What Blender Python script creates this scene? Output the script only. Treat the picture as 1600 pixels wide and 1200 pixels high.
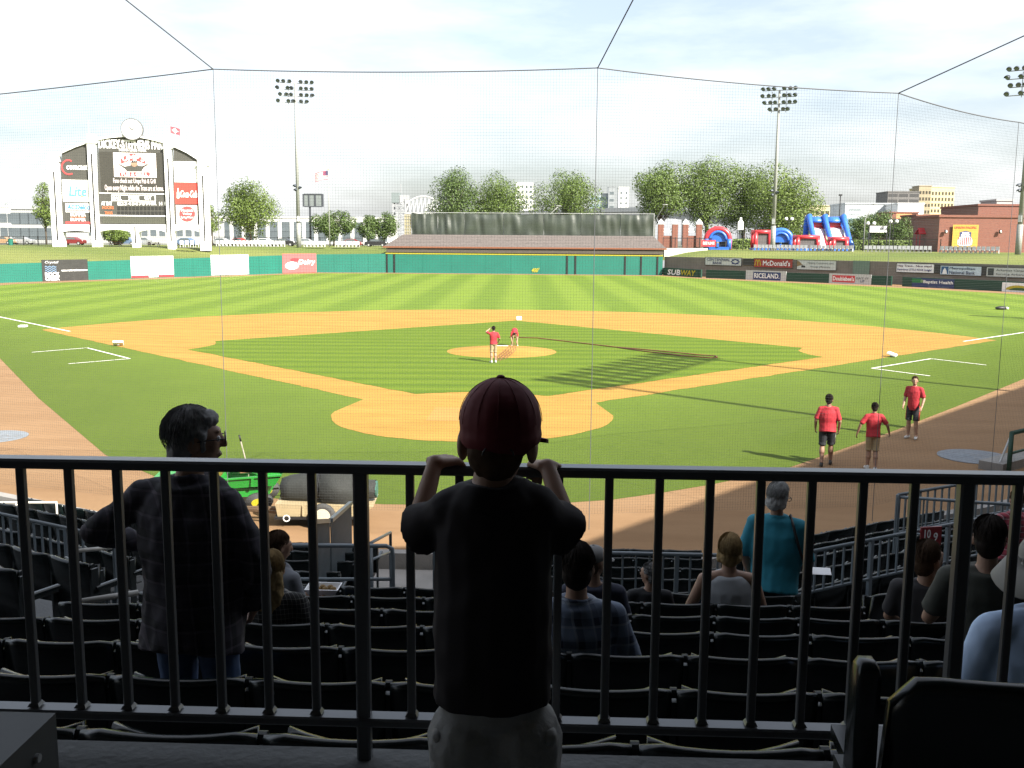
import bpy, bmesh, math, random
from mathutils import Vector, Matrix, noise
R_ = math.radians
random.seed(7)
for o in list(bpy.data.objects): bpy.data.objects.remove(o)
SC = bpy.context.scene
COL = SC.collection
# ------------------------------------------------------------------ camera
CAM = Vector((2.517, -31.024, 5.560)); FPX = 1542.75
_p, _y, _r = 0.145238, -0.0404492, 0.00724
CF = Vector((math.sin(_y)*math.cos(_p), math.cos(_y)*math.cos(_p), -math.sin(_p)))
_R = Vector((math.cos(_y), -math.sin(_y), 0)); _U = _R.cross(CF)
CR = _R*math.cos(_r) + _U*math.sin(_r); CU = -_R*math.sin(_r) + _U*math.cos(_r)
cd = bpy.data.cameras.new('camera'); cam = bpy.data.objects.new('camera', cd); COL.objects.link(cam)
m = Matrix((CR, CU, -CF)).transposed().to_4x4(); m.translation = CAM; cam.matrix_world = m
cd.sensor_width = 36; cd.sensor_fit = 'HORIZONTAL'; cd.lens = FPX/1600*36; cd.clip_start = .05; cd.clip_end = 6000
SC.camera = cam
# ------------------------------------------------------------------ sky, sun, exposure
SUN_EL = R_(37.5); SH = Vector((.745, -.667, 0)).normalized()          # towards the sun, horizontally
w = bpy.data.worlds.new('World'); SC.world = w; w.use_nodes = True
nt = w.node_tree; nt.nodes.clear()
N = nt.nodes.new; L = nt.links.new
out = N('ShaderNodeOutputWorld'); bg = N('ShaderNodeBackground'); sky = N('ShaderNodeTexSky')
sky.sky_type = 'NISHITA'; sky.sun_disc = False; sky.sun_elevation = SUN_EL
sky.sun_rotation = math.atan2(SH.x, SH.y); sky.air_density = 1.0; sky.dust_density = 3.5; sky.ozone_density = 1.0
tc = N('ShaderNodeTexCoord'); mp = N('ShaderNodeMapping'); mp.inputs['Scale'].default_value = (1.2, 1.2, 5.0)
nz = N('ShaderNodeTexNoise'); nz.inputs['Scale'].default_value = 2.3; nz.inputs['Detail'].default_value = 9; nz.inputs['Roughness'].default_value = .56
rp = N('ShaderNodeValToRGB'); rp.color_ramp.elements[0].position = .38; rp.color_ramp.elements[1].position = .74
mx = N('ShaderNodeMix'); mx.data_type = 'RGBA'; mx.inputs['B'].default_value = (6.7, 6.8, 6.9, 1)
mu = N('ShaderNodeMath'); mu.operation = 'MULTIPLY_ADD'; mu.inputs[1].default_value = .60; mu.inputs[2].default_value = .22
L(tc.outputs['Generated'], mp.inputs[0]); L(mp.outputs[0], nz.inputs['Vector']); L(nz.outputs['Fac'], rp.inputs[0]); L(rp.outputs[0], mu.inputs[0])
L(sky.outputs[0], mx.inputs['A']); L(mu.outputs[0], mx.inputs['Factor']); L(mx.outputs['Result'], bg.inputs[0]); L(bg.outputs[0], out.inputs[0])
bg.inputs[1].default_value = .084
sd = bpy.data.lights.new('sun', 'SUN'); sd.energy = 5.0; sd.angle = R_(.5); sd.color = (1, .95, .86)
sun = bpy.data.objects.new('sun', sd); COL.objects.link(sun)
sv = SH*math.cos(SUN_EL) + Vector((0, 0, math.sin(SUN_EL)))
sun.rotation_euler = sv.to_track_quat('Z', 'Y').to_euler(); sun.location = (40, -60, 60)
SC.view_settings.view_transform = 'Standard'; SC.view_settings.look = 'None'; SC.view_settings.gamma = 1
SC.view_settings.exposure = 1.52
try: SC.view_settings.use_curve_mapping = False
except Exception: pass
SC.render.resolution_x = 1024; SC.render.resolution_y = 768
# ------------------------------------------------------------------ measuring: photograph point -> place at a known distance
def ray(px, py): return CF + CR*((px-800)/FPX) - CU*((py-600)/FPX)
def W(px, py, dy):
    d = ray(px, py); return CAM + d*(dy/d.y)
def G(px, py, z=0.0):
    d = ray(px, py); return CAM + d*((z-CAM.z)/d.z)
def PL(px, py, A, B):
    d = ray(px, py); n = Vector((-(B.y-A.y), B.x-A.x, 0)); return CAM + d*((A-CAM).dot(n)/d.dot(n))
def lin(c): c /= 255; return c/12.92 if c <= .04045 else ((c+.055)/1.055)**2.4
def A_(r, g, b, k=.40): return tuple(min(.82, lin(v)*k) for v in (r, g, b))
def V(*a): return Vector(a)
# ------------------------------------------------------------------ materials
MATS = {}
def mat(key, col, rough=.7, var=.12, scale=3.0, bump=0.0, bscale=60.0, metal=0.0, trans=0.0, emit=0.0, spec=.5):
    if key in MATS: return MATS[key]
    m = bpy.data.materials.new(key); m.use_nodes = True; t = m.node_tree; b = t.nodes['Principled BSDF']
    b.inputs['Roughness'].default_value = rough; b.inputs['Metallic'].default_value = metal
    b.inputs['Specular IOR Level'].default_value = spec
    c = tuple(col)+(1,)
    tc = t.nodes.new('ShaderNodeTexCoord')
    if var > 0:
        n = t.nodes.new('ShaderNodeTexNoise'); n.inputs['Scale'].default_value = scale; n.inputs['Detail'].default_value = 6
        r = t.nodes.new('ShaderNodeMapRange'); r.inputs['To Min'].default_value = 1-var; r.inputs['To Max'].default_value = 1+var
        r.inputs['From Min'].default_value = .25; r.inputs['From Max'].default_value = .75
        x = t.nodes.new('ShaderNodeMix'); x.data_type = 'RGBA'; x.blend_type = 'MULTIPLY'; x.inputs['Factor'].default_value = 1
        x.inputs['A'].default_value = c
        t.links.new(tc.outputs['Object'], n.inputs['Vector']); t.links.new(n.outputs['Fac'], r.inputs['Value'])
        t.links.new(r.outputs[0], x.inputs['B']); t.links.new(x.outputs['Result'], b.inputs['Base Color'])
    else: b.inputs['Base Color'].default_value = c
    if bump > 0:
        n2 = t.nodes.new('ShaderNodeTexNoise'); n2.inputs['Scale'].default_value = bscale; n2.inputs['Detail'].default_value = 4
        bp = t.nodes.new('ShaderNodeBump'); bp.inputs['Strength'].default_value = bump; bp.inputs['Distance'].default_value = .02
        t.links.new(tc.outputs['Object'], n2.inputs['Vector']); t.links.new(n2.outputs['Fac'], bp.inputs['Height']); t.links.new(bp.outputs[0], b.inputs['Normal'])
    if emit > 0:
        b.inputs['Emission Color'].default_value = c; b.inputs['Emission Strength'].default_value = emit
    MATS[key] = m; return m
def cm(r, g, b, rough=.7, **k): return mat('paint_%d_%d_%d_%d' % (r, g, b, rough*100), A_(r, g, b), rough, **k)
def leafmat(key, col, var=.35):
    if key in MATS: return MATS[key]
    m = bpy.data.materials.new(key); m.use_nodes = True; t = m.node_tree; b = t.nodes['Principled BSDF']
    g = t.nodes.new('ShaderNodeNewGeometry'); r = t.nodes.new('ShaderNodeValToRGB')
    r.color_ramp.elements[0].color = tuple(c*(1-var) for c in col)+(1,); r.color_ramp.elements[1].color = tuple(c*(1+var) for c in col)+(1,)
    t.links.new(g.outputs['Random Per Island'], r.inputs[0]); t.links.new(r.outputs[0], b.inputs['Base Color'])
    b.inputs['Roughness'].default_value = .6
    tr = t.nodes.new('ShaderNodeBsdfTranslucent'); t.links.new(r.outputs[0], tr.inputs[0])
    ms = t.nodes.new('ShaderNodeMixShader'); ms.inputs[0].default_value = .25
    o = t.nodes['Material Output']; t.links.new(b.outputs[0], ms.inputs[1]); t.links.new(tr.outputs[0], ms.inputs[2]); t.links.new(ms.outputs[0], o.inputs[0])
    MATS[key] = m; return m
def nodemat(key, rough=.85):
    m = bpy.data.materials.new(key); m.use_nodes = True; t = m.node_tree; b = t.nodes['Principled BSDF']; b.inputs['Roughness'].default_value = rough
    MATS[key] = m; return m, t, b
# ------------------------------------------------------------------ mesh builder
class MB:
    def __init__(s): s.v = []; s.f = []
    def add(s, vs, fs):
        o = len(s.v); s.v += [tuple(v) for v in vs]; s.f += [tuple(i+o for i in f) for f in fs]; return s
    def box(s, x0, y0, z0, x1, y1, z1):
        return s.add([(x0,y0,z0),(x1,y0,z0),(x1,y1,z0),(x0,y1,z0),(x0,y0,z1),(x1,y0,z1),(x1,y1,z1),(x0,y1,z1)],
                     [(0,3,2,1),(4,5,6,7),(0,1,5,4),(1,2,6,5),(2,3,7,6),(3,0,4,7)])
    def rings(s, rs, cap=True, close=False):
        n = len(rs[0]); vs = [p for r in rs for p in r]; fs = []
        m = len(rs)
        for i in range(m if close else m-1):
            a = i*n; b = ((i+1) % m)*n
            for j in range(n): k = (j+1) % n; fs.append((a+j, a+k, b+k, b+j))
        if cap and not close: fs.append(tuple(range(n-1, -1, -1))); fs.append(tuple((m-1)*n+j for j in range(n)))
        return s.add(vs, fs)
    def tube(s, pts, r, n=6, close=False):
        pts = [Vector(p) for p in pts]; rr = r if isinstance(r, (list, tuple)) else [r]*len(pts); rs = []; m = len(pts)
        up = None
        for i, p in enumerate(pts):
            a = pts[(i-1) % m] if close else pts[max(0, i-1)]; b = pts[(i+1) % m] if close else pts[min(m-1, i+1)]
            t = (b-a).normalized()
            if up is None: up = V(0, 0, 1) if abs(t.z) < .9 else V(0, 1, 0)
            u = t.cross(up); u = u.normalized() if u.length > 1e-6 else V(1, 0, 0); v = u.cross(t); up = v
            rs.append([p+(u*math.cos(2*math.pi*j/n)+v*math.sin(2*math.pi*j/n))*rr[i] for j in range(n)])
        return s.rings(rs, close=close)
    def bar(s, a, b, wx, wy=None, up=V(0, 0, 1)):
        a = Vector(a); b = Vector(b); wy = wy or wx; t = (b-a).normalized()
        if abs(t.dot(up)) > .95: up = V(0, 1, 0)
        u = t.cross(up).normalized()*wx/2; v = u.cross(t).normalized()*wy/2
        return s.rings([[a-u-v, a+u-v, a+u+v, a-u+v], [b-u-v, b+u-v, b+u+v, b-u+v]])
    def cyl(s, c, r, h, n=16, axis='z', r2=None):
        c = Vector(c); ax = {'x': V(1,0,0), 'y': V(0,1,0), 'z': V(0,0,1)}[axis]; r2 = r if r2 is None else r2
        u = V(0,0,1) if axis != 'z' else V(1,0,0); v = ax.cross(u)
        f = lambda q, rr: [q+(u*math.cos(2*math.pi*j/n)+v*math.sin(2*math.pi*j/n))*rr for j in range(n)]
        return s.rings([f(c, r), f(c+ax*h, r2)])
    def ell(s, c, rx, ry, rz, nu=14, nv=9, rot=None):
        c = Vector(c); vs = []; fs = []; rot = rot or Matrix.Identity(3)
        vs.append(c+rot@V(0, 0, -rz))
        for i in range(1, nv):
            a = -math.pi/2+math.pi*i/nv
            for j in range(nu): b = 2*math.pi*j/nu; vs.append(c+rot@V(rx*math.cos(a)*math.cos(b), ry*math.cos(a)*math.sin(b), rz*math.sin(a)))
        vs.append(c+rot@V(0, 0, rz)); e = len(vs)-1
        for j in range(nu): fs.append((0, 1+(j+1) % nu, 1+j)); fs.append((e, e-nu+j, e-nu+(j+1) % nu))
        for i in range(nv-2):
            for j in range(nu): k = (j+1) % nu; a = 1+i*nu; b = a+nu; fs.append((a+j, a+k, b+k, b+j))
        return s.add(vs, fs)
    def caps(s, a, b, r0, r1, n=12):
        a = Vector(a); b = Vector(b); t = b-a; Ln = max(t.length, 1e-5); t = t/Ln; rs = []
        up = V(0, 0, 1) if abs(t.z) < .9 else V(0, 1, 0); u = t.cross(up).normalized(); v = u.cross(t)
        def ring(c, r): rs.append([c+(u*math.cos(2*math.pi*j/n)+v*math.sin(2*math.pi*j/n))*r for j in range(n)])
        for q in (80, 55, 28): ring(a-t*r0*math.sin(R_(q)), r0*math.cos(R_(q)))
        for q in (0, .33, .66, 1): ring(a+t*Ln*q, r0+(r1-r0)*q)
        for q in (28, 55, 80): ring(b+t*r1*math.sin(R_(q)), r1*math.cos(R_(q)))
        return s.rings(rs)
    def prism(s, poly, z0, z1):
        n = len(poly); vs = [(p[0], p[1], z0) for p in poly]+[(p[0], p[1], z1) for p in poly]
        return s.add(vs, [tuple(range(n-1, -1, -1)), tuple(range(n, 2*n))]+[(i, (i+1) % n, n+(i+1) % n, n+i) for i in range(n)])
    def xz(s, poly, y0, y1):          # outline in the x-z plane, given depth
        n = len(poly); vs = [(p[0], y0, p[1]) for p in poly]+[(p[0], y1, p[1]) for p in poly]
        return s.add(vs, [tuple(range(n)), tuple(range(2*n-1, n-1, -1))]+[(i, n+i, n+(i+1) % n, (i+1) % n) for i in range(n)])
    def yz(s, poly, x0, x1):
        n = len(poly); vs = [(x0, p[0], p[1]) for p in poly]+[(x1, p[0], p[1]) for p in poly]
        return s.add(vs, [tuple(range(n-1, -1, -1)), tuple(range(n, 2*n))]+[(i, (i+1) % n, n+(i+1) % n, n+i) for i in range(n)])
    def mesh(s, name, material=None, smooth=False):
        me = bpy.data.meshes.new(name); me.from_pydata(s.v, [], s.f); me.validate(); me.update()
        if material: me.materials.append(material)
        if smooth: me.polygons.foreach_set('use_smooth', [True]*len(me.polygons))
        return me
def obj(name, me, parent=None, loc=None, rot=None):
    o = bpy.data.objects.new(name, me); COL.objects.link(o)
    if parent: o.parent = parent
    if loc is not None: o.location = loc
    if rot is not None: o.rotation_euler = rot
    return o
def part(name, mb, material, parent, smooth=False, loc=None, rot=None):
    return obj(name, mb.mesh(name, material, smooth) if isinstance(mb, MB) else mb, parent, loc, rot)
def tag(o, label, cat, group=None, kind=None):
    o['label'] = label
    if cat: o['category'] = cat
    if group: o['group'] = group
    if kind: o['kind'] = kind
    return o
def thing(name, label, cat, loc=(0, 0, 0), rz=0, group=None):
    o = obj(name, None, None, loc, (0, 0, rz)); o.empty_display_size = .2; return tag(o, label, cat, group)
def struct(name, mb, material, label, smooth=False):
    return tag(part(name, mb, material, None, smooth), label, 'ground' if name != 'sky' else 'sky', kind='structure')
def kids(o): return [c for c in COL.objects if c.parent == o]
def clone(root, loc, rz, label=None, group=None, _tree={}):
    r = root.copy(); COL.objects.link(r); r.location = loc; r.rotation_euler = (0, 0, rz)
    if label: r['label'] = label
    if group: r['group'] = group
    key = root.name
    if key not in _tree: _tree[key] = [(c, [g for g in COL.objects if g.parent == c]) for c in COL.objects if c.parent == root]
    for c, gs in _tree[key]:
        d = c.copy(); COL.objects.link(d); d.parent = r
        for g in gs: e = g.copy(); COL.objects.link(e); e.parent = d
    return r
# remeshed organic surface
def organic(name, mb, vox, material, parent=None, smooth_it=4, ripple=0.0, rscale=8.0, seed=0, dec=None):
    me = mb.mesh(name+'_raw'); o = obj(name+'_raw', me)
    md = o.modifiers.new('r', 'REMESH'); md.mode = 'VOXEL'; md.voxel_size = vox; md.use_smooth_shade = True
    if smooth_it:
        sm = o.modifiers.new('s', 'SMOOTH'); sm.iterations = smooth_it; sm.factor = .5
    if dec:
        dm = o.modifiers.new('d', 'DECIMATE'); dm.ratio = dec
    dg = bpy.context.evaluated_depsgraph_get(); ev = o.evaluated_get(dg)
    n = bpy.data.meshes.new_from_object(ev); n.name = name
    bpy.data.objects.remove(o); bpy.data.meshes.remove(me)
    if ripple:
        off = V(seed*3.1, seed*1.7, 0)
        ns = [v.normal.copy() for v in n.vertices]
        for v, nn in zip(n.vertices, ns):
            p = v.co*rscale+off; v.co += nn*ripple*(noise.noise(V(p.x, p.y, p.z*.6))+.5*noise.noise(p*2.3))
    n.materials.clear(); n.materials.append(material)
    n.polygons.foreach_set('use_smooth', [True]*len(n.polygons))
    return obj(name, n, parent)
# lettering
TXT = {}
def text_geo(s):
    if s not in TXT:
        c = bpy.data.curves.new('t', 'FONT'); c.body = s; c.resolution_u = 2; o = obj('t', c)
        dg = bpy.context.evaluated_depsgraph_get(); me = bpy.data.meshes.new_from_object(o.evaluated_get(dg))
        vs = [v.co.copy() for v in me.vertices]; fs = [tuple(p.vertices) for p in me.polygons]
        bpy.data.objects.remove(o); bpy.data.curves.remove(c); bpy.data.meshes.remove(me)
        x0 = min(v.x for v in vs); x1 = max(v.x for v in vs); y0 = min(v.y for v in vs); y1 = max(v.y for v in vs)
        TXT[s] = ([((v.x-x0)/(x1-x0), (v.y-y0)/(y1-y0)) for v in vs], fs)
    return TXT[s]
def letter(mb, s, x, z, w, h, y, shear=0.0, bold=0.0, fn=None):
    vs, fs = text_geo(s)
    for dx, dz in ([(0, 0)] if not bold else [(0, 0), (bold, 0), (0, bold), (bold, bold)]):
        yy = y-(dx*.03+dz*.05)
        pts = []
        for u, v in vs:
            X = x+u*w+shear*v*h+dx; Z = z+v*h+dz
            if fn: X, Z = fn(X, Z)
            pts.append((X, yy, Z))
        mb.add(pts, fs)
    return mb
# ================================================================== GROUND
def math_node(t, op, a, b=None, c=None):
    n = t.nodes.new('ShaderNodeMath'); n.operation = op
    for i, q in enumerate((a, b, c)):
        if q is None: continue
        if isinstance(q, (int, float)): n.inputs[i].default_value = q
        else: t.links.new(q, n.inputs[i])
    return n.outputs[0]
def turf(key, light, dark, mode, period):
    m, t, b = nodemat(key, .8)
    tc = t.nodes.new('ShaderNodeTexCoord'); sx = t.nodes.new('ShaderNodeSeparateXYZ'); t.links.new(tc.outputs['Object'], sx.inputs[0])
    x, y = sx.outputs[0], sx.outputs[1]
    if mode == 'chevron': v = math_node(t, 'ADD', x, math_node(t, 'MULTIPLY', y, .03))
    else: v = math_node(t, 'ADD', y, math_node(t, 'MULTIPLY', x, -.05))
    wob = t.nodes.new('ShaderNodeTexNoise'); wob.inputs['Scale'].default_value = .12; t.links.new(tc.outputs['Object'], wob.inputs['Vector'])
    v = math_node(t, 'ADD', v, math_node(t, 'MULTIPLY', wob.outputs['Fac'], .5))
    s = math_node(t, 'SINE', math_node(t, 'MULTIPLY', v, 2*math.pi/period))
    s = math_node(t, 'MULTIPLY_ADD', s, .8 if mode == 'chevron' else .42, .5); cl = t.nodes.new('ShaderNodeClamp'); t.links.new(s, cl.inputs[0]); s = cl.outputs[0]
    if mode == 'chevron':      # foul ground is mown without the stripes
        f = t.nodes.new('ShaderNodeMapRange'); t.links.new(math_node(t, 'SUBTRACT', y, math_node(t, 'ABSOLUTE', x)), f.inputs[0])
        f.inputs['From Min'].default_value = -1.5; f.inputs['From Max'].default_value = .5
        s = math_node(t, 'MULTIPLY_ADD', math_node(t, 'SUBTRACT', s, .5), math_node(t, 'MULTIPLY_ADD', f.outputs[0], .55, .10), .45)
    n1 = t.nodes.new('ShaderNodeTexNoise'); n1.inputs['Scale'].default_value = .35; n1.inputs['Detail'].default_value = 8; n1.inputs['Roughness'].default_value = .65
    n2 = t.nodes.new('ShaderNodeTexNoise'); n2.inputs['Scale'].default_value = 9; n2.inputs['Detail'].default_value = 6
    mp = t.nodes.new('ShaderNodeMapping'); mp.inputs['Scale'].default_value = (.55, 1.6, 1); t.links.new(tc.outputs['Object'], mp.inputs[0])
    t.links.new(tc.outputs['Object'], n1.inputs['Vector']); t.links.new(mp.outputs[0], n2.inputs['Vector'])
    s = math_node(t, 'ADD', s, math_node(t, 'MULTIPLY_ADD', n1.outputs['Fac'], .9, -.45))
    s = math_node(t, 'ADD', s, math_node(t, 'MULTIPLY_ADD', n2.outputs['Fac'], 1.5, -.75))
    r = t.nodes.new('ShaderNodeValToRGB'); r.color_ramp.elements[0].color = dark+(1,); r.color_ramp.elements[1].color = light+(1,)
    e = r.color_ramp.elements.new(.5); e.color = tuple((a+c)/2 for a, c in zip(light, dark))+(1,)
    t.links.new(s, r.inputs[0])
    if mode == 'chevron':      # distance haze painted into the turf: outfield paler, foul ground darker
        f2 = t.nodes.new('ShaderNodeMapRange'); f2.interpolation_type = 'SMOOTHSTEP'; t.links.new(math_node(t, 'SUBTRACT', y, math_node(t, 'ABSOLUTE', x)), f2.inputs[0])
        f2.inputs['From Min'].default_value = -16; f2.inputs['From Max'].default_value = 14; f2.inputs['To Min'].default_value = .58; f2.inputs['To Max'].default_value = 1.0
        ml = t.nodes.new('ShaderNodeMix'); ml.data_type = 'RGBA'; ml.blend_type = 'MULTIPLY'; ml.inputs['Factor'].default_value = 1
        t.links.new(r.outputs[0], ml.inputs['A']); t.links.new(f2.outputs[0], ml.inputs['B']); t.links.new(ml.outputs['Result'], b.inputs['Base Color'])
    else: t.links.new(r.outputs[0], b.inputs['Base Color'])
    bp = t.nodes.new('ShaderNodeBump'); bp.inputs['Strength'].default_value = .5; bp.inputs['Distance'].default_value = .03
    n3 = t.nodes.new('ShaderNodeTexNoise'); n3.inputs['Scale'].default_value = 30; n3.inputs['Detail'].default_value = 4
    t.links.new(tc.outputs['Object'], n3.inputs['Vector']); t.links.new(n3.outputs['Fac'], bp.inputs['Height']); t.links.new(bp.outputs[0], b.inputs['Normal'])
    b.inputs['Specular IOR Level'].default_value = .08
    b.inputs['Sheen Weight'].default_value = .05; b.inputs['Sheen Roughness'].default_value = .45; b.inputs['Sheen Tint'].default_value = (.75, .9, .35, 1)
    return m
def soil(key, c0, c1, scale=.6, fine=40):
    m, t, b = nodemat(key, .95); b.inputs['Specular IOR Level'].default_value = .15
    tc = t.nodes.new('ShaderNodeTexCoord'); n1 = t.nodes.new('ShaderNodeTexNoise'); n1.inputs['Scale'].default_value = scale; n1.inputs['Detail'].default_value = 9; n1.inputs['Roughness'].default_value = .7
    n2 = t.nodes.new('ShaderNodeTexNoise'); n2.inputs['Scale'].default_value = fine; n2.inputs['Detail'].default_value = 3
    mp = t.nodes.new('ShaderNodeMapping'); mp.inputs['Scale'].default_value = (.4, 1.5, 1); t.links.new(tc.outputs['Object'], mp.inputs[0])
    t.links.new(mp.outputs[0], n1.inputs['Vector']); t.links.new(tc.outputs['Object'], n2.inputs['Vector'])
    s = math_node(t, 'ADD', math_node(t, 'MULTIPLY', n1.outputs['Fac'], .75), math_node(t, 'MULTIPLY', n2.outputs['Fac'], .3))
    r = t.nodes.new('ShaderNodeValToRGB'); r.color_ramp.elements[0].position = .36; r.color_ramp.elements[1].position = .68
    r.color_ramp.elements[0].color = c0+(1,); r.color_ramp.elements[1].color = c1+(1,)
    t.links.new(s, r.inputs[0]); t.links.new(r.outputs[0], b.inputs['Base Color'])
    bp = t.nodes.new('ShaderNodeBump'); bp.inputs['Strength'].default_value = .35; bp.inputs['Distance'].default_value = .01
    t.links.new(n2.outputs['Fac'], bp.inputs['Height']); t.links.new(bp.outputs[0], b.inputs['Normal'])
    return m
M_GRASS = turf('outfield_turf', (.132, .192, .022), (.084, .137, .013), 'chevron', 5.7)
M_INGRASS = turf('infield_turf', (.098, .146, .010), (.060, .104, .006), 'rows', 1.75)
M_BERM = turf('berm_turf', (.150, .165, .050), (.090, .120, .030), 'rows', 30)
M_DIRT = soil('infield_clay', (.255, .142, .030), (.35, .212, .050))
M_TRACK = soil('track_gravel', (.190, .112, .056), (.26, .162, .086), .5)
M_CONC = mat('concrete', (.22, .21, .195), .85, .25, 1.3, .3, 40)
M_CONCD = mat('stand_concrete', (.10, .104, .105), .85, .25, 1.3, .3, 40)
M_WHITE = mat('white_paint', (.78, .78, .76), .6, .04)
M_LINE = mat('chalk', (.74, .72, .66), .9, .1, 6)
M_BLACK = mat('black_paint', (.012, .012, .013), .5, .1)
M_STEEL = mat('galvanised_steel', (.42, .43, .43), .45, .1, 5, metal=.3)
def fan(c, pts, z):
    mb = MB(); mb.v = [(c[0], c[1], z)]+[(p[0], p[1], z) for p in pts]; n = len(pts)
    mb.f = [(0, 1+i, 1+(i+1) % n) for i in range(n)]; return mb
def disc(c, r, z, n=64): return fan(c, [(c[0]+r*math.cos(2*math.pi*i/n), c[1]+r*math.sin(2*math.pi*i/n)) for i in range(n)], z)
# base sheet of the sunken playing area
mb = MB(); mb.add([(-170, -70, 0), (170, -70, 0), (170, 175, 0), (-170, 175, 0)], [(0, 1, 2, 3)])
struct('warning_track', mb, M_TRACK, 'pinkish tan gravel warning track around the ballfield')
# outfield wall line
wl = [V(-92, 38, 0), G(0, 442), G(495, 425.6), G(603, 426), G(1035, 430), G(1100, 434), G(1395, 446.5), G(1600, 457), V(88, 40, 0)]
near = [(0, 560), (60, 622), (165, 711), (250, 748), (340, 768), (440, 780), (600, 788), (760, 790), (894, 785), (955, 781), (1034, 770), (1112, 757), (1170, 745), (1235, 730), (1330, 697), (1400, 672), (1500, 633), (1600, 592)]
ctr = V(0, 30, 0)
gp = [G(*q) for q in near]
gp += [V(60, 52, 0)] + [p-(p-ctr).normalized()*4.5 for p in reversed(wl[1:8])] + [V(-60, 60, 0)]
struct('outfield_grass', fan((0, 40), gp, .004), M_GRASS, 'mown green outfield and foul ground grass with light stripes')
def march(inside, c=(0, 19.4), n=900, rmax=60):
    pts = []
    for i in range(n):
        a = 2*math.pi*i/n; best = 0; r = .5
        while r < rmax:
            p = (c[0]+r*math.cos(a), c[1]+r*math.sin(a))
            if inside(*p): best = r
            elif r-best > 12: break
            r += .03
        best += .10*noise.noise(V(math.cos(a)*best*.9, math.sin(a)*best*.9, 4))+.05*noise.noise(V(math.cos(a)*best*4, math.sin(a)*best*4, 9))
        pts.append((c[0]+best*math.cos(a), c[1]+best*math.sin(a)))
    return pts
Q = math.sqrt(2)
def in_dirt(x, y):
    if x*x+(y-.2)**2 < 4.5**2: return True
    if y-abs(x) < -.95*Q: return False
    return x*x+(y-18.6)**2 < 29.3**2 and y > 0
def in_grass(x, y):
    if x*x+(y-.2)**2 < 4.5**2: return False
    if y-abs(x) < 1.15*Q or y+abs(x) > (27.43-1.1)*Q: return False
    for bx in (-19.4, 19.4):
        if (x-bx)**2+(y-19.4)**2 < 4.2**2: return False
    return True
struct('infield_dirt', fan((0, 19.4), march(in_dirt), .010), M_DIRT, 'orange clay infield dirt with base paths and home plate circle')
struct('infield_grass', fan((0, 19.4), march(in_grass, rmax=25), .016), M_INGRASS, 'striped green infield grass diamond')
# mound: a real low dome
mb = MB(); rs = []
for r, z in ((2.74, .017), (2.3, .06), (1.6, .15), (.9, .23), (.45, .25), (.03, .252)): rs.append([V(r*math.cos(2*math.pi*j/48), 18.1+r*math.sin(2*math.pi*j/48), z) for j in range(48)])
mb.rings(rs, cap=False)
struct('pitchers_mound', mb, M_DIRT, 'round orange clay pitching mound', True)
mb = MB(); mb.box(-.305, 18.44, .245, .305, 18.59, .26)
tag(part('pitching_rubber', mb, M_WHITE, None), 'white pitching rubber slab on top of the clay mound', 'pitching rubber')
struct('batting_area', MB().add([(-1.35, -1.2, .014), (.3, -1.2, .014), (.3, 1.3, .014), (-1.35, 1.3, .014)], [(0, 1, 2, 3)]), soil('pale_clay', (.30, .165, .045), (.36, .205, .062)), 'paler raked rectangle of clay in the home plate circle')
# chalk lines
def strip(a, b, wd, z=.02):
    a = Vector(a); b = Vector(b); n = V(-(b.y-a.y), b.x-a.x, 0).normalized()*wd/2
    return MB().add([(a-n).to_tuple()[:2]+(z,), (a+n).to_tuple()[:2]+(z,), (b+n).to_tuple()[:2]+(z,), (b-n).to_tuple()[:2]+(z,)], [(0, 3, 2, 1)])
for s, nm in ((-1, 'third base'), (1, 'first base')):
    struct('foul_line', strip((s*25.9, 25.9, 0), (s*66, 66, 0), .16), M_LINE, 'white chalk foul line running past %s into the outfield grass' % nm)
for pts, nm in (([(50, 551), (136, 544), (203, 561), (107, 569)], 'third base'), ([(1541, 571), (1455, 561), (1362, 576), (1453, 588)], 'first base')):
    g = [G(*q) for q in pts]; mb = MB()
    for a, b in zip(g, g[1:]): mb2 = strip(a, b, .11); mb.add(mb2.v, mb2.f)
    struct('coach_box', mb, M_LINE, 'open white chalk box for the coach beside %s' % nm)
# terrain beyond the walls: grass bank rising to street level
conc = [G(1035, 430), G(1100, 434), G(1395, 446.5), G(1600, 457), V(88, 40, 0)]
def outw(p, d): return p+(p-ctr).normalized()*d
ring0 = [outw(wl[0], .6), outw(wl[1], .6), outw(wl[2], .6), outw(wl[3], .6), outw(wl[4], 5.2)]+[outw(p, 5.2) for p in wl[5:]]
z0 = [1.6, 1.9, 2.3, 2.3, 2.3, 2.9, 2.9, 2.9, 2.5]
back = [V(150, -60, 0), V(0, -120, 0), V(-150, -60, 0)]
ring0 += back; z0 += [2.0, 2.0, 2.0]
def dens(ps, zs, n=6):
    P = []; Z = []
    for i in range(len(ps)):
        a, b = ps[i], ps[(i+1) % len(ps)]
        for k in range(n): P.append(a.lerp(b, k/n)); Z.append(zs[i]+(zs[(i+1) % len(ps)]-zs[i])*k/n)
    return P, Z
P0, Z0 = dens(ring0, z0)
mb = MB(); rs = []
for off, f in ((0, 0), (5, .35), (10, .68), (14, .9), (18, 1), (60, 1)):
    rs.append([V(*(outw(p, off)[:2]), z+(4.0-z)*f+(noise.noise(p*.08+V(off, 0, 0))*.12 if 0 < off < 18 else 0)) for p, z in zip(P0, Z0)])
for i in range(len(rs)-1):
    n = len(rs[i])
    for j in range(n):
        k = (j+1) % n; mb.add([rs[i][j], rs[i][k], rs[i+1][k], rs[i+1][j]], [(0, 3, 2, 1)])
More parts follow.
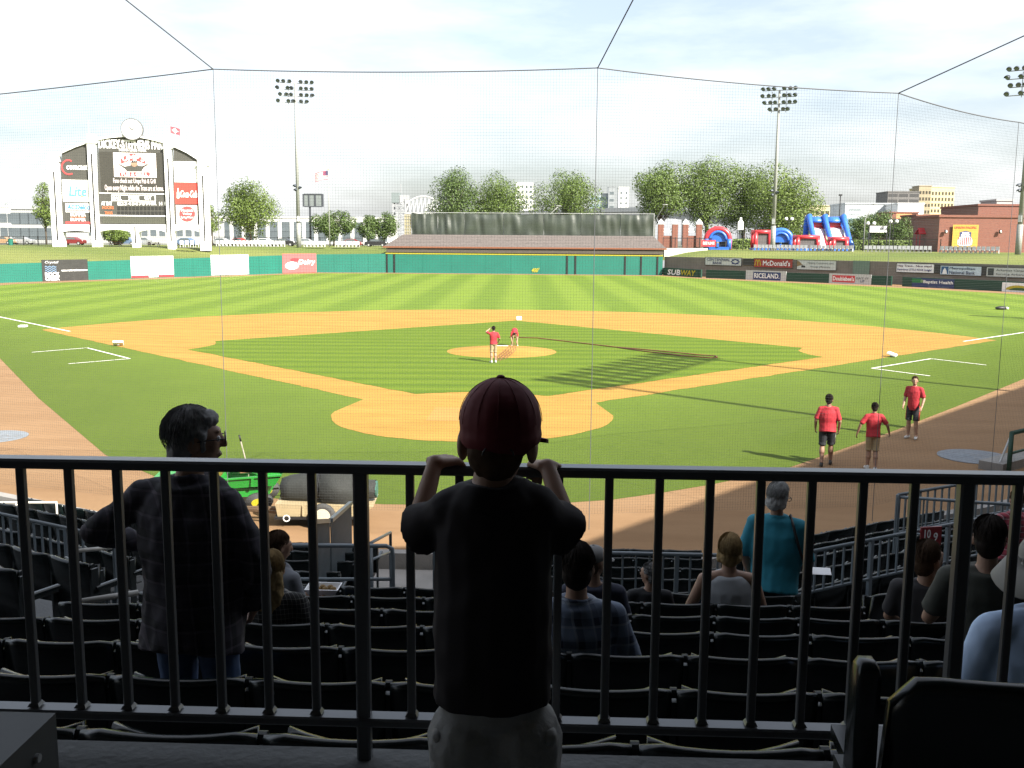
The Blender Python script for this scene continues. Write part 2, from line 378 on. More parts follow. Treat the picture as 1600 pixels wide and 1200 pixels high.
tag(part('grass_bank', mb, M_BERM, None, True), 'sloping grass bank behind the outfield walls', 'ground', kind='structure')
mb = MB(); r0 = [V(p.x, p.y, 4.0) for p in rs[-1]]; r1 = [V(*(outw(p, 3200)[:2]), 4.0) for p in P0]; n = len(r0)
for j in range(n): k = (j+1) % n; mb.add([r0[j], r0[k], r1[k], r1[j]], [(0, 3, 2, 1)])
struct('ground', mb, mat('street_ground', (.12, .125, .10), .9, .3, .02), 'flat street level ground reaching the horizon beyond the ballpark')
# ================================================================== OUTFIELD WALLS AND SIGNS
GREEN = mat('wall_green', A_(38, 148, 128, .42), .55, .08, .4)
DKGREEN = mat('wall_dark_green', A_(20, 92, 70, .40), .55, .12, .6)
def wall(name, label, A, B, h0, h1, material, cuts, thick=.25, topmat=None):
    """wall from A to B built of padding panels; cuts are fractions; a panel is one object"""
    d = B-A; Ln = d.length; rz = math.atan2(d.y, d.x)
    t = thing(name, label, 'wall', A, rz)
    for i, (a, b) in enumerate(zip(cuts, cuts[1:])):
        x0, x1 = a*Ln+.012, b*Ln-.012; ha, hb = h0+(h1-h0)*a, h0+(h1-h0)*b
        mb = MB(); mb.add([(x0, -.1, 0), (x1, -.1, 0), (x1, thick, 0), (x0, thick, 0), (x0, -.1, ha), (x1, -.1, hb), (x1, thick, hb), (x0, thick, ha)],
                          [(0, 3, 2, 1), (4, 5, 6, 7), (0, 1, 5, 4), (1, 2, 6, 5), (2, 3, 7, 6), (3, 0, 4, 7)])
        part('padding_panel', mb, material, t)
    mb = MB(); mb.box(0, 0, 0, Ln, thick*.8, min(h0, h1)-.03); part('backing', mb, DKGREEN, t)
    if topmat:
        mb = MB(); mb.add([(0, -.16, h0+.004), (Ln, -.16, h1+.004), (Ln, thick+.03, h1+.004), (0, thick+.03, h0+.004), (0, -.16, h0+.17), (Ln, -.16, h1+.17), (Ln, thick+.03, h1+.17), (0, thick+.03, h0+.17)],
                          [(0, 3, 2, 1), (4, 5, 6, 7), (0, 1, 5, 4), (1, 2, 6, 5), (2, 3, 7, 6), (3, 0, 4, 7)])
        part('cap_rail', mb, topmat, t)
    return t
def hgt(px, py, A, B): return PL(px, py, A, B).z
def frac(px, A, B):
    p = PL(px, 420, A, B); return ((p-A).x*(B-A).x+(p-A).y*(B-A).y)/((B-A).length**2)
YEL = mat('yellow_cap', A_(235, 225, 60, .42), .5, .05)
hA = hgt(0, 412.5, wl[1], wl[2]); hB = hgt(495, 397.5, wl[1], wl[2])
k0 = wl[0]; 
wall('outfield_wall', 'green padded left field wall carrying advertising boards below the grass bank', wl[1].lerp(wl[2], -.25), wl[2], hA-.25*(hB-hA), hB, GREEN, [i/16 for i in range(17)])
wall('outfield_wall', 'short plain green wall between the red board and the roofed bullpen building', wl[2], wl[3], hB, hgt(603, 396.5, wl[2], wl[3]), GREEN, [i/4 for i in range(5)])
hC = hgt(700, 397.5, wl[3], wl[4]); hD = hgt(1030, 400.5, wl[3], wl[4])
cp = [603, 606, 616, 660, 705, 758, 798, 845, 886, 898, 976, 1001, 1026, 1035]
wall('outfield_wall', 'tall green centre field wall with yellow cap in front of the shingled roof', wl[3], wl[4], hC, hD, GREEN, [max(0, min(1, frac(q, wl[3], wl[4]))) for q in cp], topmat=YEL)
# gates' dark frames in the centre wall
for q in (605, 616.5, 886, 899, 976.5, 1001.5, 1027):
    f = frac(q, wl[3], wl[4]); p = wl[3].lerp(wl[4], f); d = wl[4]-wl[3]; h = hC+(hD-hC)*f
    mb = MB(); mb.box(-.13, -.19, 0, .13, -.105, h-.03)
    tag(part('gate_post', mb, M_BLACK, None, loc=p, rot=(0, 0, math.atan2(d.y, d.x))), 'black upright gate post on the green centre field wall', 'post', 'gate posts on the centre wall')
def sign(name, label, A, B, x0, x1, yt, yb, bg, texts=(), off=.16, thick=.08, cat='sign', group=None, frame=None, shapes=()):
    """board on the vertical plane A-B. texts: (string, u, v, w, h, colour mat, shear, bold) in board fractions"""
    d = (B-A).normalized(); nrm = V(d.y, -d.x, 0)
    if nrm.dot(CAM-A) < 0: nrm = -nrm
    a = PL(x0, yb, A+nrm*off, B+nrm*off); b = PL(x1, yb, A+nrm*off, B+nrm*off); top = PL(x0, yt, A+nrm*off, B+nrm*off)
    w = ((b-a).xy).length; h = top.z-a.z
    t = thing(name, label, cat, a, math.atan2(d.y, d.x), group)
    mb = MB(); mb.box(0, 0, 0, w, thick, h); part('board', mb, bg, t)
    if frame:
        f = MB(); e = .07
        f.box(-e, -.02, -e, w+e, thick*.9, -.003); f.box(-e, -.02, h+.003, w+e, thick*.9, h+e); f.box(-e, -.02, -.003, -.003, thick*.9, h+.003); f.box(w+.003, -.02, -.003, w+e, thick*.9, h+.003)
        part('frame', f, frame, t)
    for i, s in enumerate(shapes):
        poly, mt = s[0], s[1]; mb = MB(); mb.xz([(u*w, v*h) for u, v in poly], -.012-.004*i, .02); part('emblem', mb, mt, t)
    for i, tx in enumerate(texts):
        s, u, v, tw, th, mt = tx[:6]; sh = tx[6] if len(tx) > 6 else 0; bo = tx[7] if len(tx) > 7 else 0
        mb = MB(); letter(mb, s, u*w, v*h, tw*w, th*h, -.045-.004*i, sh, bo*h); part('lettering', mb, mt, t)
    return t
def oval(cx, cy, rx, ry, n=24, a0=0, a1=360): return [(cx+rx*math.cos(R_(a0+(a1-a0)*i/n)), cy+ry*math.sin(R_(a0+(a1-a0)*i/n))) for i in range(n if a1-a0 == 360 else n+1)]
WHT = mat('sign_white', (.80, .80, .80), .6, .03); BLK = mat('sign_black', (.03, .03, .028), .6, .2, 2); RED = mat('sign_red', (.50, .035, .045), .6, .06)
NAVY = mat('sign_navy', (.02, .035, .12), .6, .05); GRY = mat('sign_grey', (.45, .46, .46), .6, .05); PALE = mat('sign_pale', (.50, .53, .50), .6, .06)
L0, L1 = wl[1], wl[2]
def wave(y0, n=3, x0=.06, x1=.30, th=.045):
    up = [(x0+(x1-x0)*i/18, y0+.03*math.sin(i/18*2*math.pi*n)) for i in range(19)]; return up+[(x, y-th) for x, y in reversed(up)]
sign('advertising_board', 'black board with stacked white creek lettering and blue waves on the green wall', L0, L1, 67, 138.5, 406, 440, BLK,
     [('ROCK', .05, .22, .30, .18, WHT, 0, .02), ('CREEK', .05, .04, .30, .15, WHT, 0, .02), ('Crystal', .05, .80, .28, .14, WHT, .3), ('www.rockcreekstone.com', .40, .45, .57, .07, WHT, 0, .02)],
     shapes=[(wave(.70), cm(150, 190, 230)), (wave(.60), cm(150, 190, 230)), (wave(.50), cm(150, 190, 230))])
sign('advertising_board', 'white board with faint sketched script and red stripe along its foot on the wall', L0, L1, 205.5, 272, 400.5, 434, WHT,
     [('Bally', .10, .62, .30, .2, cm(170, 175, 185), .3)], shapes=[([(0, 0), (1, 0), (1, .1), (0, .1)], RED), ([(.4, 0), (.62, 0), (.62, .09), (.4, .09)], WHT)])
shell = [(.5+.20*math.cos(R_(a))*(1+.04*math.cos(R_(a*9))), .50+.42*math.sin(R_(a))*(1+.04*math.cos(R_(a*9)))) for a in range(-50, 231, 8)]+[(.38, .13), (.62, .13)]
shell_in = [(.5+(x-.5)*.9, .5+(y-.5)*.9) for x, y in shell]
sign('advertising_board', 'white board with a thin outlined scallop shell on the green wall', L0, L1, 330.5, 389, 398.5, 430, WHT, shapes=[(shell, cm(235, 180, 160)), (shell_in, WHT)])
sign('advertising_board', 'red board with a white blob logo and script on the green wall', L0, L1, 442, 494.5, 396.5, 427, mat('sign_rose', (.55, .10, .10), .6, .06),
     [('Dairy', .45, .36, .48, .30, WHT, .2, .03)], shapes=[(oval(.27, .38, .2, .2), WHT), (oval(.36, .68, .14, .09), RED)])
sign('distance_marker', 'small slanted yellow distance number on the centre field wall', wl[3], wl[4], 830, 842, 418.5, 426, GREEN, [("400'", 0, .05, .9, .9, YEL, .25, .05)], off=.13, thick=.02)
# right field: low dark green fence in front of a grey retaining wall
R0, R1, R2, R3 = wl[4], wl[5], wl[6], wl[7]
hs = 1.55
def seg(px0, px1, A, B, ytop, label):
    a = PL(px0, 430, A, B); b = PL(px1, 430, A, B); a.z = b.z = 0
    h = PL(px0, ytop, A, B).z
    d = b-a; nn = max(1, int(d.length/3.2))
    return wall('low_fence', label, a, b, h, h, DKGREEN, [i/nn for i in range(nn+1)], .14)
seg(1037, 1096, R0, R1, 418.2, 'low dark green fence panel with white and yellow sandwich shop lettering')
seg(1103.5, 1394, R1, R2, 421.5, 'long low dark green fence under the rice and convenience store boards')
seg(1411, 1640, R2, R3, 432.5, 'low dark green fence carrying the blue hospital board')
SUBY = mat('sign_yellow', A_(245, 225, 40, .45), .6, .05)
sign('lettering_board', 'white and yellow slanted sandwich shop lettering on dark green fence', R0, R1, 1043, 1091, 418.8, 431.5, DKGREEN,
     [('SUB', .0, .2, .42, .62, WHT, .22, .05), ('WAY', .43, .2, .46, .62, SUBY, .22, .05)], thick=.02)
sign('advertising_board', 'white board with navy rice brand plate on low green fence', R1, R2, 1165, 1228, 422, 438, GRY, [('RICELAND.', .22, .28, .62, .45, WHT, 0, .02)], shapes=[([(.19, .12), (.87, .12), (.87, .88), (.19, .88)], NAVY)])
sign('advertising_board', 'white board with red convenience store plate on low green fence', R1, R2, 1295, 1361, 427, 442.5, GRY, [("Doublebee's", .1, .3, .5, .42, WHT, 0, .02), ('EAT IT', .66, .5, .28, .2, cm(110, 110, 115)), ('UP', .75, .2, .1, .25, NAVY)], shapes=[([(.08, .15), (.62, .15), (.62, .85), (.08, .85)], RED)])
sign('advertising_board', 'navy and green board with white hospital lettering on low green fence', R2, R3, 1424.5, 1490, 434, 450, NAVY, [('Baptist Health', .28, .45, .7, .36, WHT, 0, .02), ('Sports Medicine', .40, .12, .5, .2, cm(180, 190, 215))], shapes=[([(0, .55), (.22, .55), (.22, .95), (0, .95)], cm(60, 170, 90)), (oval(.24, .72, .035, .16), cm(170, 210, 150))])
sign('advertising_board', 'white board with green and yellow sun burst at the low fence end', R2, R3, 1565, 1640, 441, 456, WHT, shapes=[(oval(.35, .25, .27, .5, 20, 0, 180), SUBY), (oval(.38, .22, .22, .28, 20, 0, 180), cm(70, 130, 60))])
c = [outw(p, 4.6) for p in (R0, R1, R2, R3)]
c[0] = wl[4]+V(.4, 1.2, 0)
TH = 3.0
def cwall(a, b, z, label):
    d = b-a; nn = max(1, int(d.length/4)); t = thing('retaining_wall', label, 'wall', a, math.atan2(d.y, d.x))
    for i in range(nn):
        mb = MB(); mb.box(d.length*i/nn+.01, 0, 0, d.length*(i+1)/nn-.01, .4, z); part('concrete_panel', mb, mat('wall_concrete', A_(168, 160, 148, .42), .85, .18, .5, .2, 20), t)
cwall(c[0], c[1], TH, 'grey concrete retaining wall beside the roofed bullpen building')
cwall(c[1], c[2], TH, 'grey concrete retaining wall carrying the bank and burger boards')
cwall(c[2], c[2].lerp(c[3], 1.5), TH, 'grey concrete retaining wall carrying the national bank board')
C0, C1, C2, C3 = c
sign('advertising_board', 'pale board with blue bank lettering and diamond emblem on concrete wall', C1, C2, 1102, 1158, 402, 413.5, PALE, [('CENTENNIAL', .04, .55, .66, .36, cm(70, 80, 140), 0, .01), ('BANK', .22, .1, .26, .34, cm(70, 80, 140), 0, .01)], frame=BLK,
     shapes=[([(.84, .1), (.97, .5), (.84, .9), (.71, .5)], NAVY), ([(.75, .18), (.93, .18), (.93, .82), (.75, .82)], NAVY), ([(.84, .28), (.93, .5), (.84, .72), (.75, .5)], PALE)])
arch = [(.02+.02*0, .1)]+[(.035+.028*math.cos(R_(a)), .1+.75*math.sin(R_(a))) for a in range(180, -1, -15)]
def m_arch(x): 
    o = [(x+.022*math.cos(R_(a)), .15+.75*math.sin(R_(a))) for a in range(180, -1, -15)]; i = [(x+.012*math.cos(R_(a)), .15+.62*math.sin(R_(a))) for a in range(0, 181, 15)]
    return o+i
sign('advertising_board', 'red board with golden arches and white burger lettering on concrete wall', C1, C2, 1178, 1238, 404, 417, mat('sign_brickred', (.30, .03, .02), .6, .06), [("McDonald's", .24, .2, .70, .6, WHT, 0, .02)], frame=BLK,
     shapes=[([(.03+(x-.035)*2.2, y) for x, y in m_arch(.05)], SUBY), ([(.13+(x-.095)*2.2, y) for x, y in m_arch(.096)], SUBY)])
sign('advertising_board', 'pale grey board about energy with a hand picture on concrete wall', C1, C2, 1245, 1306, 406.5, 420.5, PALE, [('Helping Customers save', .28, .58, .66, .26, cm(90, 95, 100)), ('Energy efficiently', .36, .18, .5, .24, cm(90, 110, 100))], frame=BLK,
     shapes=[([(0, .3), (.14, .5), (.2, .3), (.05, .9), (0, .95)], cm(190, 160, 110)), ([(.12, .2), (.22, .2), (.22, .4), (.12, .45)], BLK)])
sign('advertising_board', 'white board with purple and red nice view wording on concrete wall', C2, C3, 1400, 1459, 411.5, 424.5, WHT, [('Hey Travs... Nice view!', .04, .56, .9, .3, cm(120, 50, 110), 0, .01), ('Experience LITTLE ROCK tonight', .04, .12, .9, .3, cm(70, 70, 160), 0, .01)], frame=BLK)
sign('advertising_board', 'white board with blue arch emblem and national bank lettering on concrete wall', C2, C3, 1469, 1533, 415, 428.5, mat('sign_ice', (.52, .62, .68), .6, .05), [('Metropolitan', .23, .52, .62, .36, cm(50, 70, 120), 0, .01), ('National Bank', .23, .08, .62, .36, cm(50, 70, 120), 0, .01)], frame=BLK,
     shapes=[([(.02, .08), (.2, .08), (.2, .92), (.02, .92)], cm(70, 130, 190)), ([(.05, .08), (.17, .08), (.15, .5), (.11, .78), (.07, .5)], WHT)])
sign('advertising_board', 'pale green carpentry board with grey lettering at the far concrete wall', C2, C3, 1541, 1640, 417.5, 431.5, PALE, [('Arkansas Carpenters Union', .16, .55, .8, .28, cm(70, 75, 75)), ('Serving Arkansas 501-555', .16, .14, .8, .24, cm(70, 75, 75))], frame=BLK, shapes=[([(.02, .1), (.12, .1), (.12, .9), (.02, .9)], cm(90, 100, 95))])
for x0, x1, yt, yb in ((1161, 1177, 404, 414), (1459.8, 1468, 413, 427), (1533.8, 1540, 416, 430)):
    sign('blank_board', 'narrow black filler board between signs on the concrete wall', C1 if x0 < 1300 else C2, C2 if x0 < 1300 else C3, x0, x1, yt, yb, BLK, cat='sign', group='black filler boards on the concrete wall')
sign('green_screen', 'plain pale green windscreen patch on the grey concrete wall', C1, C2, 1332, 1358, 407, 428, mat('screen_green', A_(150, 180, 160, .42), .7, .1), thick=.03)
# ================================================================== ROOFED BULLPEN BUILDING
A = wl[3]+V(-.6, 2.6, 0); B = wl[4]+V(.6, 2.6, 0); d = (B-A); Ln = d.length; rz = math.atan2(d.y, d.x)
bz = PL(800, 388.5, A, B).z
t = thing('bullpen_building', 'long low building with grey hipped shingle roof and brown fascia behind centre wall', 'building', A, rz)
mb = MB(); mb.box(.5, .6, 2.0, Ln-.5, 9, bz-.02); part('wall', mb, cm(120, 108, 96, .8), t)
rdg = PL(800, 367.5, A+V(0, 5, 0), B+V(0, 5, 0)).z
mb = MB(); mb.add([(-.2, -.3, bz+.2), (Ln+.2, -.3, bz+.2), (Ln+.2, 10, bz+.2), (-.2, 10, bz+.2), (2.3, 4.8, rdg), (Ln-1.6, 4.8, rdg)], [(0, 1, 5, 4), (1, 2, 5), (2, 3, 4, 5), (3, 0, 4), (0, 3, 2, 1)])
part('roof', mb, mat('shingles', A_(140, 130, 125, .42), .9, .2, 2.5, .6, 6), t)
for k in range(1, 9):      # shingle courses
    f = k/9; mb = MB(); a0 = V(-.2, -.3, bz+.2).lerp(V(2.3, 4.8, rdg), f); a1 = V(Ln+.2, -.3, bz+.2).lerp(V(Ln-1.6, 4.8, rdg), f)
    mb.bar(a0+V(0, 0, .02), a1+V(0, 0, .02), .05, .03); part('shingle_course', mb, MATS['shingles'], t)
mb = MB(); mb.box(-.25, -.42, bz-.02, Ln+.25, -.31, bz+.26); part('fascia', mb, cm(178, 110, 75, .6), t)
mb = MB(); mb.box(.3, -.2, bz-.75, Ln-.3, -.1, bz-.05); part('soffit_screen', mb, cm(120, 110, 95, .8), t)
# tarpaulin screen on posts above the roof
T0 = A+V(0, 6.5, 0); T1 = B+V(0, 6.5, 0)
tz0 = PL(800, 368, T0, T1).z-.6; tz1 = PL(800, 333, T0, T1).z
cuts = [620, 643, 684, 726, 787, 850, 908, 970, 1022]
t = thing('tarpaulin_screen', 'tall dark green tarpaulin screen on steel posts above the shingled roof', 'screen')
TARP = mat('tarpaulin', A_(88, 98, 86, .36), .42, .25, .5, spec=.6)
for i, q in enumerate(cuts):
    p = PL(q, 340, T0, T1); mb = MB(); mb.tube([(p.x, p.y+.12, 3.0), (p.x, p.y+.12, tz1+.1)], .06, 8); part('post', mb, M_STEEL, t)
for i, (a, b) in enumerate(zip(cuts[1:], cuts[2:])):
    pa = PL(a, 340, T0, T1); pb = PL(b, 340, T0, T1); nu, nv = 26, 12; rs = []
    for v in range(nv+1):
        row = []
        for u in range(nu+1):
            f = u/nu; g = v/nv; p = pa.lerp(pb, .006+.988*f)
            fold = .16*math.sin(f*math.pi*(7+i % 3)+g*1.5+i)*(.25+.75*g)*abs(noise.noise(V(f*3+i*5, g, 0)))*2.2
            sag = .18*math.sin(math.pi*f)*math.sin(math.pi*g)+.25*noise.noise(V(f*4+i*3, g*2, 2))
            row.append(V(p.x, p.y-.02+fold*.8-sag*.8, tz0+(tz1-tz0)*g-.25*math.sin(math.pi*f)*(g > .9)))
        rs.append(row)
    mb = MB(); vs = [q for r in rs for q in r]; fs = [(v*(nu+1)+u, v*(nu+1)+u+1, (v+1)*(nu+1)+u+1, (v+1)*(nu+1)+u) for v in range(nv) for u in range(nu)]
    mb.add(vs, fs); part('tarpaulin', mb, TARP, t, True)
p0 = PL(620, 340, T0, T1); p1 = PL(1022, 340, T0, T1); mb = MB(); mb.tube([(p0.x, p0.y+.12, tz1), (p1.x, p1.y+.12, tz1)], .05, 6); part('top_rail', mb, M_STEEL, t)
mb = MB(); pm = PL(643, 340, T0, T1)
for k in range(9): z = tz0+(tz1-tz0)*k/8; mb.tube([(p0.x, p0.y+.1, z), (pm.x, pm.y+.1, z)], .025, 4)
for k in range(7): q = p0.lerp(pm, k/6); mb.tube([(q.x, q.y+.1, tz0), (q.x, q.y+.1, tz1)], .025, 4)
part('wire_panel', mb, M_STEEL, t)
mb = MB(); mb.box(0, 0, tz0, 1.2, .05, tz1-.3); part('tan_flap', mb, cm(215, 205, 165), t, loc=(pm.x-1.3, pm.y+.2, 0))
# ================================================================== GRANDSTAND
YR0, PITCH, RISE = -28.46, .84, .235           # first seat row below the railing
ZF0 = 3.34                                      # its floor
def rowy(k): return YR0+PITCH*k
def rowz(k): return ZF0-RISE*k
AR, AL = R_(31), R_(26)                         # the side blocks turn towards the field
def xr(k): return 6.1-.18*k if k < 6.5 else 5.0
def xl(k): return -1.75+PITCH*math.tan(AL/2)*k if k < 8.5 else -1.9
NUP, NLOW = 7, 5
# rows: upper 0..6, cross aisle, lower block
rows = [(rowy(k), rowz(k)) for k in range(NUP)]
AIS = rows[-1][0]+.62; AISZ = rows[-1][1]-RISE
low = [(rowy(0)+PITCH*(9.35+k), .92-.15*k) for k in range(NLOW)]
def kk(y): return (y-YR0)/PITCH
steps = MB()
def tread(y0, y1, z):                           # one tread across the three blocks
    k0, k1 = kk(y0), kk(y1); far = 15
    for (p, q) in (((xl(k0), y0), (xr(k0), y0)),):
        a0 = V(xl(k0), y0, 0); b0 = V(xr(k0), y0, 0); a1 = V(xl(k1), y1, 0); b1 = V(xr(k1), y1, 0)
        L0_ = a0+V(-math.cos(AL), math.sin(AL), 0)*far; L1_ = a1+V(-math.cos(AL), math.sin(AL), 0)*far
        R0_ = b0+V(math.cos(AR), math.sin(AR), 0)*far; R1_ = b1+V(math.cos(AR), math.sin(AR), 0)*far
        for (w0, w1, w2, w3) in ((a0, b0, b1, a1), (L0_, a0, a1, L1_), (b0, R0_, R1_, b1)):
            lo = [V(p.x, p.y, z-.45) for p in (w0, w1, w2, w3)]; hi = [V(p.x, p.y, z) for p in (w0, w1, w2, w3)]
            steps.rings([lo, hi])
for k in range(NUP): tread(rows[k][0]-.22+.003, rows[k][0]-.22+PITCH+(0.0 if k < NUP-1 else .1), rows[k][1])
tread(AIS+.103, low[0][0]-.25, AISZ-.3)
for k in range(NLOW): tread(low[k][0]-.247, low[k][0]-.25+PITCH, low[k][1])
tread(low[-1][0]-.247+PITCH, low[-1][0]+PITCH+.5, low[-1][1]-.12)
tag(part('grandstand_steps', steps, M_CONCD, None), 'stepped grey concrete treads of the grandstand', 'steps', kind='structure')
# walkway where the camera stands, with the kerb that carries the railing
RY = CAM.y+2.40
mb = MB(); mb.box(-14, -36.5, 3.3, 18, RY-.16, 3.96); 
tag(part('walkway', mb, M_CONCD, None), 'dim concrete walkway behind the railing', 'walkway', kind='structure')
mb = MB(); mb.box(-14, RY-.157, 2.9, 18, RY+.045, W(600, 1170, 2.445).z)
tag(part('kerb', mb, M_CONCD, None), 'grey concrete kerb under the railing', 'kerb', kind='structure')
# ------------------------------------------------------------------ seats
M_SEAT = mat('seat_plastic', (.004, .008, .008), .26, .2, 8, spec=.5)
M_IRON = mat('seat_iron', (.012, .016, .016), .45, .2, 8)
def seat_meshes():
    n = 9; back = MB(); rs = []
    for i in range(n):
        u = -1+2*i/(n-1); x = u*.250; by = -.028*(1-u*u); zt = .855+.010*u*u-(.014 if abs(u) == 1 else 0)
        yb = by+.05
        rs.append([V(x, yb+.012, .40), V(x, yb-.012, .40), V(x, by-.035+.0, zt-.03), V(x, by-.030, zt-.008), V(x, by-.016, zt), V(x, by+.002, zt-.006), V(x, by+.008, zt-.03)])
    back.rings(rs)
    pan = MB(); rs = []
    for i in range(n):
        u = -1+2*i/(n-1); x = u*.215; s = .035*u*u; zt = .775+s
        rs.append([V(x, .10, .42), V(x, .075, .43), V(x, .095-.02*(1-u*u), zt-.01), V(x, .105-.02*(1-u*u), zt), V(x, .125-.02*(1-u*u), zt-.004), V(x, .13, zt-.05)])
    pan.rings(rs)
    std = MB(); std.box(-.012, -.01, 0, .012, .06, .80); std.cyl((-.012, .01, .828), .020, .024, 10, 'x'); std.box(-.012, -.0, .58, .012, .32, .61); std.box(-.03, -.06, 0, .03, .14, .015)
    arm = MB(); arm.rings([[V(-.026, y, .612), V(.026, y, .612), V(.026, y, .632), V(.012, y, .64), V(-.012, y, .64), V(-.026, y, .632)] for y in (.03, .1, .25, .33)])
    return back, pan, std, arm
sb, sp, ss, sa = seat_meshes()
proto = thing('stadium_chair', 'x', 'seat')
part('backrest', sb, M_SEAT, proto, True); part('seat', sp, M_SEAT, proto, True)
st = part('standard', ss, M_IRON, proto, loc=(.26, 0, 0)); part('armrest', sa, M_SEAT, st)
clone_first = [True]
def seat(p, rz, label, group):
    if clone_first[0]:
        proto.location = p; proto.rotation_euler = (0, 0, rz); proto['label'] = label; proto['group'] = group; clone_first[0] = False; return proto
    return clone(proto, p, rz, label, group)
SW = .52
GU = 'empty dark green folding seat in the rows between railing and cross aisle'
def block(y, z, k, which, label, group, n, skip=None, x0=0):
    k_ = kk(y)
    for i in range(n):
        if which == 'C':
            x = xl(k_)+.35+SW*(i+.5)+x0; p = V(x, y, z); rz = 0
            if x+SW/2 > xr(k_)-.05: break
        elif which == 'R': p = V(xr(k_), y, z)+V(math.cos(AR), math.sin(AR), 0)*(.30+SW*i+x0); rz = AR
        else: p = V(xl(k_), y, z)+V(-math.cos(AL), math.sin(AL), 0)*(1.15+SW*i+x0); rz = -AL
        if skip and skip(p): continue
        seat(p, rz, label, group)
for k in range(NUP):
    y, z = rows[k]; st_ = (0, .02, -.015, .05, .01, -.03, .03)[k]
    block(y, z, k, 'C', GU, 'seats in the rows below the railing', 15, x0=st_, skip=(lambda p: p.x < .3) if k == 0 else None)
    block(y, z, k, 'R', 'dark green folding seat in the turned upper block beneath the sloping railing', 'seats in the turned upper block', max(0, k-1), x0=st_)
    block(y, z, k, 'L', 'dark green folding seat across the stair aisle from the plaid shirt man', 'seats across the stair aisle', max(0, k-1), x0=st_)
GX0, GX1 = .0, 1.15                            # stair opening through the lower block
for k in range(NLOW):
    y, z = low[k]
    block(y, z, k, 'C', 'dark green folding seat below the cross aisle railing', 'seats below the cross aisle', 14, skip=lambda p: GX0-.25 < p.x < GX1+.3)
    block(y, z, k, 'R', 'dark green folding seat in the turned lower block near the field', 'seats in the turned lower block', 9)
    block(y, z, k, 'L', 'green folding seat by the white pipe rail near the field', 'seats by the white pipe rail', 8)
# front wall of the stand
fw = MB(); fy = low[-1][0]+PITCH+.5; kf = kk(fy)
for a, b in ((V(xl(kf), fy, 0), V(xr(kf), fy, 0)), (V(xr(kf), fy, 0), V(xr(kf), fy, 0)+V(math.cos(AR), math.sin(AR), 0)*26), (V(xl(kf), fy, 0), V(xl(kf), fy, 0)+V(-math.cos(AL), math.sin(AL), 0)*22)):
    fw.bar(a+V(0, .1, .28), b+V(0, .1, .28), .2, .62)
tag(part('backstop_wall', fw, M_CONC, None), 'low grey concrete backstop wall in front of the seats', 'wall')
# ------------------------------------------------------------------ railings
M_RAIL = mat('railing_paint', (.085, .090, .095), .30, .15, 6, spec=.6)
M_RAIL2 = mat('aisle_rail_paint', (.14, .17, .19), .38, .12, 6, spec=.6)
M_RAILW = mat('white_rail_paint', (.55, .52, .45), .5, .08)
def softbar(mb, a, b, w, h, c=.006):
    a = Vector(a); b = Vector(b); t = (b-a).normalized(); up = V(0, 0, 1) if abs(t.z) < .9 else V(0, 1, 0)
    u = t.cross(up).normalized(); v = u.cross(t).normalized(); w /= 2; h /= 2
    pr = [(-w+c, -h), (w-c, -h), (w, -h+c), (w, h-c), (w-c, h), (-w+c, h), (-w, h-c), (-w, -h+c)]
    mb.rings([[a+u*x+v*y for x, y in pr], [b+u*x+v*y for x, y in pr]])
RT = W(800, 738, 2.374).z; RB = W(560, 1123, 2.40).z
t = thing('guard_railing', 'dark steel guard railing with square balusters that the child leans on', 'railing', (0, RY, 0))
mb = MB(); softbar(mb, (-4, 0, RT), (8, 0, RT), .054, .026, .006); part('top_rail', mb, M_RAIL, t)
mb = MB(); softbar(mb, (-4, 0, RB), (8, 0, RB), .052, .024, .005); part('bottom_rail', mb, M_RAIL, t)
px0 = W(33, 745, 2.40).x; px1 = W(1592, 745, 2.40).x; stp = (px1-px0)/20
kz = W(600, 1170, 2.445).z
bm = MB(); softbar(bm, (0, 0, RB+.0125), (0, 0, RT-.0135), .021, .021, .003)
bm.rings([[V(sx*s, sy*s, z) for sx, sy in ((-1, -1), (1, -1), (1, 1), (-1, 1))] for s, z in ((.016, RB+.0155), (.0112, RB+.024))])
bme = bm.mesh('baluster', M_RAIL)
pm = MB(); softbar(pm, (0, 0, kz), (0, 0, RT-.0135), .036, .036, .005); pme = pm.mesh('post', M_RAIL)
for i in range(-12, 36):
    x = px0+stp*i
    if x < -3.8 or x > 7.8: continue
    if i % 12 == 7: obj('post', pme, t, (x, 0, 0))
    else: obj('baluster', bme, t, (x, 0, 0))
def railing(label, pts, zt, zb, mtl, gap=.14, r=.022, br=.010, ends=True, name='aisle_railing', floor=None):
    t = thing(name, label, 'railing')
    pts = [Vector(p) for p in pts]
    mb = MB(); mb.tube([p+V(0, 0, zt) for p in pts], r, 8); part('top_rail', mb, mtl, t, True)
    mb = MB(); mb.tube([p+V(0, 0, zb) for p in pts], r*.8, 8); part('bottom_rail', mb, mtl, t, True)
    b = MB(); b.box(-br, -br, zb, br, br, zt); me = b.mesh('baluster', mtl)
    b2 = MB(); b2.box(-.022, -.022, zb-.3, .022, .022, zt); me2 = b2.mesh('post', mtl)
    for a, c in zip(pts, pts[1:]):
        d = c-a; n = max(1, int(d.length/gap)); rz = math.atan2(d.y, d.x)
        for i in range(n+1):
            q = a+d*(i/n); o = obj('post' if i % 9 == 0 else 'baluster', me2 if i % 9 == 0 else me, t, q, (0, 0, rz))
    return t
ay = low[0][0]-.32; ka = kk(ay)
zt = W(800, 861, ay-CAM.y).z; zb = W(800, 925, ay-CAM.y).z
a = V(xl(ka), ay, 0); b = V(xr(ka), ay, 0)
railing('blue grey baluster railing along the cross aisle beyond the lower man in plaid', [V(GX1+.15, ay, 0), b], zt, zb, M_RAIL2)
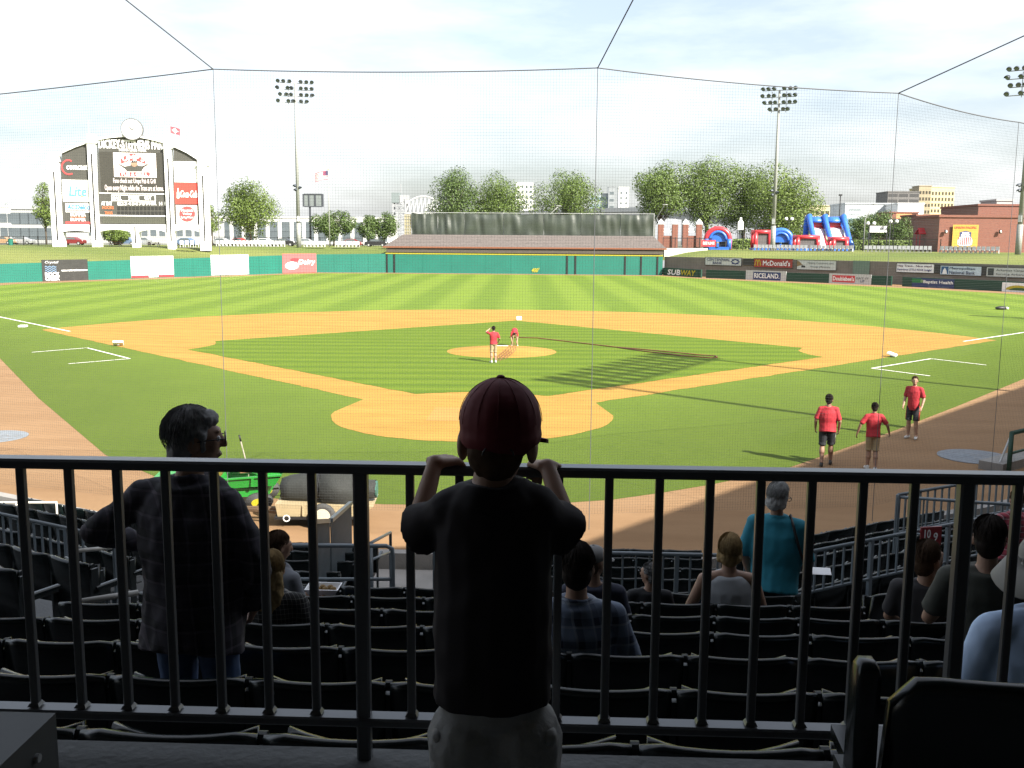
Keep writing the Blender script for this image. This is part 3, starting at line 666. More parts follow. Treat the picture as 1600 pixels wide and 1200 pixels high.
railing('blue grey baluster railing turning up the right side of the aisle', [b, b+V(math.cos(AR), math.sin(AR), 0)*7.5], zt, zb, M_RAIL2)
railing('blue grey baluster railing beyond the seats across the stair aisle', [a+V(-math.cos(AL), math.sin(AL), 0)*7.5, a+V(-math.cos(AL), math.sin(AL), 0)*.9], zt, zb, M_RAIL2)
o2 = V(math.sin(AR)*-1.1, math.cos(AR)*1.1, 0)
railing('second baluster railing behind the red section number sign', [b+V(math.cos(AR), math.sin(AR), 0)*3.0+o2, b+V(math.cos(AR), math.sin(AR), 0)*8.5+o2], zt+.05, zb, M_RAIL2)
railing('short slanting rail linking the two aisle railings by the section sign', [b+V(math.cos(AR), math.sin(AR), 0)*3.0+o2, b+V(math.cos(AR), math.sin(AR), 0)*4.1+V(0, .05, 0)], zt+.02, zb, M_RAIL2, gap=.3)
# stair opening: landing, dense fence panels, bent handrail
mb = MB(); mb.box(GX0-.2, ay+2.6, .05, GX1+.1, low[-1][0]+PITCH+.4, .36); mb.box(GX0-.2, ay+.25, .1, GX1+.1, ay+2.597, .62)
tag(part('stair_landing', mb, M_CONC, None), 'pale concrete stair landing leading down to the field', 'stairs', kind='structure')
def fence_panel(label, p0, p1, z0a, z1a, z0b, z1b, gap=.075):
    t = thing('stair_fence', label, 'fence'); p0 = Vector(p0); p1 = Vector(p1); n = int((p1-p0).length/gap)
    mb = MB(); mb.bar(p0+V(0, 0, z1a), p1+V(0, 0, z1b), .05, .05); part('top_rail', mb, M_RAIL2, t)
    mb = MB(); mb.bar(p0+V(0, 0, z0a), p1+V(0, 0, z0b), .04, .04); part('bottom_rail', mb, M_RAIL2, t)
    for i in range(n+1):
        f = i/n; q = p0.lerp(p1, f); mb = MB(); mb.box(-.008, -.008, z0a+(z0b-z0a)*f, .008, .008, z1a+(z1b-z1a)*f); part('baluster', mb, M_RAIL2, t, loc=q)
fa = W(490, 815, 10.2); fb = W(517, 813, 11.6); fc = W(548, 786, 13.6)
fl = lambda p: V(p.x, p.y, 0)
fence_panel('grey fence panel of close bars climbing beside the stair opening', fl(fb), fl(fc), .95, fb.z, .55, fc.z, .10)
fence_panel('short level grey fence panel of close bars at the stair opening', fl(fa), fl(fb)-V(.02, .02, 0), 1.0, fa.z, .95, fb.z, .10)
h0 = W(442, 852, ay-CAM.y-.1); h1 = W(604, 853, ay-CAM.y-.1); h2 = W(614, 925, ay-CAM.y-.1); h3 = W(442, 905, ay-CAM.y-.1); h4 = W(614, 905, ay-CAM.y-.1)
t = thing('handrail', 'blue grey pipe handrail with rounded corner in front of the stair opening', 'handrail')
mb = MB(); mb.tube([V(h0.x, h0.y, AISZ-.3), V(h0.x, h0.y, h0.z-.06), V(h0.x+.06, h0.y, h0.z), h1, V(h1.x+.06, h1.y, h1.z-.03), V(h2.x, h1.y, h1.z-.10), V(h2.x, h1.y, AISZ-.3)], .024, 8); part('pipe', mb, M_RAIL2, t, True)
mb = MB(); mb.tube([h3, V(h2.x, h3.y, h4.z)], .02, 8); part('lower_pipe', mb, M_RAIL2, t, True)
for q in (V(GX1+.1, fl(fc).y, 0),):
    t = thing('handrail', 'thin grey stair handrail descending towards the warning track', 'handrail')
    s0 = W(580, 848, 11.3); s1 = W(610, 832, 13.4); mb = MB(); mb.tube([V(s0.x, s0.y, .9), s0, s1, V(s1.x, s1.y, .3)], .022, 8); part('pipe', mb, M_RAIL2, t, True)
    s0 = W(580, 875, 11.3); s1 = W(610, 862, 13.4); mb = MB(); mb.tube([s0, s1], .018, 8); part('lower_pipe', mb, M_RAIL2, t, True)
# white pipe rail and aisle handrail on the left
t = thing('pipe_rail', 'cream white two bar pipe rail in the sun beside the green seats', 'railing')
q0 = W(-60, 786, 15.4); q1 = W(88, 785, 15.4)
mb = MB(); mb.tube([q0, V(q1.x, q1.y, q1.z), V(q1.x, q1.y, .1)], .024, 8); part('top_bar', mb, M_RAILW, t, True)
mb = MB(); mb.tube([q0-V(0, 0, .28), q1-V(0, 0, .28)], .02, 8); part('lower_bar', mb, M_RAILW, t, True)
qm = W(26, 786, 15.4); mb = MB(); mb.tube([V(qm.x, qm.y, .1), qm], .024, 8); part('post', mb, M_RAILW, t, True)
t = thing('aisle_handrail', 'pale slanted aisle handrail on dark uprights beside the stair seats', 'handrail')
mb = MB(); mb.tube([W(120, 941, 6.2), W(215, 926, 6.5)], .022, 8); part('pipe', mb, mat('worn_rail', (.34, .33, .30), .5, .2), t, True)
for q in (W(168, 934, 6.35), W(178, 932, 6.4)): mb = MB(); mb.tube([q, V(q.x, q.y, 1.8)], .018, 6); part('upright', mb, M_RAIL2, t)
t = thing('aisle_handrail', 'thin pale aisle handrail rising beside the far stair seats', 'handrail')
mb = MB(); mb.tube([W(118, 861, 9.0), W(180, 855, 9.6)], .02, 8); part('pipe', mb, MATS['worn_rail'], t, True)
q = W(178, 856, 9.55); mb = MB(); mb.tube([q, V(q.x, q.y, 1.2)], .018, 6); part('upright', mb, M_RAIL2, t)
# section number sign
q = W(1455, 838, (b+V(math.cos(AR), math.sin(AR), 0)*2.2).y-CAM.y-.12)
t = thing('section_sign', 'small dark red section number sign with white digits on the aisle railing', 'sign', q, R_(12))
mb = MB(); mb.box(-.13, 0, -.11, .13, .02, .11); part('plate', mb, mat('sign_maroon', (.20, .015, .02), .5, .1), t)
mb = MB(); letter(mb, '10', -.09, -.02, .075, .10, -.006, 0, .004); letter(mb, '9', .025, -.06, .05, .10, -.006, 0, .004); part('digits', mb, WHT, t)
# chair close to the camera
def near_chair(px, label):
    p = W(px, 1058, 1.72)
    t = thing('stadium_chair', label, 'chair', (p.x, p.y, 3.96), R_(-2)); hz = p.z-3.96
    bk = MB(); rs = []
    for i in range(13):
        u = -1+2*i/12; x = u*.25; by = -.03*(1-u*u); zt = hz-(.055 if abs(u) == 1 else .020 if abs(u) > .9 else .004 if abs(u) > .8 else 0)
        rs.append([V(x, by+.09, .38), V(x, by+.06, .38), V(x, by-.022, zt-.03), V(x, by-.018, zt-.008), V(x, by-.002, zt), V(x, by+.014, zt-.006), V(x, by+.020, zt-.03)])
    bk.rings(rs); part('backrest', bk, M_SEAT, t, True)
    pn = MB(); pn.rings([[V(x, .10, .42), V(x, .5, .44), V(x, .5, .47), V(x, .1, .45)] for x in (-.22, -.1, .1, .22)]); part('seat', pn, M_SEAT, t)
    for s in (-1, 1):
        ar = MB(); ar.rings([[V(s*.292-.020, y, .60), V(s*.292+.020, y, .60), V(s*.292+.020, y, z-.012), V(s*.292+.012, y, z), V(s*.292-.012, y, z), V(s*.292-.020, y, z-.012)] for y, z in ((-.02, hz+.006), (-.005, hz+.020), (.025, hz+.018), (.04, hz-.01), (.05, hz-.2))])
        st = part('side_standard', ar, M_SEAT, t, True)
        lg = MB(); lg.box(s*.30-.022, -.01, .0, s*.30+.022, .08, .62); lg.box(s*.30-.02, .0, .40, s*.30+.02, .30, .43); part('leg', lg, M_IRON, t)
near_chair(1615, 'black stadium chair back close to the railing beside the child')
# steel plinth at the left foot of the railing
q = W(87, 1114, 2.18); t = thing('plinth', 'grey painted steel box at the foot of the railing', 'box', (q.x, q.y, 0), 0)
mb = MB(); mb.box(-1.4, -.27, 3.96, 0, 0, q.z); part('casing', mb, mat('plinth_paint', (.075, .080, .080), .6, .15, 4), t)
mb = MB(); mb.cyl((-.002, -.10, q.z-.06), .010, .012, 8, 'x'); part('bolt', mb, M_STEEL, t)
# ------------------------------------------------------------------ roof over the stand, and an unseen rear wall added to block light
front = [(-34, -32), (-10, -28), (5, -25.6), (15.2, -23.9), (33.5, -2.0), (58.5, 27.6)]
bk_ = [(72, 16), (49, -14), (26, -42), (5, -46), (-34, -46)]
mb = MB(); mb.prism(front+bk_, 12.0, 12.35)
tag(part('grandstand_roof', mb, mat('roof_steel', (.05, .055, .06), .8, .1), None), 'wide flat canopy roof over the grandstand', 'roof')
mb = MB()
for a, b in zip([(-34, -37)]+[(20, -37), (46, -10), (68, 16)], [(20, -37), (46, -10), (68, 16)]): mb.bar(V(*a, 6), V(*b, 6), .3, 11.9)
tag(part('light_block_wall', mb, mat('blocker_dark', (.06, .06, .06), .9, .15), None), 'dark unseen wall added behind the grandstand to block light', 'wall')
mb = MB(); mb.box(-14, -38, 0, 18, -36.6, 3.9); 
for i, (x, y) in enumerate([(-12, -33), (12, -33.5)]):
    c_ = MB(); c_.cyl((x, y, 3.96), .2, 8.03, 16); tag(part('roof_column', c_, M_RAIL, None), 'round steel column holding up the grandstand roof', 'column', 'roof columns')
# ------------------------------------------------------------------ backstop net
ND = 17.6
M_NET = mat('net_cord', (.055, .06, .06), .8, 0); M_CABLE = mat('net_cable', (.09, .095, .10), .6, 0)
corners = [W(-420, 185, ND+3.2), W(333, 108, ND), W(934, 106, ND), W(1404, 145.5, ND+.9), W(1592, 191, ND+3.6), W(1950, 250, ND+8)]
names = ['left end panel beyond the plaid shirt man', 'panel above home plate with level top edge', 'panel right of home plate above the mound', 'narrow panel towards first base', 'end panel on the first base side']
for i, (a, b) in enumerate(zip(corners, corners[1:])):
    d = b-a; Lh = d.xy.length; z0n = .6; nm = MB(); gapn = .05; n = int(Lh/gapn); r = .0011
    for k in range(1, n):
        q = a.lerp(b, k/n); sagz = -.06*4*(k/n)*(1-k/n)
        nm.tube([(q.x, q.y, z0n), (q.x, q.y, q.z+sagz)], r, 3)
    nz_ = int((min(a.z, b.z)-z0n)/gapn)
    for k in range(nz_+8):
        z = z0n+gapn*k
        fa_ = 0; fb_ = 1
        if z > a.z-.07 and a.z < b.z: fa_ = min(1, (z-a.z+.09)/(b.z-a.z+1e-6))
        if z > b.z-.07 and b.z < a.z: fb_ = max(0, (a.z-z-.09)/(a.z-b.z+1e-6))
        if z > max(a.z, b.z)-.08 or fb_-fa_ < .02: continue
        nm.tube([V(*a.lerp(b, fa_).xy, z), V(*a.lerp(b, fb_).xy, z)], r, 3)
    t = thing('safety_net', 'fine backstop safety net, '+names[i], 'net', V(0, 0, 0), 0)
    part('netting', nm, M_NET, t)
    cb = MB(); cb.tube([a.lerp(b, k/12)+V(0, 0, -.06*4*(k/12)*(1-k/12)) for k in range(13)], .011, 6); part('top_cable', cb, M_CABLE, t)
    cb = MB(); cb.tube([b, V(b.x, b.y, .3)], .0065, 6); part('side_cable', cb, M_CABLE, t)
def wire(cpt, p0, p1, yd, zt_, label):
    s = 1.0
    for k in range(400):
        s = 1+k*.05; q = (p0[0]+(p1[0]-p0[0])*s, p0[1]+(p1[1]-p0[1])*s); e = W(q[0], q[1], yd)
        if e.z > zt_: break
    mb = MB(); mb.tube([cpt, e], .011, 6)
    tag(part('guy_wire', mb, M_CABLE, None), label, 'cable')
wire(corners[1], (333, 108), (197, 0), 7.2, 12.0, 'thin steel guy wire from the net corner above the batting circle up to the roof')
wire(corners[2], (934, 106), (989, 0), 7.2, 12.0, 'thin steel guy wire from the middle net corner up to the roof')
wire(corners[3], (1404, 145.5), (1600, 56), 13, 12.0, 'thin steel guy wire from the net corner nearest first base up to the roof')
# ================================================================== LIGHT TOWERS
M_POLE = mat('tower_pole', A_(205, 208, 200, .40), .5, .06); M_LAMP = mat('lamp_housing', (.05, .06, .075), .45, .1); M_GLASS = mat('lamp_glass', (.16, .18, .21), .15, .05)
def light_tower(base, H, aim, rows_, label, low_lamps=True, lean=0):
    t = thing('light_tower', label, 'light tower', base, aim, 'stadium light towers')
    mb = MB(); mb.tube([(0, 0, 0), (0, 0, 4.2)], .42, 12); part('base_sleeve', mb, M_POLE, t, True)
    mb = MB(); mb.tube([(0, 0, 4.2), (lean, 0, H)], [.34, .17], 12); part('pole', mb, M_POLE, t, True)
    lm = MB(); lm.rings([[V(.34*c_*math.cos(2*math.pi*j/12), y, .34*c_*math.sin(2*math.pi*j/12)) for j in range(12)] for y, c_ in ((.36, .3), (.25, .62), (-.02, 1.0), (-.14, 1.0))])
    lm.rings([[V(.36*math.cos(R_(a)), y, .36*math.sin(R_(a))) for a in range(0, 181, 20)]+[V(.33*math.cos(R_(a)), y, .33*math.sin(R_(a))) for a in range(180, -1, -20)] for y in (-.14, -.42)])
    lme = lm.mesh('lamp', M_LAMP); gl = MB().cyl((0, -.15, 0), .29, .012, 12, 'y').mesh('lens', M_GLASS)
    for r, (dz, xs) in enumerate(rows_):
        z = H-dz; mb = MB(); mb.box(min(xs)-.1, -.05, z-.06, max(xs)+.1, .07, z+.05); part('crossarm', mb, M_POLE, t)
        for x in xs:
            l = obj('lamp', lme, t, (x+lean, -.1, z+.30), (R_(24), 0, R_(random.uniform(-24, 24)))); obj('lens', gl, l)
    mb = MB(); mb.box(-1.2, .05, H-rows_[-1][0]-.3, -1.1, .1, H-.2); mb.box(1.1, .05, H-rows_[-1][0]-.3, 1.2, .1, H-.2); part('bracket', mb, M_POLE, t)
    if low_lamps:
        z = H*.37
        for x, dz in ((-.45, .3), (.35, 0), (-.35, -.4)):
            l = obj('flood_lamp', lme, t, (x, -.2, z+dz), (R_(30), 0, R_(x*90))); l.scale = (.8, .8, .8)
    mb = MB(); mb.box(-.22, -.55, 4.5, .22, -.3, 5.4); part('control_box', mb, M_STEEL, t)
    return t
def facing(p): return math.atan2(-(0-p.x), (20-p.y))+math.pi if False else math.atan2(p.x, -(20-p.y)) if False else math.atan2(20-p.y, 0-p.x)+math.pi/2
def tower_at(px, yb, yt, dy, rows_, label, **k):
    b = W(px, yb, dy); tp = W(px, yt, dy); b2 = V(b.x, b.y, 3.95); H = tp.z-3.95
    return light_tower(b2, H, facing(b2), rows_, label, **k)
RW = [(.0, [-2.9+.95*0, -1.95, -1.0, 1.0, 1.9, 2.85]), (1.1, [-3.0, -1.3, -.6, .95, 1.9, 2.85]), (2.2, [-2.6, -1.6, -.7, 1.0, 1.9, 2.8]), (3.3, [-3.0, -1.2, -.45, 1.0, 1.85])]
tower_at(467, 384, 130, 175, RW, 'tall pale light tower with four rows of lamps beside the flagpole')
tower_at(1207, 388, 141, 170, [(0, [-2.6, -1.7, -.8, .8, 1.7, 2.6]), (1.1, [-2.7, -1.7, -.8, .8, 1.7, 2.6]), (2.2, [-2.3, -1.4, -.6, .8, 1.7, 2.6]), (3.3, [-1.4, -.5, .7, 1.5])], 'tall pale light tower rising between the inflatable play structures')
tower_at(1590, 402, 108, 141, RW, 'tall pale light tower beside the brick building')
tower_at(1350, 400, 108, 100, RW, 'tall light tower behind the first base stand').location = (55.5, 29, 0)
# wide lamp rack on the roof (its shadow falls across the infield)
def rack(p0, p1, H, label):
    d = p1-p0; Ln = d.length; t = thing('roof_light_rack', label, 'light tower', p0, math.atan2(d.y, d.x))
    for x in (0, Ln): mb = MB(); mb.tube([(x, 0, 12.37), (x, 0, H+2.9)], .16, 10); part('pole', mb, M_POLE, t, True)
    for r in range(3):
        z = H+.2+r*1.0; mb = MB(); mb.box(-.8, -.06, z-.07, Ln+.8, .06, z+.07); part('crossarm', mb, M_POLE, t)
        for i in range(13): mb = MB(); mb.cyl((-.6+i*(Ln+1.2)/12, -.05, z+.35), .27, .4, 10, 'y'); part('lamp', mb, M_LAMP, t, True)
rack(V(28.4, -14.6, 0), V(33.6, -5.4, 0), 24, 'wide rack of stadium lamps on two poles above the grandstand roof')
# ================================================================== SCOREBOARD
SA = W(78, 387, 148); SBp = W(326, 383, 153); sd_ = SBp-SA; sd_.z = 0; sdir = sd_.normalized(); srz = math.atan2(sdir.y, sdir.x)
S0 = V(SA.x, SA.y, 0); S1 = S0+sdir*10
def sc(cx, cy):
    p = PL(60+cx/5.454, 180+cy/5.454, S0, S1); return ((p-S0).dot(sdir), p.z)
BW = mat('scoreboard_white', (.74, .74, .72), .6, .05); BG = mat('scoreboard_dark', (.055, .054, .046), .6, .12, 1.0)
t = thing('scoreboard', 'large white arched scoreboard with dark screen, clock and sponsor panels on the bank', 'scoreboard', S0, srz)
SBROOT = t
def poly(name, pts, y0, y1, mt, par=None):
    mb = MB(); mb.xz([sc(*p) for p in pts], y0, y1); return part(name, mb, mt, par or t)
def rect(name, x0, y0, x1, y1, d0, d1, mt, par=None):
    a = sc((x0+x1)/2, y1); b = sc((x0+x1)/2, y0); xa = sc(x0, (y0+y1)/2)[0]; xb = sc(x1, (y0+y1)/2)[0]
    mb = MB(); mb.box(xa, d0, a[1], xb, d1, b[1]); return part(name, mb, mt, par or t)
for x0, x1, yt in ((105, 196, 345), (443, 512, 190), (1090, 1152, 235), (1368, 1450, 380)):
    a = sc((x0+x1)/2, 1125); xa, xb = sc(x0, 700)[0], sc(x1, 700)[0]; zt_ = sc((x0+x1)/2, yt)[1]
    mb = MB(); mb.box(xa, -.5, 3.5, xb, 1.5, zt_); c_ = part('column', mb, BW, t)
    mb = MB(); mb.box(xa-.15, -.65, zt_-.9, xb+.15, 1.65, zt_-.7); mb.box(xa+.1, -.4, zt_+.003, xb-.1, 1.4, zt_+.5); part('column_cap', mb, BW, c_)
    xm = (xa+xb)/2; mb = MB(); mb.box(xm-.1, -.53, 5.0, xm+.1, -.49, zt_-2.4); part('slot', mb, M_BLACK, c_)
    mb = MB(); mb.tube([(xm-.4, .5, zt_+.4), (xm-.4, .5, zt_+2.6)], .035, 5); part('lightning_rod', mb, M_STEEL, c_)
# faces
poly('face_panel', [(200, 1000), (445, 1000), (445, 232), (320, 272), (200, 328)], 0, .6, BG)
arc = [(512+ (1090-512)*i/16, 212-55*math.sin(math.pi*i/16)*.75+ (33)*i/16) for i in range(17)]
poly('face_panel', [(512, 935), (1090, 935)]+list(reversed(arc)), 0, .6, BG)
poly('face_panel', [(1152, 935), (1368, 935), (1368, 388), (1265, 322), (1152, 270)], 0, .6, BG)
def edge(pts, th, nm='coping'):
    a = [sc(*p) for p in pts]; mb = MB(); mb.xz(a+[(x, z+th) for x, z in reversed(a)], -.35, 1.0); part(nm, mb, BW, t)
edge([(196, 330), (320, 274), (443, 233)], .28); edge(arc, .32); edge([(1152, 270), (1265, 322), (1368, 388)], .28)
# base beam with four arched openings
def beam(x0, x1, yb, ya):
    xa, xb = sc(x0, 960)[0], sc(x1, 960)[0]; z1_ = sc((x0+x1)/2, 932)[1]; zs = sc((x0+x1)/2, yb)[1]; za = sc((x0+x1)/2, ya)[1]
    ar = [(xa+(xb-xa)*i/14, zs+(za-zs)*math.sin(math.pi*i/14)**.7) for i in range(15)]
    mb = MB()
    for (ax, az), (bx, bz_) in zip(ar, ar[1:]):
        mb.add([(ax, -.3, az), (bx, -.3, bz_), (bx, -.3, z1_), (ax, -.3, z1_), (ax, 1.3, az), (bx, 1.3, bz_), (bx, 1.3, z1_), (ax, 1.3, z1_)], [(0, 1, 2, 3), (7, 6, 5, 4), (0, 4, 5, 1), (3, 2, 6, 7)])
    part('arch_beam', mb, BW, t)
beam(200, 440, 998, 985); beam(512, 800, 1000, 975); beam(858, 1090, 1000, 975); beam(1152, 1368, 995, 975)
xa, xb = sc(800, 1000)[0], sc(858, 1000)[0]; z1_ = sc(830, 932)[1]
mb = MB(); mb.box(xa, -.4, 3.5, xb, 1.4, z1_); pr_ = part('pier', mb, BW, t); xm = (xa+xb)/2; mb = MB(); mb.box(xm-.09, -.43, 4.6, xm+.09, -.39, z1_-.3); part('slot', mb, M_BLACK, pr_)
for x0, x1 in ((430, 443), (1078, 1090)):
    pass
# clock
cx_, cz_ = sc(803, 122); ck = MB(); ck.cyl((cx_, -.55, cz_), 1.48, .5, 40, 'y'); ck_ = part('clock', ck, BW, t)
mb = MB(); rr = [[V(cx_+r*math.cos(2*math.pi*j/40), y, cz_+r*math.sin(2*math.pi*j/40)) for j in range(40)] for r, y in ((1.5, -.6), (1.6, -.6), (1.6, -.03), (1.5, -.03))]; mb.rings(rr, close=True); part('rim', mb, cm(150, 150, 150), ck_)
mb = MB(); mb.bar((cx_+.05, -.58, cz_-.15), (cx_+.6, -.58, cz_+.5), .03, .09); mb.bar((cx_+.05, -.58, cz_-.1), (cx_-.4, -.58, cz_+.28), .03, .11); part('hands', mb, M_BLACK, ck_)
for s in (-1, 1): mb = MB(); mb.xz([(cx_+s*1.1, cz_-1.5), (cx_+s*2.1, cz_-1.25), (cx_+s*1.2, cz_-.6)][::s], .0, .25); part('clock_bracket', mb, cm(120, 120, 120), t)
# screen, line score
def txt(s, x0, y0, x1, y1, mt, d=-.06, shear=0, bold=0, name='lettering', par=None):
    a = sc(x0, y1); b = sc(x1, y0); mb = MB(); letter(mb, s, a[0], a[1], b[0]-a[0], b[1]-a[1], d, shear, bold); return part(name, mb, mt, par or t)
rect('screen', 530, 316, 1080, 660, -.03, .02, mat('screen_dark', (.045, .043, .035), .3, .06))
txt('DICKEY-STEPHENS PARK', 515, 222, 1084, 282, BW, -.08, 0, .09); txt('North Little Rock', 688, 283, 918, 308, BW, -.05, 0, .02)
im = rect('picture', 642, 322, 1004, 529, -.06, -.031, mat('picture_ground', (.75, .66, .62), .5, .05))
PR = mat('picture_red', (.58, .06, .06), .5, .05)
poly('picture_shape', [(700+6*i, 388-62*math.sin(math.pi*(i+3)/40)) for i in range(36)]+[(916-6*i, 425-62*math.sin(math.pi*(38-i)/40)*.6) for i in range(36)], -.075, -.055, PR, im)
txt("UMP'S", 715, 340, 900, 392, WHT, -.09, 0, .05, par=im)
poly('picture_shape', [(722, 440), (757, 480), (880, 480), (905, 435), (850, 430), (830, 395), (800, 392), (785, 428)], -.07, -.055, BG, im)
poly('picture_shape', [(685, 412), (740, 440), (730, 452), (690, 424)], -.07, -.055, BG, im); poly('picture_shape', [(930, 412), (935, 425), (890, 450), (885, 438)], -.07, -.055, BG, im)
poly('picture_shape', [(818+28*math.cos(R_(a)), 412+28*math.sin(R_(a))) for a in range(0, 360, 24)], -.082, -.06, cm(225, 180, 150), im)
poly('picture_shape', [(788, 405), (800, 388), (845, 390), (842, 402)], -.09, -.06, M_BLACK, im)
poly('picture_shape', [(690, 500), (700, 485), (940, 485), (955, 500), (940, 522), (700, 522)], -.07, -.055, PR, im); txt('PUB & GRILL', 712, 491, 930, 517, WHT, -.09, 0, .03, par=im)
PINK = mat('screen_text', (.62, .55, .55), .5, 0)
txt('Fans check out Umps Pub & Grill', 640, 543, 998, 590, PINK, -.06, 0, .02); txt('Open every Night while the Travs are at home.', 568, 600, 1066, 655, PINK, -.06, 0, .02)
for x0, y0, x1, y1 in ((520, 664, 1102, 672), (520, 852, 1102, 862), (622, 680, 1000, 686), (622, 728, 1000, 734), (622, 686, 630, 728), (992, 686, 1000, 728)): rect('rule', x0, y0, x1, y1, -.07, -.02, BW)
for s, x0, x1 in (('BALL', 640, 706), ('STRIKE', 768, 856), ('OUT', 906, 960)): txt(s, x0, 692, x1, 722, BW, -.06, 0, .05)
txt('AT BAT', 537, 738, 626, 768, BW, -.06, 0, .05)
for s, x in (('1', 676), ('2', 702), ('3', 732), ('4', 766), ('5', 796), ('6', 826), ('7', 856), ('8', 882), ('9', 914), ('10', 944), ('R', 982), ('H', 1030), ('E', 1074)): txt(s, x, 742, x+(22 if s != '10' else 30), 768, BW, -.06, 0, .05, 'digit')
ORG = mat('score_orange', (.55, .16, .06), .5, 0); txt('HOOKS', 545, 778, 640, 800, ORG, -.06, 0, .03); txt('TRAVS', 566, 822, 630, 844, ORG, -.06, 0, .03)
CELL = mat('score_cell', (.022, .022, .02), .4, 0)
for r_, (y0, y1) in enumerate(((778, 808), (820, 848))):
    for i in range(13): x = 674+i*32; rect('score_cell', x, y0, x+24, y1, -.05, -.02, CELL)
rect('dark_band', 545, 868, 1085, 922, -.04, -.001, mat('score_olive', (.06, .062, .045), .6, .1))
# sponsor panels
txt('comcast', 240, 428, 418, 464, BW, -.06, 0, .06)
mb = MB(); x_, z_ = sc(258, 444); mb.rings([[V(x_+r*math.cos(R_(a)), y, z_+r*1.1*math.sin(R_(a))) for r, y in ((.85, -.06), (1.05, -.06), (1.05, -.01), (.85, -.01))] for a in range(60, 301, 15)]); part('emblem', mb, PR, t)
rect('sponsor_panel', 206, 551, 447, 740, -.05, -.001, BW); txt('Lite', 262, 612, 402, 690, mat('lite_blue', (.10, .26, .55), .5, 0), -.09, .12, .1)
poly('emblem', [(355, 684), (375, 676), (402, 682), (400, 694), (365, 696)], -.07, -.04, SUBY)
rect('sponsor_panel', 232, 752, 440, 828, -.05, -.001, BW); txt('ACDelco', 246, 765, 434, 803, mat('delco_blue', (.06, .22, .52), .5, 0), -.09, .1, .07); rect('stripe', 238, 810, 434, 816, -.07, -.045, PR)
txt('BUMPER', 275, 838, 402, 862, BW, -.06, 0, .04); txt('BUMPER', 275, 878, 402, 903, BW, -.06, 0, .04); rect('stripe', 275, 866, 402, 871, -.06, -.01, ORG); rect('stripe', 232, 908, 444, 927, -.06, -.01, PR)
rect('sponsor_panel', 1156, 395, 1364, 572, -.05, -.001, BW)
rect('sponsor_panel', 1162, 578, 1368, 758, -.05, -.001, mat('cola_red', (.56, .055, .04), .5, .04)); txt('Coca-Cola', 1206, 645, 1350, 700, BW, -.08, .15, .06)
poly('emblem', [(1180, 708), (1180, 660), (1187, 645), (1187, 622), (1195, 622), (1195, 645), (1202, 660), (1202, 708)], -.08, -.04, BW)
rect('sponsor_panel', 1175, 768, 1358, 926, -.05, -.001, mat('panel_cream', (.68, .60, .55), .5, .04))
poly('emblem', [(1268+68*math.cos(R_(a)), 842+66*math.sin(R_(a))) for a in range(0, 360, 12)], -.075, -.04, PR)
for s, y, w_ in (('Mountain', 800, 50), ('Valley', 832, 38), ('Spring Water', 862, 52)): txt(s, 1268-w_, y, 1268+w_, y+22, WHT, -.1, 0, .02)
# ================================================================== FLAGS
def flag(name, label, base, top_z, fl_w, fl_h, direction, stripes, pole_r=.07):
    t = thing(name, label, 'flag', base)
    mb = MB(); mb.tube([(0, 0, 0), (0, 0, top_z-base.z)], [pole_r, pole_r*.6], 8); part('pole', mb, M_POLE, t, True)
    mb = MB(); mb.ell((0, 0, top_z-base.z+.08), .1, .1, .1, 8, 6); part('finial', mb, SUBY, t, True)
    H = top_z-base.z-.1
    for (u0, u1, v0, v1, mt) in stripes:
        n = 10; mb = MB(); vs = []; off = .012*(mt not in (WHT,))
        for i in range(n+1):
            u = u0+(u1-u0)*i/n
            for v in (v0, v1): vs.append((direction*u*fl_w, .16*math.sin(u*7)*u-off, H-(1-v)*fl_h-.35*u*u*fl_h))
        mb.add(vs, [(2*i, 2*i+2, 2*i+3, 2*i+1) for i in range(n)]); part('cloth', mb, mt, t)
        if off: mb2 = MB(); mb2.add([(x, y+2*off, z) for x, y, z in vs], mb.f); part('cloth', mb2, mt, t)
b = W(515, 378, 178); FR = mat('flag_red', (.45, .06, .08), .7, 0); FB = mat('flag_blue', (.05, .06, .14), .7, 0)
st_ = [(0, 1, i/13, (i+1)/13, FR if i % 2 == 0 else WHT) for i in range(13)]+[(0, .4, .46, 1, FB)]
tp = W(511, 266, 178); flag('flagpole', 'white flagpole flying a striped red, white and blue national flag', V(b.x, b.y, 4.0), tp.z, 2.4, 1.5, -1, [(u0, u1, v0, v1, m_) for u0, u1, v0, v1, m_ in st_], .11)
x_, z_ = sc(1122, 240); zt_ = sc(1122, 86)[1]; p = S0+sdir*x_
t = thing('flagpole', 'thin pole with red flag and white diamond on the scoreboard column', 'flag', V(p.x, p.y, z_-.5), srz)
mb = MB(); mb.tube([(0, .6, 0), (0, .6, zt_-z_+.5)], .04, 6); part('pole', mb, M_STEEL, t)
def fgrid(pts, y): return [(u*1.45, .6+.10*math.sin(u*6)+y, zt_-z_+.45-(1-v)*1.0-.38*u) for u, v in pts]
g = [(i/8, j) for i in range(9) for j in (0, 1)]; mb = MB(); mb.add(fgrid(g, 0), [(2*i, 2*i+2, 2*i+3, 2*i+1) for i in range(8)]); part('cloth', mb, FR, t)
mb = MB(); mb.add(fgrid([(.15, .5), (.5, .08), (.85, .5), (.5, .92)], -.03), [(0, 1, 2, 3)]); part('diamond', mb, WHT, t)
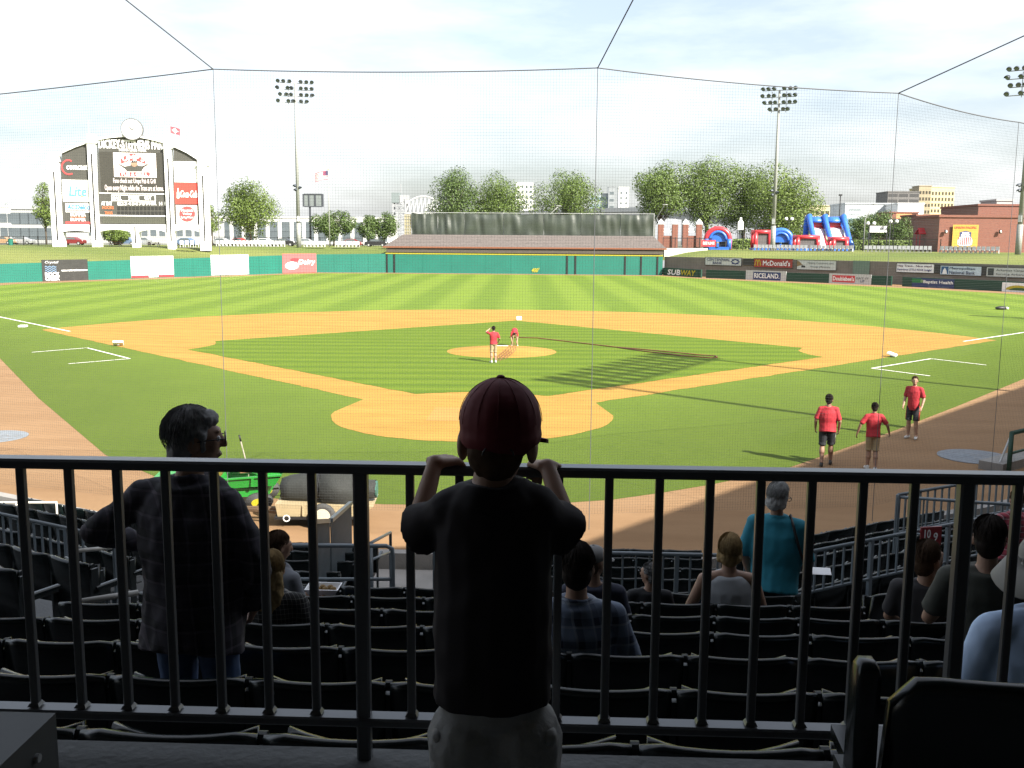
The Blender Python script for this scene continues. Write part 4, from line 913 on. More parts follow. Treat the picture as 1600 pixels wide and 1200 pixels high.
# ================================================================== TREES
M_BARK = mat('bark', (.07, .055, .04), .9, .25, 2, .5, 8)
LEAF = [leafmat('leaf_a', (.092, .142, .024)), leafmat('leaf_b', (.072, .118, .024)), leafmat('leaf_c', (.112, .165, .026))]
def tree(label, px, ytop, dy, wpx, leaf=0, nleaf=5000, shape=(.5, .42), seed=1, trunk_r=.35, base_z=4.0, lf=.5, group='trees beyond the outfield', low=.28, nc=20):
    rnd = random.Random(seed); b = W(px, 375, dy); tp = W(px, ytop, dy); H = tp.z-base_z; rad = wpx/2*1.12*dy/FPX; nleaf = int(nleaf*2.2); lf *= .92
    t = thing('tree', label, 'tree', V(b.x, b.y, base_z), 0, group)
    cz = H*(low+(1-low)/2); rz_ = H*(1-low)/2
    clumps = []
    for i in range(nc):
        for _ in range(60):
            u = V(rnd.uniform(-1, 1), rnd.uniform(-1, 1), rnd.uniform(-1, 1))
            if .25 < u.length < .92 and all((u-q).length > 1.05/nc**.33 for q, _r in clumps): break
        taper = 1-.25*max(0, u.z)-.15*max(0, -u.z)
        clumps.append((u, 0)); 
    C = []
    for u, _ in clumps:
        taper = 1-.2*max(0, u.z)
        C.append((V(u.x*rad*.86*taper, u.y*rad*.86*taper, cz+u.z*rz_*.88), rnd.uniform(.26, .46)*min(rad, rz_)*1.2))
    br = MB(); br.tube([(0, 0, -.5), (rnd.uniform(-.3, .3), 0, H*low*.6), (rnd.uniform(-.4, .4), rnd.uniform(-.3, .3), cz), (0, 0, H*.85)], [trunk_r*1.25, trunk_r, trunk_r*.6, trunk_r*.15], 8)
    for c_, r_ in C:
        a = V(0, 0, H*low*.55+(c_.z-H*low*.55)*.35); a.z = max(a.z, H*.12); mid = a.lerp(c_, .55)+V(rnd.uniform(-.4, .4), rnd.uniform(-.4, .4), .3)
        br.tube([a, mid, c_], [trunk_r*.42, trunk_r*.25, trunk_r*.08], 5)
    part('trunk', br, M_BARK, t, True)
    mb = MB(); wts = [r_**2 for _, r_ in C]
    for i in range(nleaf):
        c_, r_ = rnd.choices(C, wts)[0]
        d = V(rnd.gauss(0, 1), rnd.gauss(0, 1), rnd.gauss(0, 1)).normalized(); p = c_+d*r_*rnd.uniform(.55, 1.12)
        p.z -= .0
        n = (d+V(rnd.uniform(-.8, .8), rnd.uniform(-.8, .8), rnd.uniform(-.3, .9))).normalized()
        u = n.orthogonal().normalized(); u.rotate(Matrix.Rotation(rnd.uniform(0, 6.28), 3, n)); v = n.cross(u)
        s = lf*rnd.uniform(.5, 1.15)
        mb.add([p-u*s*.5, p+v*s*.32, p+u*s*.5, p-v*s*.32], [(0, 1, 2, 3)])
    part('crown', mb, LEAF[leaf], t)
    return t
tree('bright green conical tree between the scoreboard and the light tower', 391, 287, 192, 84, 2, 6500, seed=3, trunk_r=.22, lf=.42, low=.12, nc=26)
tree('thin leafy tree just behind the scoreboard edge beside the grey building', 72, 277, 180, 40, 2, 1600, seed=4, trunk_r=.15, lf=.4, low=.2)
tree('small tree seen beside the far scoreboard column', 331, 318, 185, 26, 2, 900, seed=41, trunk_r=.12, lf=.35, low=.25)
tree('rounded dark green tree behind the flagpole', 521, 327, 200, 66, 1, 3600, seed=5, trunk_r=.2, lf=.42, low=.22)
tree('rounded dark green tree by the white building end', 576, 332, 204, 32, 1, 1800, seed=6, trunk_r=.18, lf=.42, low=.2)
tree('rounded dark green tree beside the tarpaulin screen corner', 601, 332, 206, 38, 1, 2200, seed=7, trunk_r=.18, lf=.42, low=.2)
tree('tall loose crowned tree above the tarpaulin screen, beside the bridge', 715, 264, 300, 72, 1, 5200, seed=8, trunk_r=.5, lf=.62, low=.2)
tree('broad light green tree above the middle of the tarpaulin screen', 775, 272, 306, 90, 0, 6500, seed=9, trunk_r=.5, lf=.62, low=.15)
tree('low bushy tree peeping over the tarpaulin screen', 677, 318, 298, 34, 0, 1400, seed=10, trunk_r=.3, lf=.55, low=.1)
tree('spreading tree with bare lower limbs beside the glass office block', 880, 271, 300, 110, 0, 6500, seed=11, trunk_r=.55, lf=.62, low=.22)
tree('tall spreading tree over the brick gate pillars', 1032, 252, 262, 92, 0, 6800, seed=12, trunk_r=.5, lf=.6, low=.25)
tree('tall dense tree over the red arched inflatable', 1103, 245, 268, 92, 0, 7200, seed=13, trunk_r=.5, lf=.6, low=.22)
tree('tall dense tree between the inflatables and the light tower', 1160, 247, 274, 80, 0, 6500, seed=14, trunk_r=.5, lf=.6, low=.18)
tree('tall light green tree right behind the pale light tower', 1218, 264, 258, 116, 2, 8500, seed=15, trunk_r=.5, lf=.6, low=.08, nc=30)
tree('small dark green conical tree beside the blue slide', 1338, 333, 215, 30, 1, 1500, seed=16, trunk_r=.14, lf=.42, low=.1)
tree('small green tree in front of the glass fronted hall', 1370, 326, 225, 46, 1, 2000, seed=17, trunk_r=.16, lf=.45, low=.1)
tree('small green tree beside the brick building corner', 1408, 338, 222, 36, 1, 1600, seed=18, trunk_r=.14, lf=.42, low=.1)
tree('distant low tree far behind the parked cars', 14, 318, 330, 30, 0, 900, seed=19, trunk_r=.2, lf=.6, low=.1)
tree('leafy tree seen through the scoreboard arches', 178, 352, 182, 52, 2, 2200, seed=20, trunk_r=.18, lf=.35, low=.12)
# ================================================================== BUILDINGS
def building(label, px0, px1, yt, dy, depth, wallm, wins=None, winm=None, rz=0, extra=None, name='building', parap=.4, base_z=4.0, win_size=(1.4, 1.8)):
    a = W(px0, 375, dy); b = W(px1, 375, dy); top = W((px0+px1)/2, yt, dy).z; w_ = (b-a).xy.length
    t = thing(name, label, 'building', V(a.x, a.y, base_z), math.atan2(b.y-a.y, b.x-a.x)+rz); H = top-base_z
    mb = MB(); mb.box(0, 0, -1, w_, depth, H); part('wall', mb, wallm, t)
    mb = MB(); mb.box(-.2, -.2, H+.003, w_+.2, depth+.2, H+parap); part('roof_coping', mb, wallm, t)
    if wins:
        nx, nz_, zz0, zz1 = wins; me = MB().box(-win_size[0]/2, -.06, -win_size[1]/2, win_size[0]/2, .1, win_size[1]/2).mesh('window', winm)
        for i in range(nx):
            for j in range(nz_):
                obj('window', me, t, (w_*(i+.5)/nx, 0, H*(zz0+(zz1-zz0)*(j+.5)/nz_)))
    return t, w_, H
WINM = mat('window_glass', (.10, .12, .13), .15, .2, .3); WIN2 = mat('window_dark', (.05, .045, .03), .3, .1)
OFFW = mat('render_white', (.60, .60, .57), .7, .06, .3); GREYB = mat('render_grey', (.34, .35, .34), .7, .08, .3); BRICK = None
m_, t_, b_ = nodemat('red_brick', .9); tcb = t_.nodes.new('ShaderNodeTexCoord'); bk = t_.nodes.new('ShaderNodeTexBrick'); bk.inputs['Scale'].default_value = 2.2
bk.inputs['Color1'].default_value = (.20, .070, .045, 1); bk.inputs['Color2'].default_value = (.16, .055, .038, 1); bk.inputs['Mortar'].default_value = (.22, .14, .11, 1)
mpb = t_.nodes.new('ShaderNodeMapping'); mpb.inputs['Rotation'].default_value = (R_(90), 0, 0); t_.links.new(tcb.outputs['Object'], mpb.inputs[0]); t_.links.new(mpb.outputs[0], bk.inputs['Vector']); t_.links.new(bk.outputs[0], b_.inputs['Base Color']); BRICK = m_
building('long low white building with windows behind the flagpole', 325, 608, 341, 262, 14, OFFW, (15, 2, .12, .85), WINM, win_size=(2.2, 2.6))
building('low flat white building at the far left behind the cars', -60, 26, 324, 235, 14, OFFW, (7, 2, .1, .9), WINM, win_size=(1.8, 2.2))
building('grey building with tall paired windows left of the scoreboard', 20, 100, 327, 222, 12, GREYB, (6, 2, .05, .95), WINM, win_size=(2.2, 2.6))
building('low grey roof building behind the scoreboard columns', 110, 330, 345, 240, 10, GREYB, (16, 1, .2, .8), WINM)
building('slim white high rise with rows of square windows behind the trees', 806, 832, 286, 760, 14, OFFW, (4, 9, .2, .98), WINM, win_size=(1.6, 2))
building('grey glass office block beside the spreading tree', 920, 960, 303, 640, 16, mat('office_grey', (.30, .34, .36), .4, .1, .3), (1, 5, .2, .98), mat('office_glass', (.16, .22, .26), .2, .1), win_size=(15, 2.2))
building('narrow dark stair tower on the glass office block', 949, 960, 292, 636, 8, mat('office_dark', (.22, .24, .25), .5, .1, .3), (1, 6, .2, .95), WINM, win_size=(2.5, 1.6))
building('pale slab block beside the dark stair tower', 965, 981, 293, 660, 12, OFFW, (2, 8, .2, .95), WINM, win_size=(1.2, 1.6))
# tall yellow tower; its shaded side face is painted in a darker tone
building('tall cream yellow office tower with grids of small windows', 1450, 1489, 293, 520, 22, mat('cream_wall', (.50, .42, .22), .7, .06, .3), (7, 7, .25, .95), WIN2, win_size=(1.0, 1.6), rz=R_(9))
building('side face of the cream office tower painted in its shaded tone', 1431, 1450, 291, 514, 10, mat('cream_wall_shaded', (.30, .25, .16), .7, .06, .3), (4, 6, .3, .95), WIN2, win_size=(.9, 1.5))
building('dark grey open parking garage below the cream tower', 1383, 1432, 300, 500, 18, mat('garage_dark', (.13, .125, .12), .8, .1, .3), (3, 2, .78, .99), mat('garage_gap', (.05, .05, .05), .8, 0), win_size=(4.4, 1.5))
t, w_, H = building('long pale grey hall with glass front and lettering on its parapet', 1318, 1412, 319, 330, 18, mat('hall_grey', (.42, .45, .46), .5, .06, .3), (10, 1, .38, .62), mat('hall_glass', (.16, .24, .25), .15, .1), win_size=(1.9, 4.6))
mb = MB(); letter(mb, 'CLINTONDALE', .8, H-2.2, 4.4, .8, -.1, 0, .02); letter(mb, 'COMMUNITY HALL', 1.2, H-3.5, 3.6, .6, -.1); part('lettering', mb, mat('hall_text', (.20, .25, .26), .6, 0), t)
building('plain bright white box hall beside the cream tower', 1400, 1440, 319, 318, 16, mat('hall_white', (.76, .76, .75), .6, .03, .3))
building('low tan block with dark windows behind the tall green tree', 1256, 1302, 322, 420, 14, mat('tan_light', (.42, .37, .24), .7, .06, .3), (6, 2, .45, .95), WIN2)
building('brick block with orange panel under the white hall', 1388, 1432, 333, 300, 12, BRICK, (1, 1, .82, .83), mat('orange_panel', (.55, .25, .10), .6, .05), win_size=(4.5, 3.2))
building('tan low building behind the small trees and red play roof', 1405, 1480, 344, 262, 10, mat('tan_mid', (.30, .26, .19), .7, .08, .3), (3, 1, .3, .8), WIN2, win_size=(3, 1.2))
building('dark brick low building behind the red playground roof', 1418, 1500, 352, 240, 12, BRICK, (3, 1, .3, .8), WIN2, win_size=(3.2, 1.0))
building('wide brick building with pale roof band at the right behind', 1525, 1680, 322, 212, 20, BRICK, (9, 1, .65, .8), WIN2, win_size=(2.4, 1.2))
building('wide low brick range behind the yellow shield sign wall', 1430, 1540, 338, 225, 10, BRICK)
building('pale mechanical penthouse above the brick roofs', 1553, 1578, 314, 216, 8, GREYB)
t, w_, H = building('near brick wall building carrying the yellow railway shield sign', 1466, 1650, 340, 172, 12, BRICK, None, None)
for q in (1478, 1563): 
    p = W(q, 362, 171.6); l = thing('wall_lamp', 'small round white lamp on the brick wall beside the railway sign', 'lamp', p, 0, 'wall lamps on the brick building')
    mb = MB(); mb.ell((0, -.2, 0), .16, .14, .24, 10, 8); part('globe', mb, WHT, l, True); mb = MB(); mb.box(-.2, -.12, -.3, .2, .1, .3); part('plate', mb, M_BLACK, l)
UA = W(1466, 375, 171.9); UB = W(1650, 375, 171.9)
UPY = mat('railway_yellow', (.44, .27, .035), .6, .04)
shield = [(.22, .10), (.3, .06), (.5, .03), (.7, .06), (.78, .10), (.80, .30), (.72, .50), (.73, .66), (.62, .70), (.5, .73), (.38, .70), (.27, .66), (.28, .50), (.20, .30)]
sh_lo = [(x, y) for x, y in shield if y < .46]
stripes_ = [([(.245+.073*i, .075+.02*abs(i-3)*.6), (.285+.073*i, .075+.02*abs(i-3)*.6), (.285+.073*i, .44), (.245+.073*i, .44)], RED) for i in range(7)]
sign('shield_sign', 'yellow square sign with red lettering and striped railway shield on brick wall', UA, UB, 1487, 1527, 351, 386, UPY, [('UNION PACIFIC', .06, .82, .86, .1, mat('railway_red', (.40, .09, .03), .6, 0), 0, .01), ('UNION', .37, .575, .26, .09, WHT, 0, .01), ('PACIFIC', .33, .465, .34, .09, WHT, 0, .01)],
     shapes=[(shield, NAVY), ([(.225, .11), (.31, .075), (.5, .05), (.69, .075), (.775, .11), (.785, .30), (.725, .45), (.275, .45), (.215, .30)], WHT)]+stripes_, off=.3)
# ================================================================== OVERPASS, BRIDGE
M_OVER = mat('overpass_concrete', (.48, .48, .47), .8, .08, .1)
t = thing('highway_overpass', 'long white concrete highway overpass behind the trees', 'bridge')
pts = [W(780, 331, 470), W(900, 326, 430), W(1020, 323, 390), W(1120, 333, 360), W(1200, 343, 340), W(1300, 352, 330)]
for i, (a, b) in enumerate(zip(pts, pts[1:])):
    mb = MB(); dn = V(0, 0, 1.7); bk2 = V(2, 9, 0)
    mb.rings([[a, a-dn, a-dn+bk2, a+bk2], [b, b-dn, b-dn+bk2, b+bk2]]); part('parapet', mb, M_OVER, t)
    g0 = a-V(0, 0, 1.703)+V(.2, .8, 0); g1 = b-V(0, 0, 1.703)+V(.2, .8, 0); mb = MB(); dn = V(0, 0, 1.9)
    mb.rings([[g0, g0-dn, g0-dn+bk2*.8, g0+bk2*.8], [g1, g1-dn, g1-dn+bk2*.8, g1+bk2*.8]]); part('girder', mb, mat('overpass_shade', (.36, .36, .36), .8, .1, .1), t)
    m2 = a.lerp(b, .5); mb = MB(); mb.cyl((m2.x+1, m2.y+5, 3.9), .9, m2.z-3.62-3.9, 12); part('pier', mb, M_OVER, t)
def cobra(px, yb, yt, dy, dxp, label):
    b = W(px, yb, dy); tp = W(px+dxp*.15, yt+(yb-yt)*.35, dy); e = W(px+dxp, yt, dy); zb_ = min(b.z, 4) if dy < 300 else b.z
    t = thing('street_lamp', label, 'street lamp')
    mb = MB(); mb.tube([V(b.x, b.y, zb_), tp, tp.lerp(e, .5)+V(0, 0, .1), e], [.13, .10, .07, .06], 8); part('post', mb, M_POLE, t, True)
    mb = MB(); mb.ell(e, .55, .18, .12, 10, 6); part('lamp_head', mb, M_POLE, t, True)
cobra(1021, 392, 320, 186, 18, 'white arched street lamp beside the brick gate pillars'); cobra(1349, 388, 319, 190, 17, 'white arched street lamp beside the lettered sign board')
cobra(853, 372, 322, 176.5, 20, 'white arched street lamp rising over the tarpaulin screen')
t = thing('lift_bridge', 'grey steel lift bridge tower with a boxy cabin and lattice truss', 'bridge')
M_BR = mat('bridge_steel', (.30, .31, .32), .6, .1, .1); bdy = 800; s_ = bdy/FPX
a = W(614, 330, bdy); b = W(634, 330, bdy); zt_ = W(624, 301, bdy).z
mb = MB()
for q in (a, b):
    for dy_ in (0, 8): mb.bar((q.x, q.y+dy_, 4), (q.x, q.y+dy_, zt_-5), 1.2)
for k in range(7):
    z = 6+k*(zt_-16)/6; mb.bar((a.x, a.y, z), (b.x, b.y, z+4), .6); mb.bar((b.x, b.y, z), (a.x, a.y, z+4), .6); mb.bar((a.x, a.y, z), (b.x, b.y, z), .7)
part('tower_frame', mb, M_BR, t); mb = MB(); mb.box(a.x-1, a.y-1, zt_-8, (a.x+b.x)/2, a.y+8, zt_); part('counterweight', mb, mat('bridge_dark', (.16, .19, .19), .6, .1), t)
mb = MB(); mb.box((a.x+b.x)/2+.3, a.y, zt_-9, b.x+2, a.y+8, zt_-2); part('cabin', mb, M_BR, t); mb = MB(); mb.tube([(a.x+6, a.y+3, zt_), (a.x+6, a.y+3, zt_+7)], .35, 5); part('mast', mb, M_BR, t)
q0 = W(600, 333, bdy); q1 = W(690, 333, bdy); zt2 = W(650, 312, bdy).z
mb = MB(); n = 9
for k in range(n):
    x0_ = b.x+(q1.x-b.x)*k/n; x1_ = b.x+(q1.x-b.x)*(k+1)/n; h0_ = zt2+(6*math.sin(math.pi*k/n)-3); h1_ = zt2+(6*math.sin(math.pi*(k+1)/n)-3)
    mb.bar((x0_, a.y, h0_), (x1_, a.y, h1_), .8); mb.bar((x0_, a.y, q0.z), (x1_, a.y, h1_), .6); mb.bar((x1_, a.y, q0.z), (x1_, a.y, h1_), .6); mb.bar((x0_, a.y, q0.z), (x1_, a.y, q0.z), 1.0)
part('truss', mb, mat('bridge_pale', (.5, .5, .5), .6, .1, .1), t)
# back of a billboard beside the light tower
q = W(489, 313, 200); t = thing('billboard', 'dark framed billboard back on a short mast beside the light tower', 'billboard', V(q.x, q.y, 0), 0)
w2 = 15*200/FPX; h2 = 9*200/FPX
mb = MB(); mb.box(-w2, 0, q.z-h2, w2, .3, q.z+h2); part('panel', mb, cm(165, 175, 175), t); mb = MB()
for s in (-1, 1): mb.box(s*w2-.15, -.1, q.z-h2-.1, s*w2+.15, .35, q.z+h2+.1)
mb.box(-w2+.2, -.1, q.z+h2-.05, w2-.2, .35, q.z+h2+.15); mb.box(-w2+.2, -.1, q.z-h2-.15, w2-.2, .35, q.z-h2+.05); mb.box(-.9, -.1, q.z-h2+.1, -.7, -.005, q.z+h2-.1); mb.box(.3, -.1, q.z-h2+.1, .6, -.005, q.z+h2-.1); part('frame', mb, cm(90, 95, 105), t)
mb = MB(); mb.box(-.9, .1, 4, -.5, .25, q.z-h2-.16); part('mast', mb, cm(90, 95, 105), t)
# ================================================================== SEAT ROWS ON THE BANK
chair = MB(); chair.box(-.22, -.02, .34, .22, .03, .86); chair.box(-.22, -.45, .36, .22, -.03, .42); chair.box(-.22, -.40, 0, -.17, 0, .355); chair.box(.17, -.40, 0, .22, 0, .355)
CHW = chair.mesh('chair', mat('chair_white', (.66, .66, .66), .5, .05)); CHG = chair.mesh('chair', mat('chair_grey', (.36, .37, .37), .5, .08))
def seat_row(px0, px1, y0, y1, dy0, dy1, me, label, zb_=4.02):
    a = W(px0, y0, dy0); b = W(px1, y1, dy1); a.z = b.z = zb_; d = b-a; n = max(2, int(d.length/.62))
    t = thing('seat_row', label, 'seat row', a, math.atan2(d.y, d.x))
    mb = MB(); mb.box(0, -.5, 0, d.length, .1, .03); part('slab', mb, M_CONC, t)
    for i in range(n): obj('chair', me, t, ((i+.5)*d.length/n, 0, .034), (0, 0, 0)).scale = (1.15, 1.15, 1.15)
seat_row(338, 446, 383, 383, 174, 175, CHW, 'row of white folding chairs between scoreboard and light tower'); seat_row(475, 509, 381, 381, 175, 175, CHW, 'short row of white chairs between light tower and flagpole')
seat_row(523, 562, 381, 381, 175, 176, CHW, 'row of white chairs between flagpole and bullpen roof'); seat_row(280, 312, 384, 384, 150, 151, CHW, 'few white chairs at the scoreboard arch')
seat_row(1177, 1262, 388, 389, 168, 164, CHG, 'row of grey chairs in front of the inflatable obstacle course'); seat_row(1265, 1334, 389, 390, 164, 160, CHG, 'row of grey chairs in front of the blue slide')
seat_row(1350, 1456, 391, 392, 160, 156, CHG, 'row of grey chairs before the iron fence and hedge'); seat_row(1468, 1562, 393, 396, 155, 150, CHG, 'row of grey chairs in front of the railway shield sign')
# hedge and iron fence
hd = MB(); rnd = random.Random(5)
t = thing('hedge', 'long clipped green hedge behind the iron fence', 'hedge')
a = W(1145, 372, 205); b = W(1482, 376, 195); mb = MB()
for i in range(5200):
    f = rnd.random(); p = a.lerp(b, f); s = rnd.uniform(.25, .5); z = 4+rnd.random()*2.0
    p = V(p.x, p.y+rnd.uniform(-.6, .6), z); n = V(rnd.uniform(-1, 1), -1, rnd.uniform(-.2, 1)).normalized(); u = n.orthogonal().normalized(); v = n.cross(u)
    mb.add([p-u*s*.5, p+v*s*.4, p+u*s*.5, p-v*s*.4], [(0, 1, 2, 3)])
part('foliage', mb, LEAF[2], t); mb = MB(); mb.bar(V(a.x, a.y+.1, 4.9), V(b.x, b.y+.1, 4.9), .8, 1.8); part('stems', mb, mat('hedge_core', (.05, .075, .02), .9, .3, 2), t)
def iron_fence(px0, px1, dy0, dy1, h, label):
    a = W(px0, 380, dy0); b = W(px1, 380, dy1); a.z = b.z = 4.0; d = b-a; t = thing('iron_fence', label, 'fence', a, math.atan2(d.y, d.x)); n = int(d.length/2.2)
    mb = MB(); mb.box(0, -.03, h-.2, d.length, .03, h-.12); part('top_bar', mb, M_BLACK, t); mb = MB(); mb.box(0, -.03, .2, d.length, .03, .28); part('bottom_bar', mb, M_BLACK, t)
    pm_ = MB().box(-.06, -.06, 0, .06, .06, h).mesh('post', M_BLACK)
    for i in range(n+1): obj('post', pm_, t, (d.length*i/n, 0, 0))
    pk = MB()
    for i in range(int(d.length/.16)): pk.box(i*.16-.009, -.009, .1, i*.16+.009, .009, h-.02)
    part('pickets', pk, M_BLACK, t)['kind'] = 'stuff'
iron_fence(1036, 1112, 184, 184, 2.2, 'black iron picket fence in front of the brick gate pillars'); iron_fence(1325, 1470, 178, 172, 2.2, 'black iron picket fence before the hedge'); iron_fence(-30, 82, 168, 168, 1.6, 'black iron fence beside the parked cars left of the scoreboard'); iron_fence(335, 600, 205, 205, 1.8, 'black iron fence in front of the long white building')
# brick gate pillars
def pillar(px, w_px, dy, label):
    p = W(px, 376, dy); p.z = 4.0; t = thing('gate_pillar', label, 'pillar', p, 0, 'brick gate pillars'); r = w_px*dy/FPX/2; h = W(px, 350.5, dy).z-4
    mb = MB(); mb.box(-r, -r, 0, r, r, h); part('shaft', mb, BRICK, t); mb = MB(); mb.box(-r-.08, -r-.08, h+.003, r+.08, r+.08, h+.18); part('capital', mb, WHT, t)
    mb = MB(); mb.rings([[V(sx*r*k_, sy*r*k_, z) for sx, sy in ((-1, -1), (1, -1), (1, 1), (-1, 1))] for k_, z in ((1, h+.184), (.85, h+.5), (.1, h+1.0))]); part('pointed_cap', mb, WHT, t)
for q in (1032, 1054, 1070.5, 1091.5): pillar(q, 8.5, 192, 'brick gate pillar with pointed white cap beyond the black fence')
for q0_, q1_ in ((1036.5, 1049.5), (1075, 1087)):
    a = W(q0_, 361, 192); b = W(q1_, 361, 192); t = thing('gate_lintel', 'white lintel bar between two brick gate pillars', 'lintel', None or V(a.x, a.y, a.z), 0, 'white gate lintels'); w_ = b.x-a.x
    mb = MB(); mb.box(.02, -.2, -.25, w_-.02, .2, 0); part('beam', mb, WHT, t); mb = MB(); mb.box(.02, -.1, .3, w_-.02, .1, .5); part('upper_bar', mb, WHT, t); mb = MB(); mb.box(.02, -.15, -a.z+4, w_-.02, .15, -.9); part('brick_infill', mb, BRICK, t)
a = W(1037, 397, 172); b = W(1105, 385, 176); t = thing('retaining_wall', 'low pale concrete ledge beside the bullpen roof below the iron fence', 'wall')
mb = MB(); mb.bar(V(a.x, a.y, 3.35), V(b.x, b.y, 3.35), .4, 1.9); part('ledge', mb, mat('ledge_concrete', (.46, .43, .37), .8, .1), t)
sign('notice_board', 'red banner with white lettering hanging on the iron fence', W(1090, 380, 183), W(1130, 380, 183), 1096, 1118, 375, 385, RED, [('BEE LINE', .1, .3, .8, .4, WHT, 0, .03)], off=.1, thick=.03)
# ================================================================== INFLATABLES
IR = mat('vinyl_red', (.52, .035, .045), .35, .06); IB = mat('vinyl_blue', (.03, .13, .50), .35, .08); IW = mat('vinyl_pale', (.60, .52, .55), .4, .06)
def arcp(w, h, n=14, y=0, x=0): return [V(x+w*math.cos(math.pi*i/n), y, h[0]+(h[1]-h[0])*math.sin(math.pi*i/n)) for i in range(n+1)]
def arch_house(px, dy, w_px, label, mroof, mwall):
    p = W(px, 384, dy); p.z = 4.0; s = w_px*dy/FPX/2; t = thing('bounce_house', label, 'inflatable', p, R_(-8))
    h1 = s*.95; h2 = s*1.85
    for i, y in enumerate((-1.6, -.7, .2, 1.1, 2.0)):
        mb = MB(); mb.tube([V(-s, y, 0)]+list(reversed(arcp(s, (h1, h2), 14, y)))+[V(s, y, 0)], .48, 10); part('arch_tube', mb, mroof if i > 0 or mroof != IR else mroof, t, True)
    for sx in (-1, 1): mb = MB(); mb.tube([V(sx*s*.98, -2.0, .1), V(sx*s*.98, -2.0, h1)], .42, 10); part('front_post', mb, IB, t, True)
    mb = MB(); mb.tube(arcp(s*.72, (h1*.9, h2*.86), 14, -1.9), .26, 8); part('inner_arch', mb, mwall, t, True)
    mb = MB(); o = [(s*.72*math.cos(math.pi*i/12), h1*.9+(h2*.86-h1*.9)*math.sin(math.pi*i/12)) for i in range(13)]; mb.xz(o+[(-s*.72, h1*.75), (s*.72, h1*.75)], -1.75, -1.6); part('gable', mb, mwall, t)
    mb = MB(); mb.box(-s, -2.4, 0, s, 2.2, .5); part('floor', mb, IB, t)
    mb = MB(); mb.box(-s*.7, -1.5, .503, -s*.1, -1.4, h1*.74); mb.box(s*.12, -1.5, .503, s*.7, -1.4, h1*.74); part('mesh_window', mb, M_BLACK, t)
    mb = MB(); mb.box(-s*.09, -2.6, .503, s*.1, -2.3, h1*.6); part('entrance_flap', mb, IB, t)
arch_house(1121, 186, 34, 'red arched bounce house with blue front beside the iron fence', IR, IB)
arch_house(1218, 190, 32, 'blue domed bounce house behind the light tower', IB, IB)
def box_inflatable(px0, px1, yt, dy, label):
    a = W(px0, 384, dy); b = W(px1, 384, dy); h = W(px0, yt, dy).z-4; a.z = 4.0; w_ = b.x-a.x; t = thing('inflatable_arena', label, 'inflatable', a, 0); r = .38
    for x in (r, w_-r):
        for y in (0, 2.6): mb = MB(); mb.tube([V(x, y, 0), V(x, y, h-r)], r, 10); part('corner_post', mb, IR, t, True)
    for y in (0, 2.6): mb = MB(); mb.tube([V(r*.2, y, h-r), V(w_-r*.2, y, h-r)], r, 10); part('top_tube', mb, IR, t, True)
    for x in (r, w_-r): mb = MB(); mb.tube([V(x, .2, h-r), V(x, 2.4, h-r)], r*.9, 10); part('side_tube', mb, IR, t, True)
    mb = MB(); mb.box(r*1.5, .05, .35, w_-r*1.5, .12, h-r*1.6); part('mesh_wall', mb, mat('mesh_dark', (.08, .07, .07), .7, .2, 3), t); mb = MB(); mb.box(-.1, -.6, 0, w_+.1, 3, .35); part('floor', mb, IB, t)
box_inflatable(1177, 1206, 359, 182, 'low red inflatable ring with dark mesh sides'); box_inflatable(1243, 1281, 367, 180, 'red framed inflatable obstacle beside the slide'); box_inflatable(1299, 1326, 370, 178, 'small red inflatable landing frame at the slide foot')
p = W(1290, 384, 190); p.z = 4.0; t = thing('inflatable_slide', 'tall blue double inflatable slide with red and pale lanes', 'inflatable', p, 0); s = 26*190/FPX; hh = W(1290, 337, 190).z-4
for i, x in enumerate((-s, -s*.08, s)):
    mb = MB(); mb.tube([V(x, 2.5, 0), V(x, 2.3, hh*.72), V(x, 1.6, hh*.95), V(x, .4, hh*.98), V(x-.0, -.4, hh*.80), V(x+.3, -2.6, hh*.35), V(x+.5, -4.6, .6)], [.55, .55, .55, .55, .5, .45, .4], 12); part('divider_tube', mb, IB, t, True)
for x0_, x1_ in ((-s, -s*.08), (-s*.08, s)):
    mb = MB(); mb.rings([[V(x0_+.3, y, z), V(x1_-.3, y, z), V(x1_-.3, y+.35, z-.35), V(x0_+.3, y+.35, z-.35)] for y, z in ((.6, hh*.66), (-.6, hh*.60), (-2.6, hh*.25), (-4.4, .4))]); part('slide_lane', mb, IW, t, True)
    mb = MB(); mb.box(x0_+.45, .7, hh*.45, x1_-.45, .9, hh*.80); part('lane_back', mb, IR, t)
    for xx in (x0_+.62, x1_-.5): mb = MB(); mb.tube([V(xx, .4, hh*.68), V(xx+.05, -2.4, hh*.27), V(xx+.1, -4.3, .5)], .22, 8); part('lane_edge', mb, IR, t, True)
    mb = MB(); rs_ = []
    for k in range(6): a_ = math.pi*k/5; rs_.append([V(x0_+.2, 2.2-2.2*k/5, hh*(.86+.12*math.sin(a_))), V(x1_-.2, 2.2-2.2*k/5, hh*(.86+.12*math.sin(a_))), V(x1_-.2, 2.2-2.2*k/5, hh*.80), V(x0_+.2, 2.2-2.2*k/5, hh*.80)])
    mb.rings(rs_); part('top_hood', mb, IB, t, True)
mb = MB(); mb.box(-s-.4, -4.8, 0, s+.7, 2.8, .38); part('base', mb, IB, t)
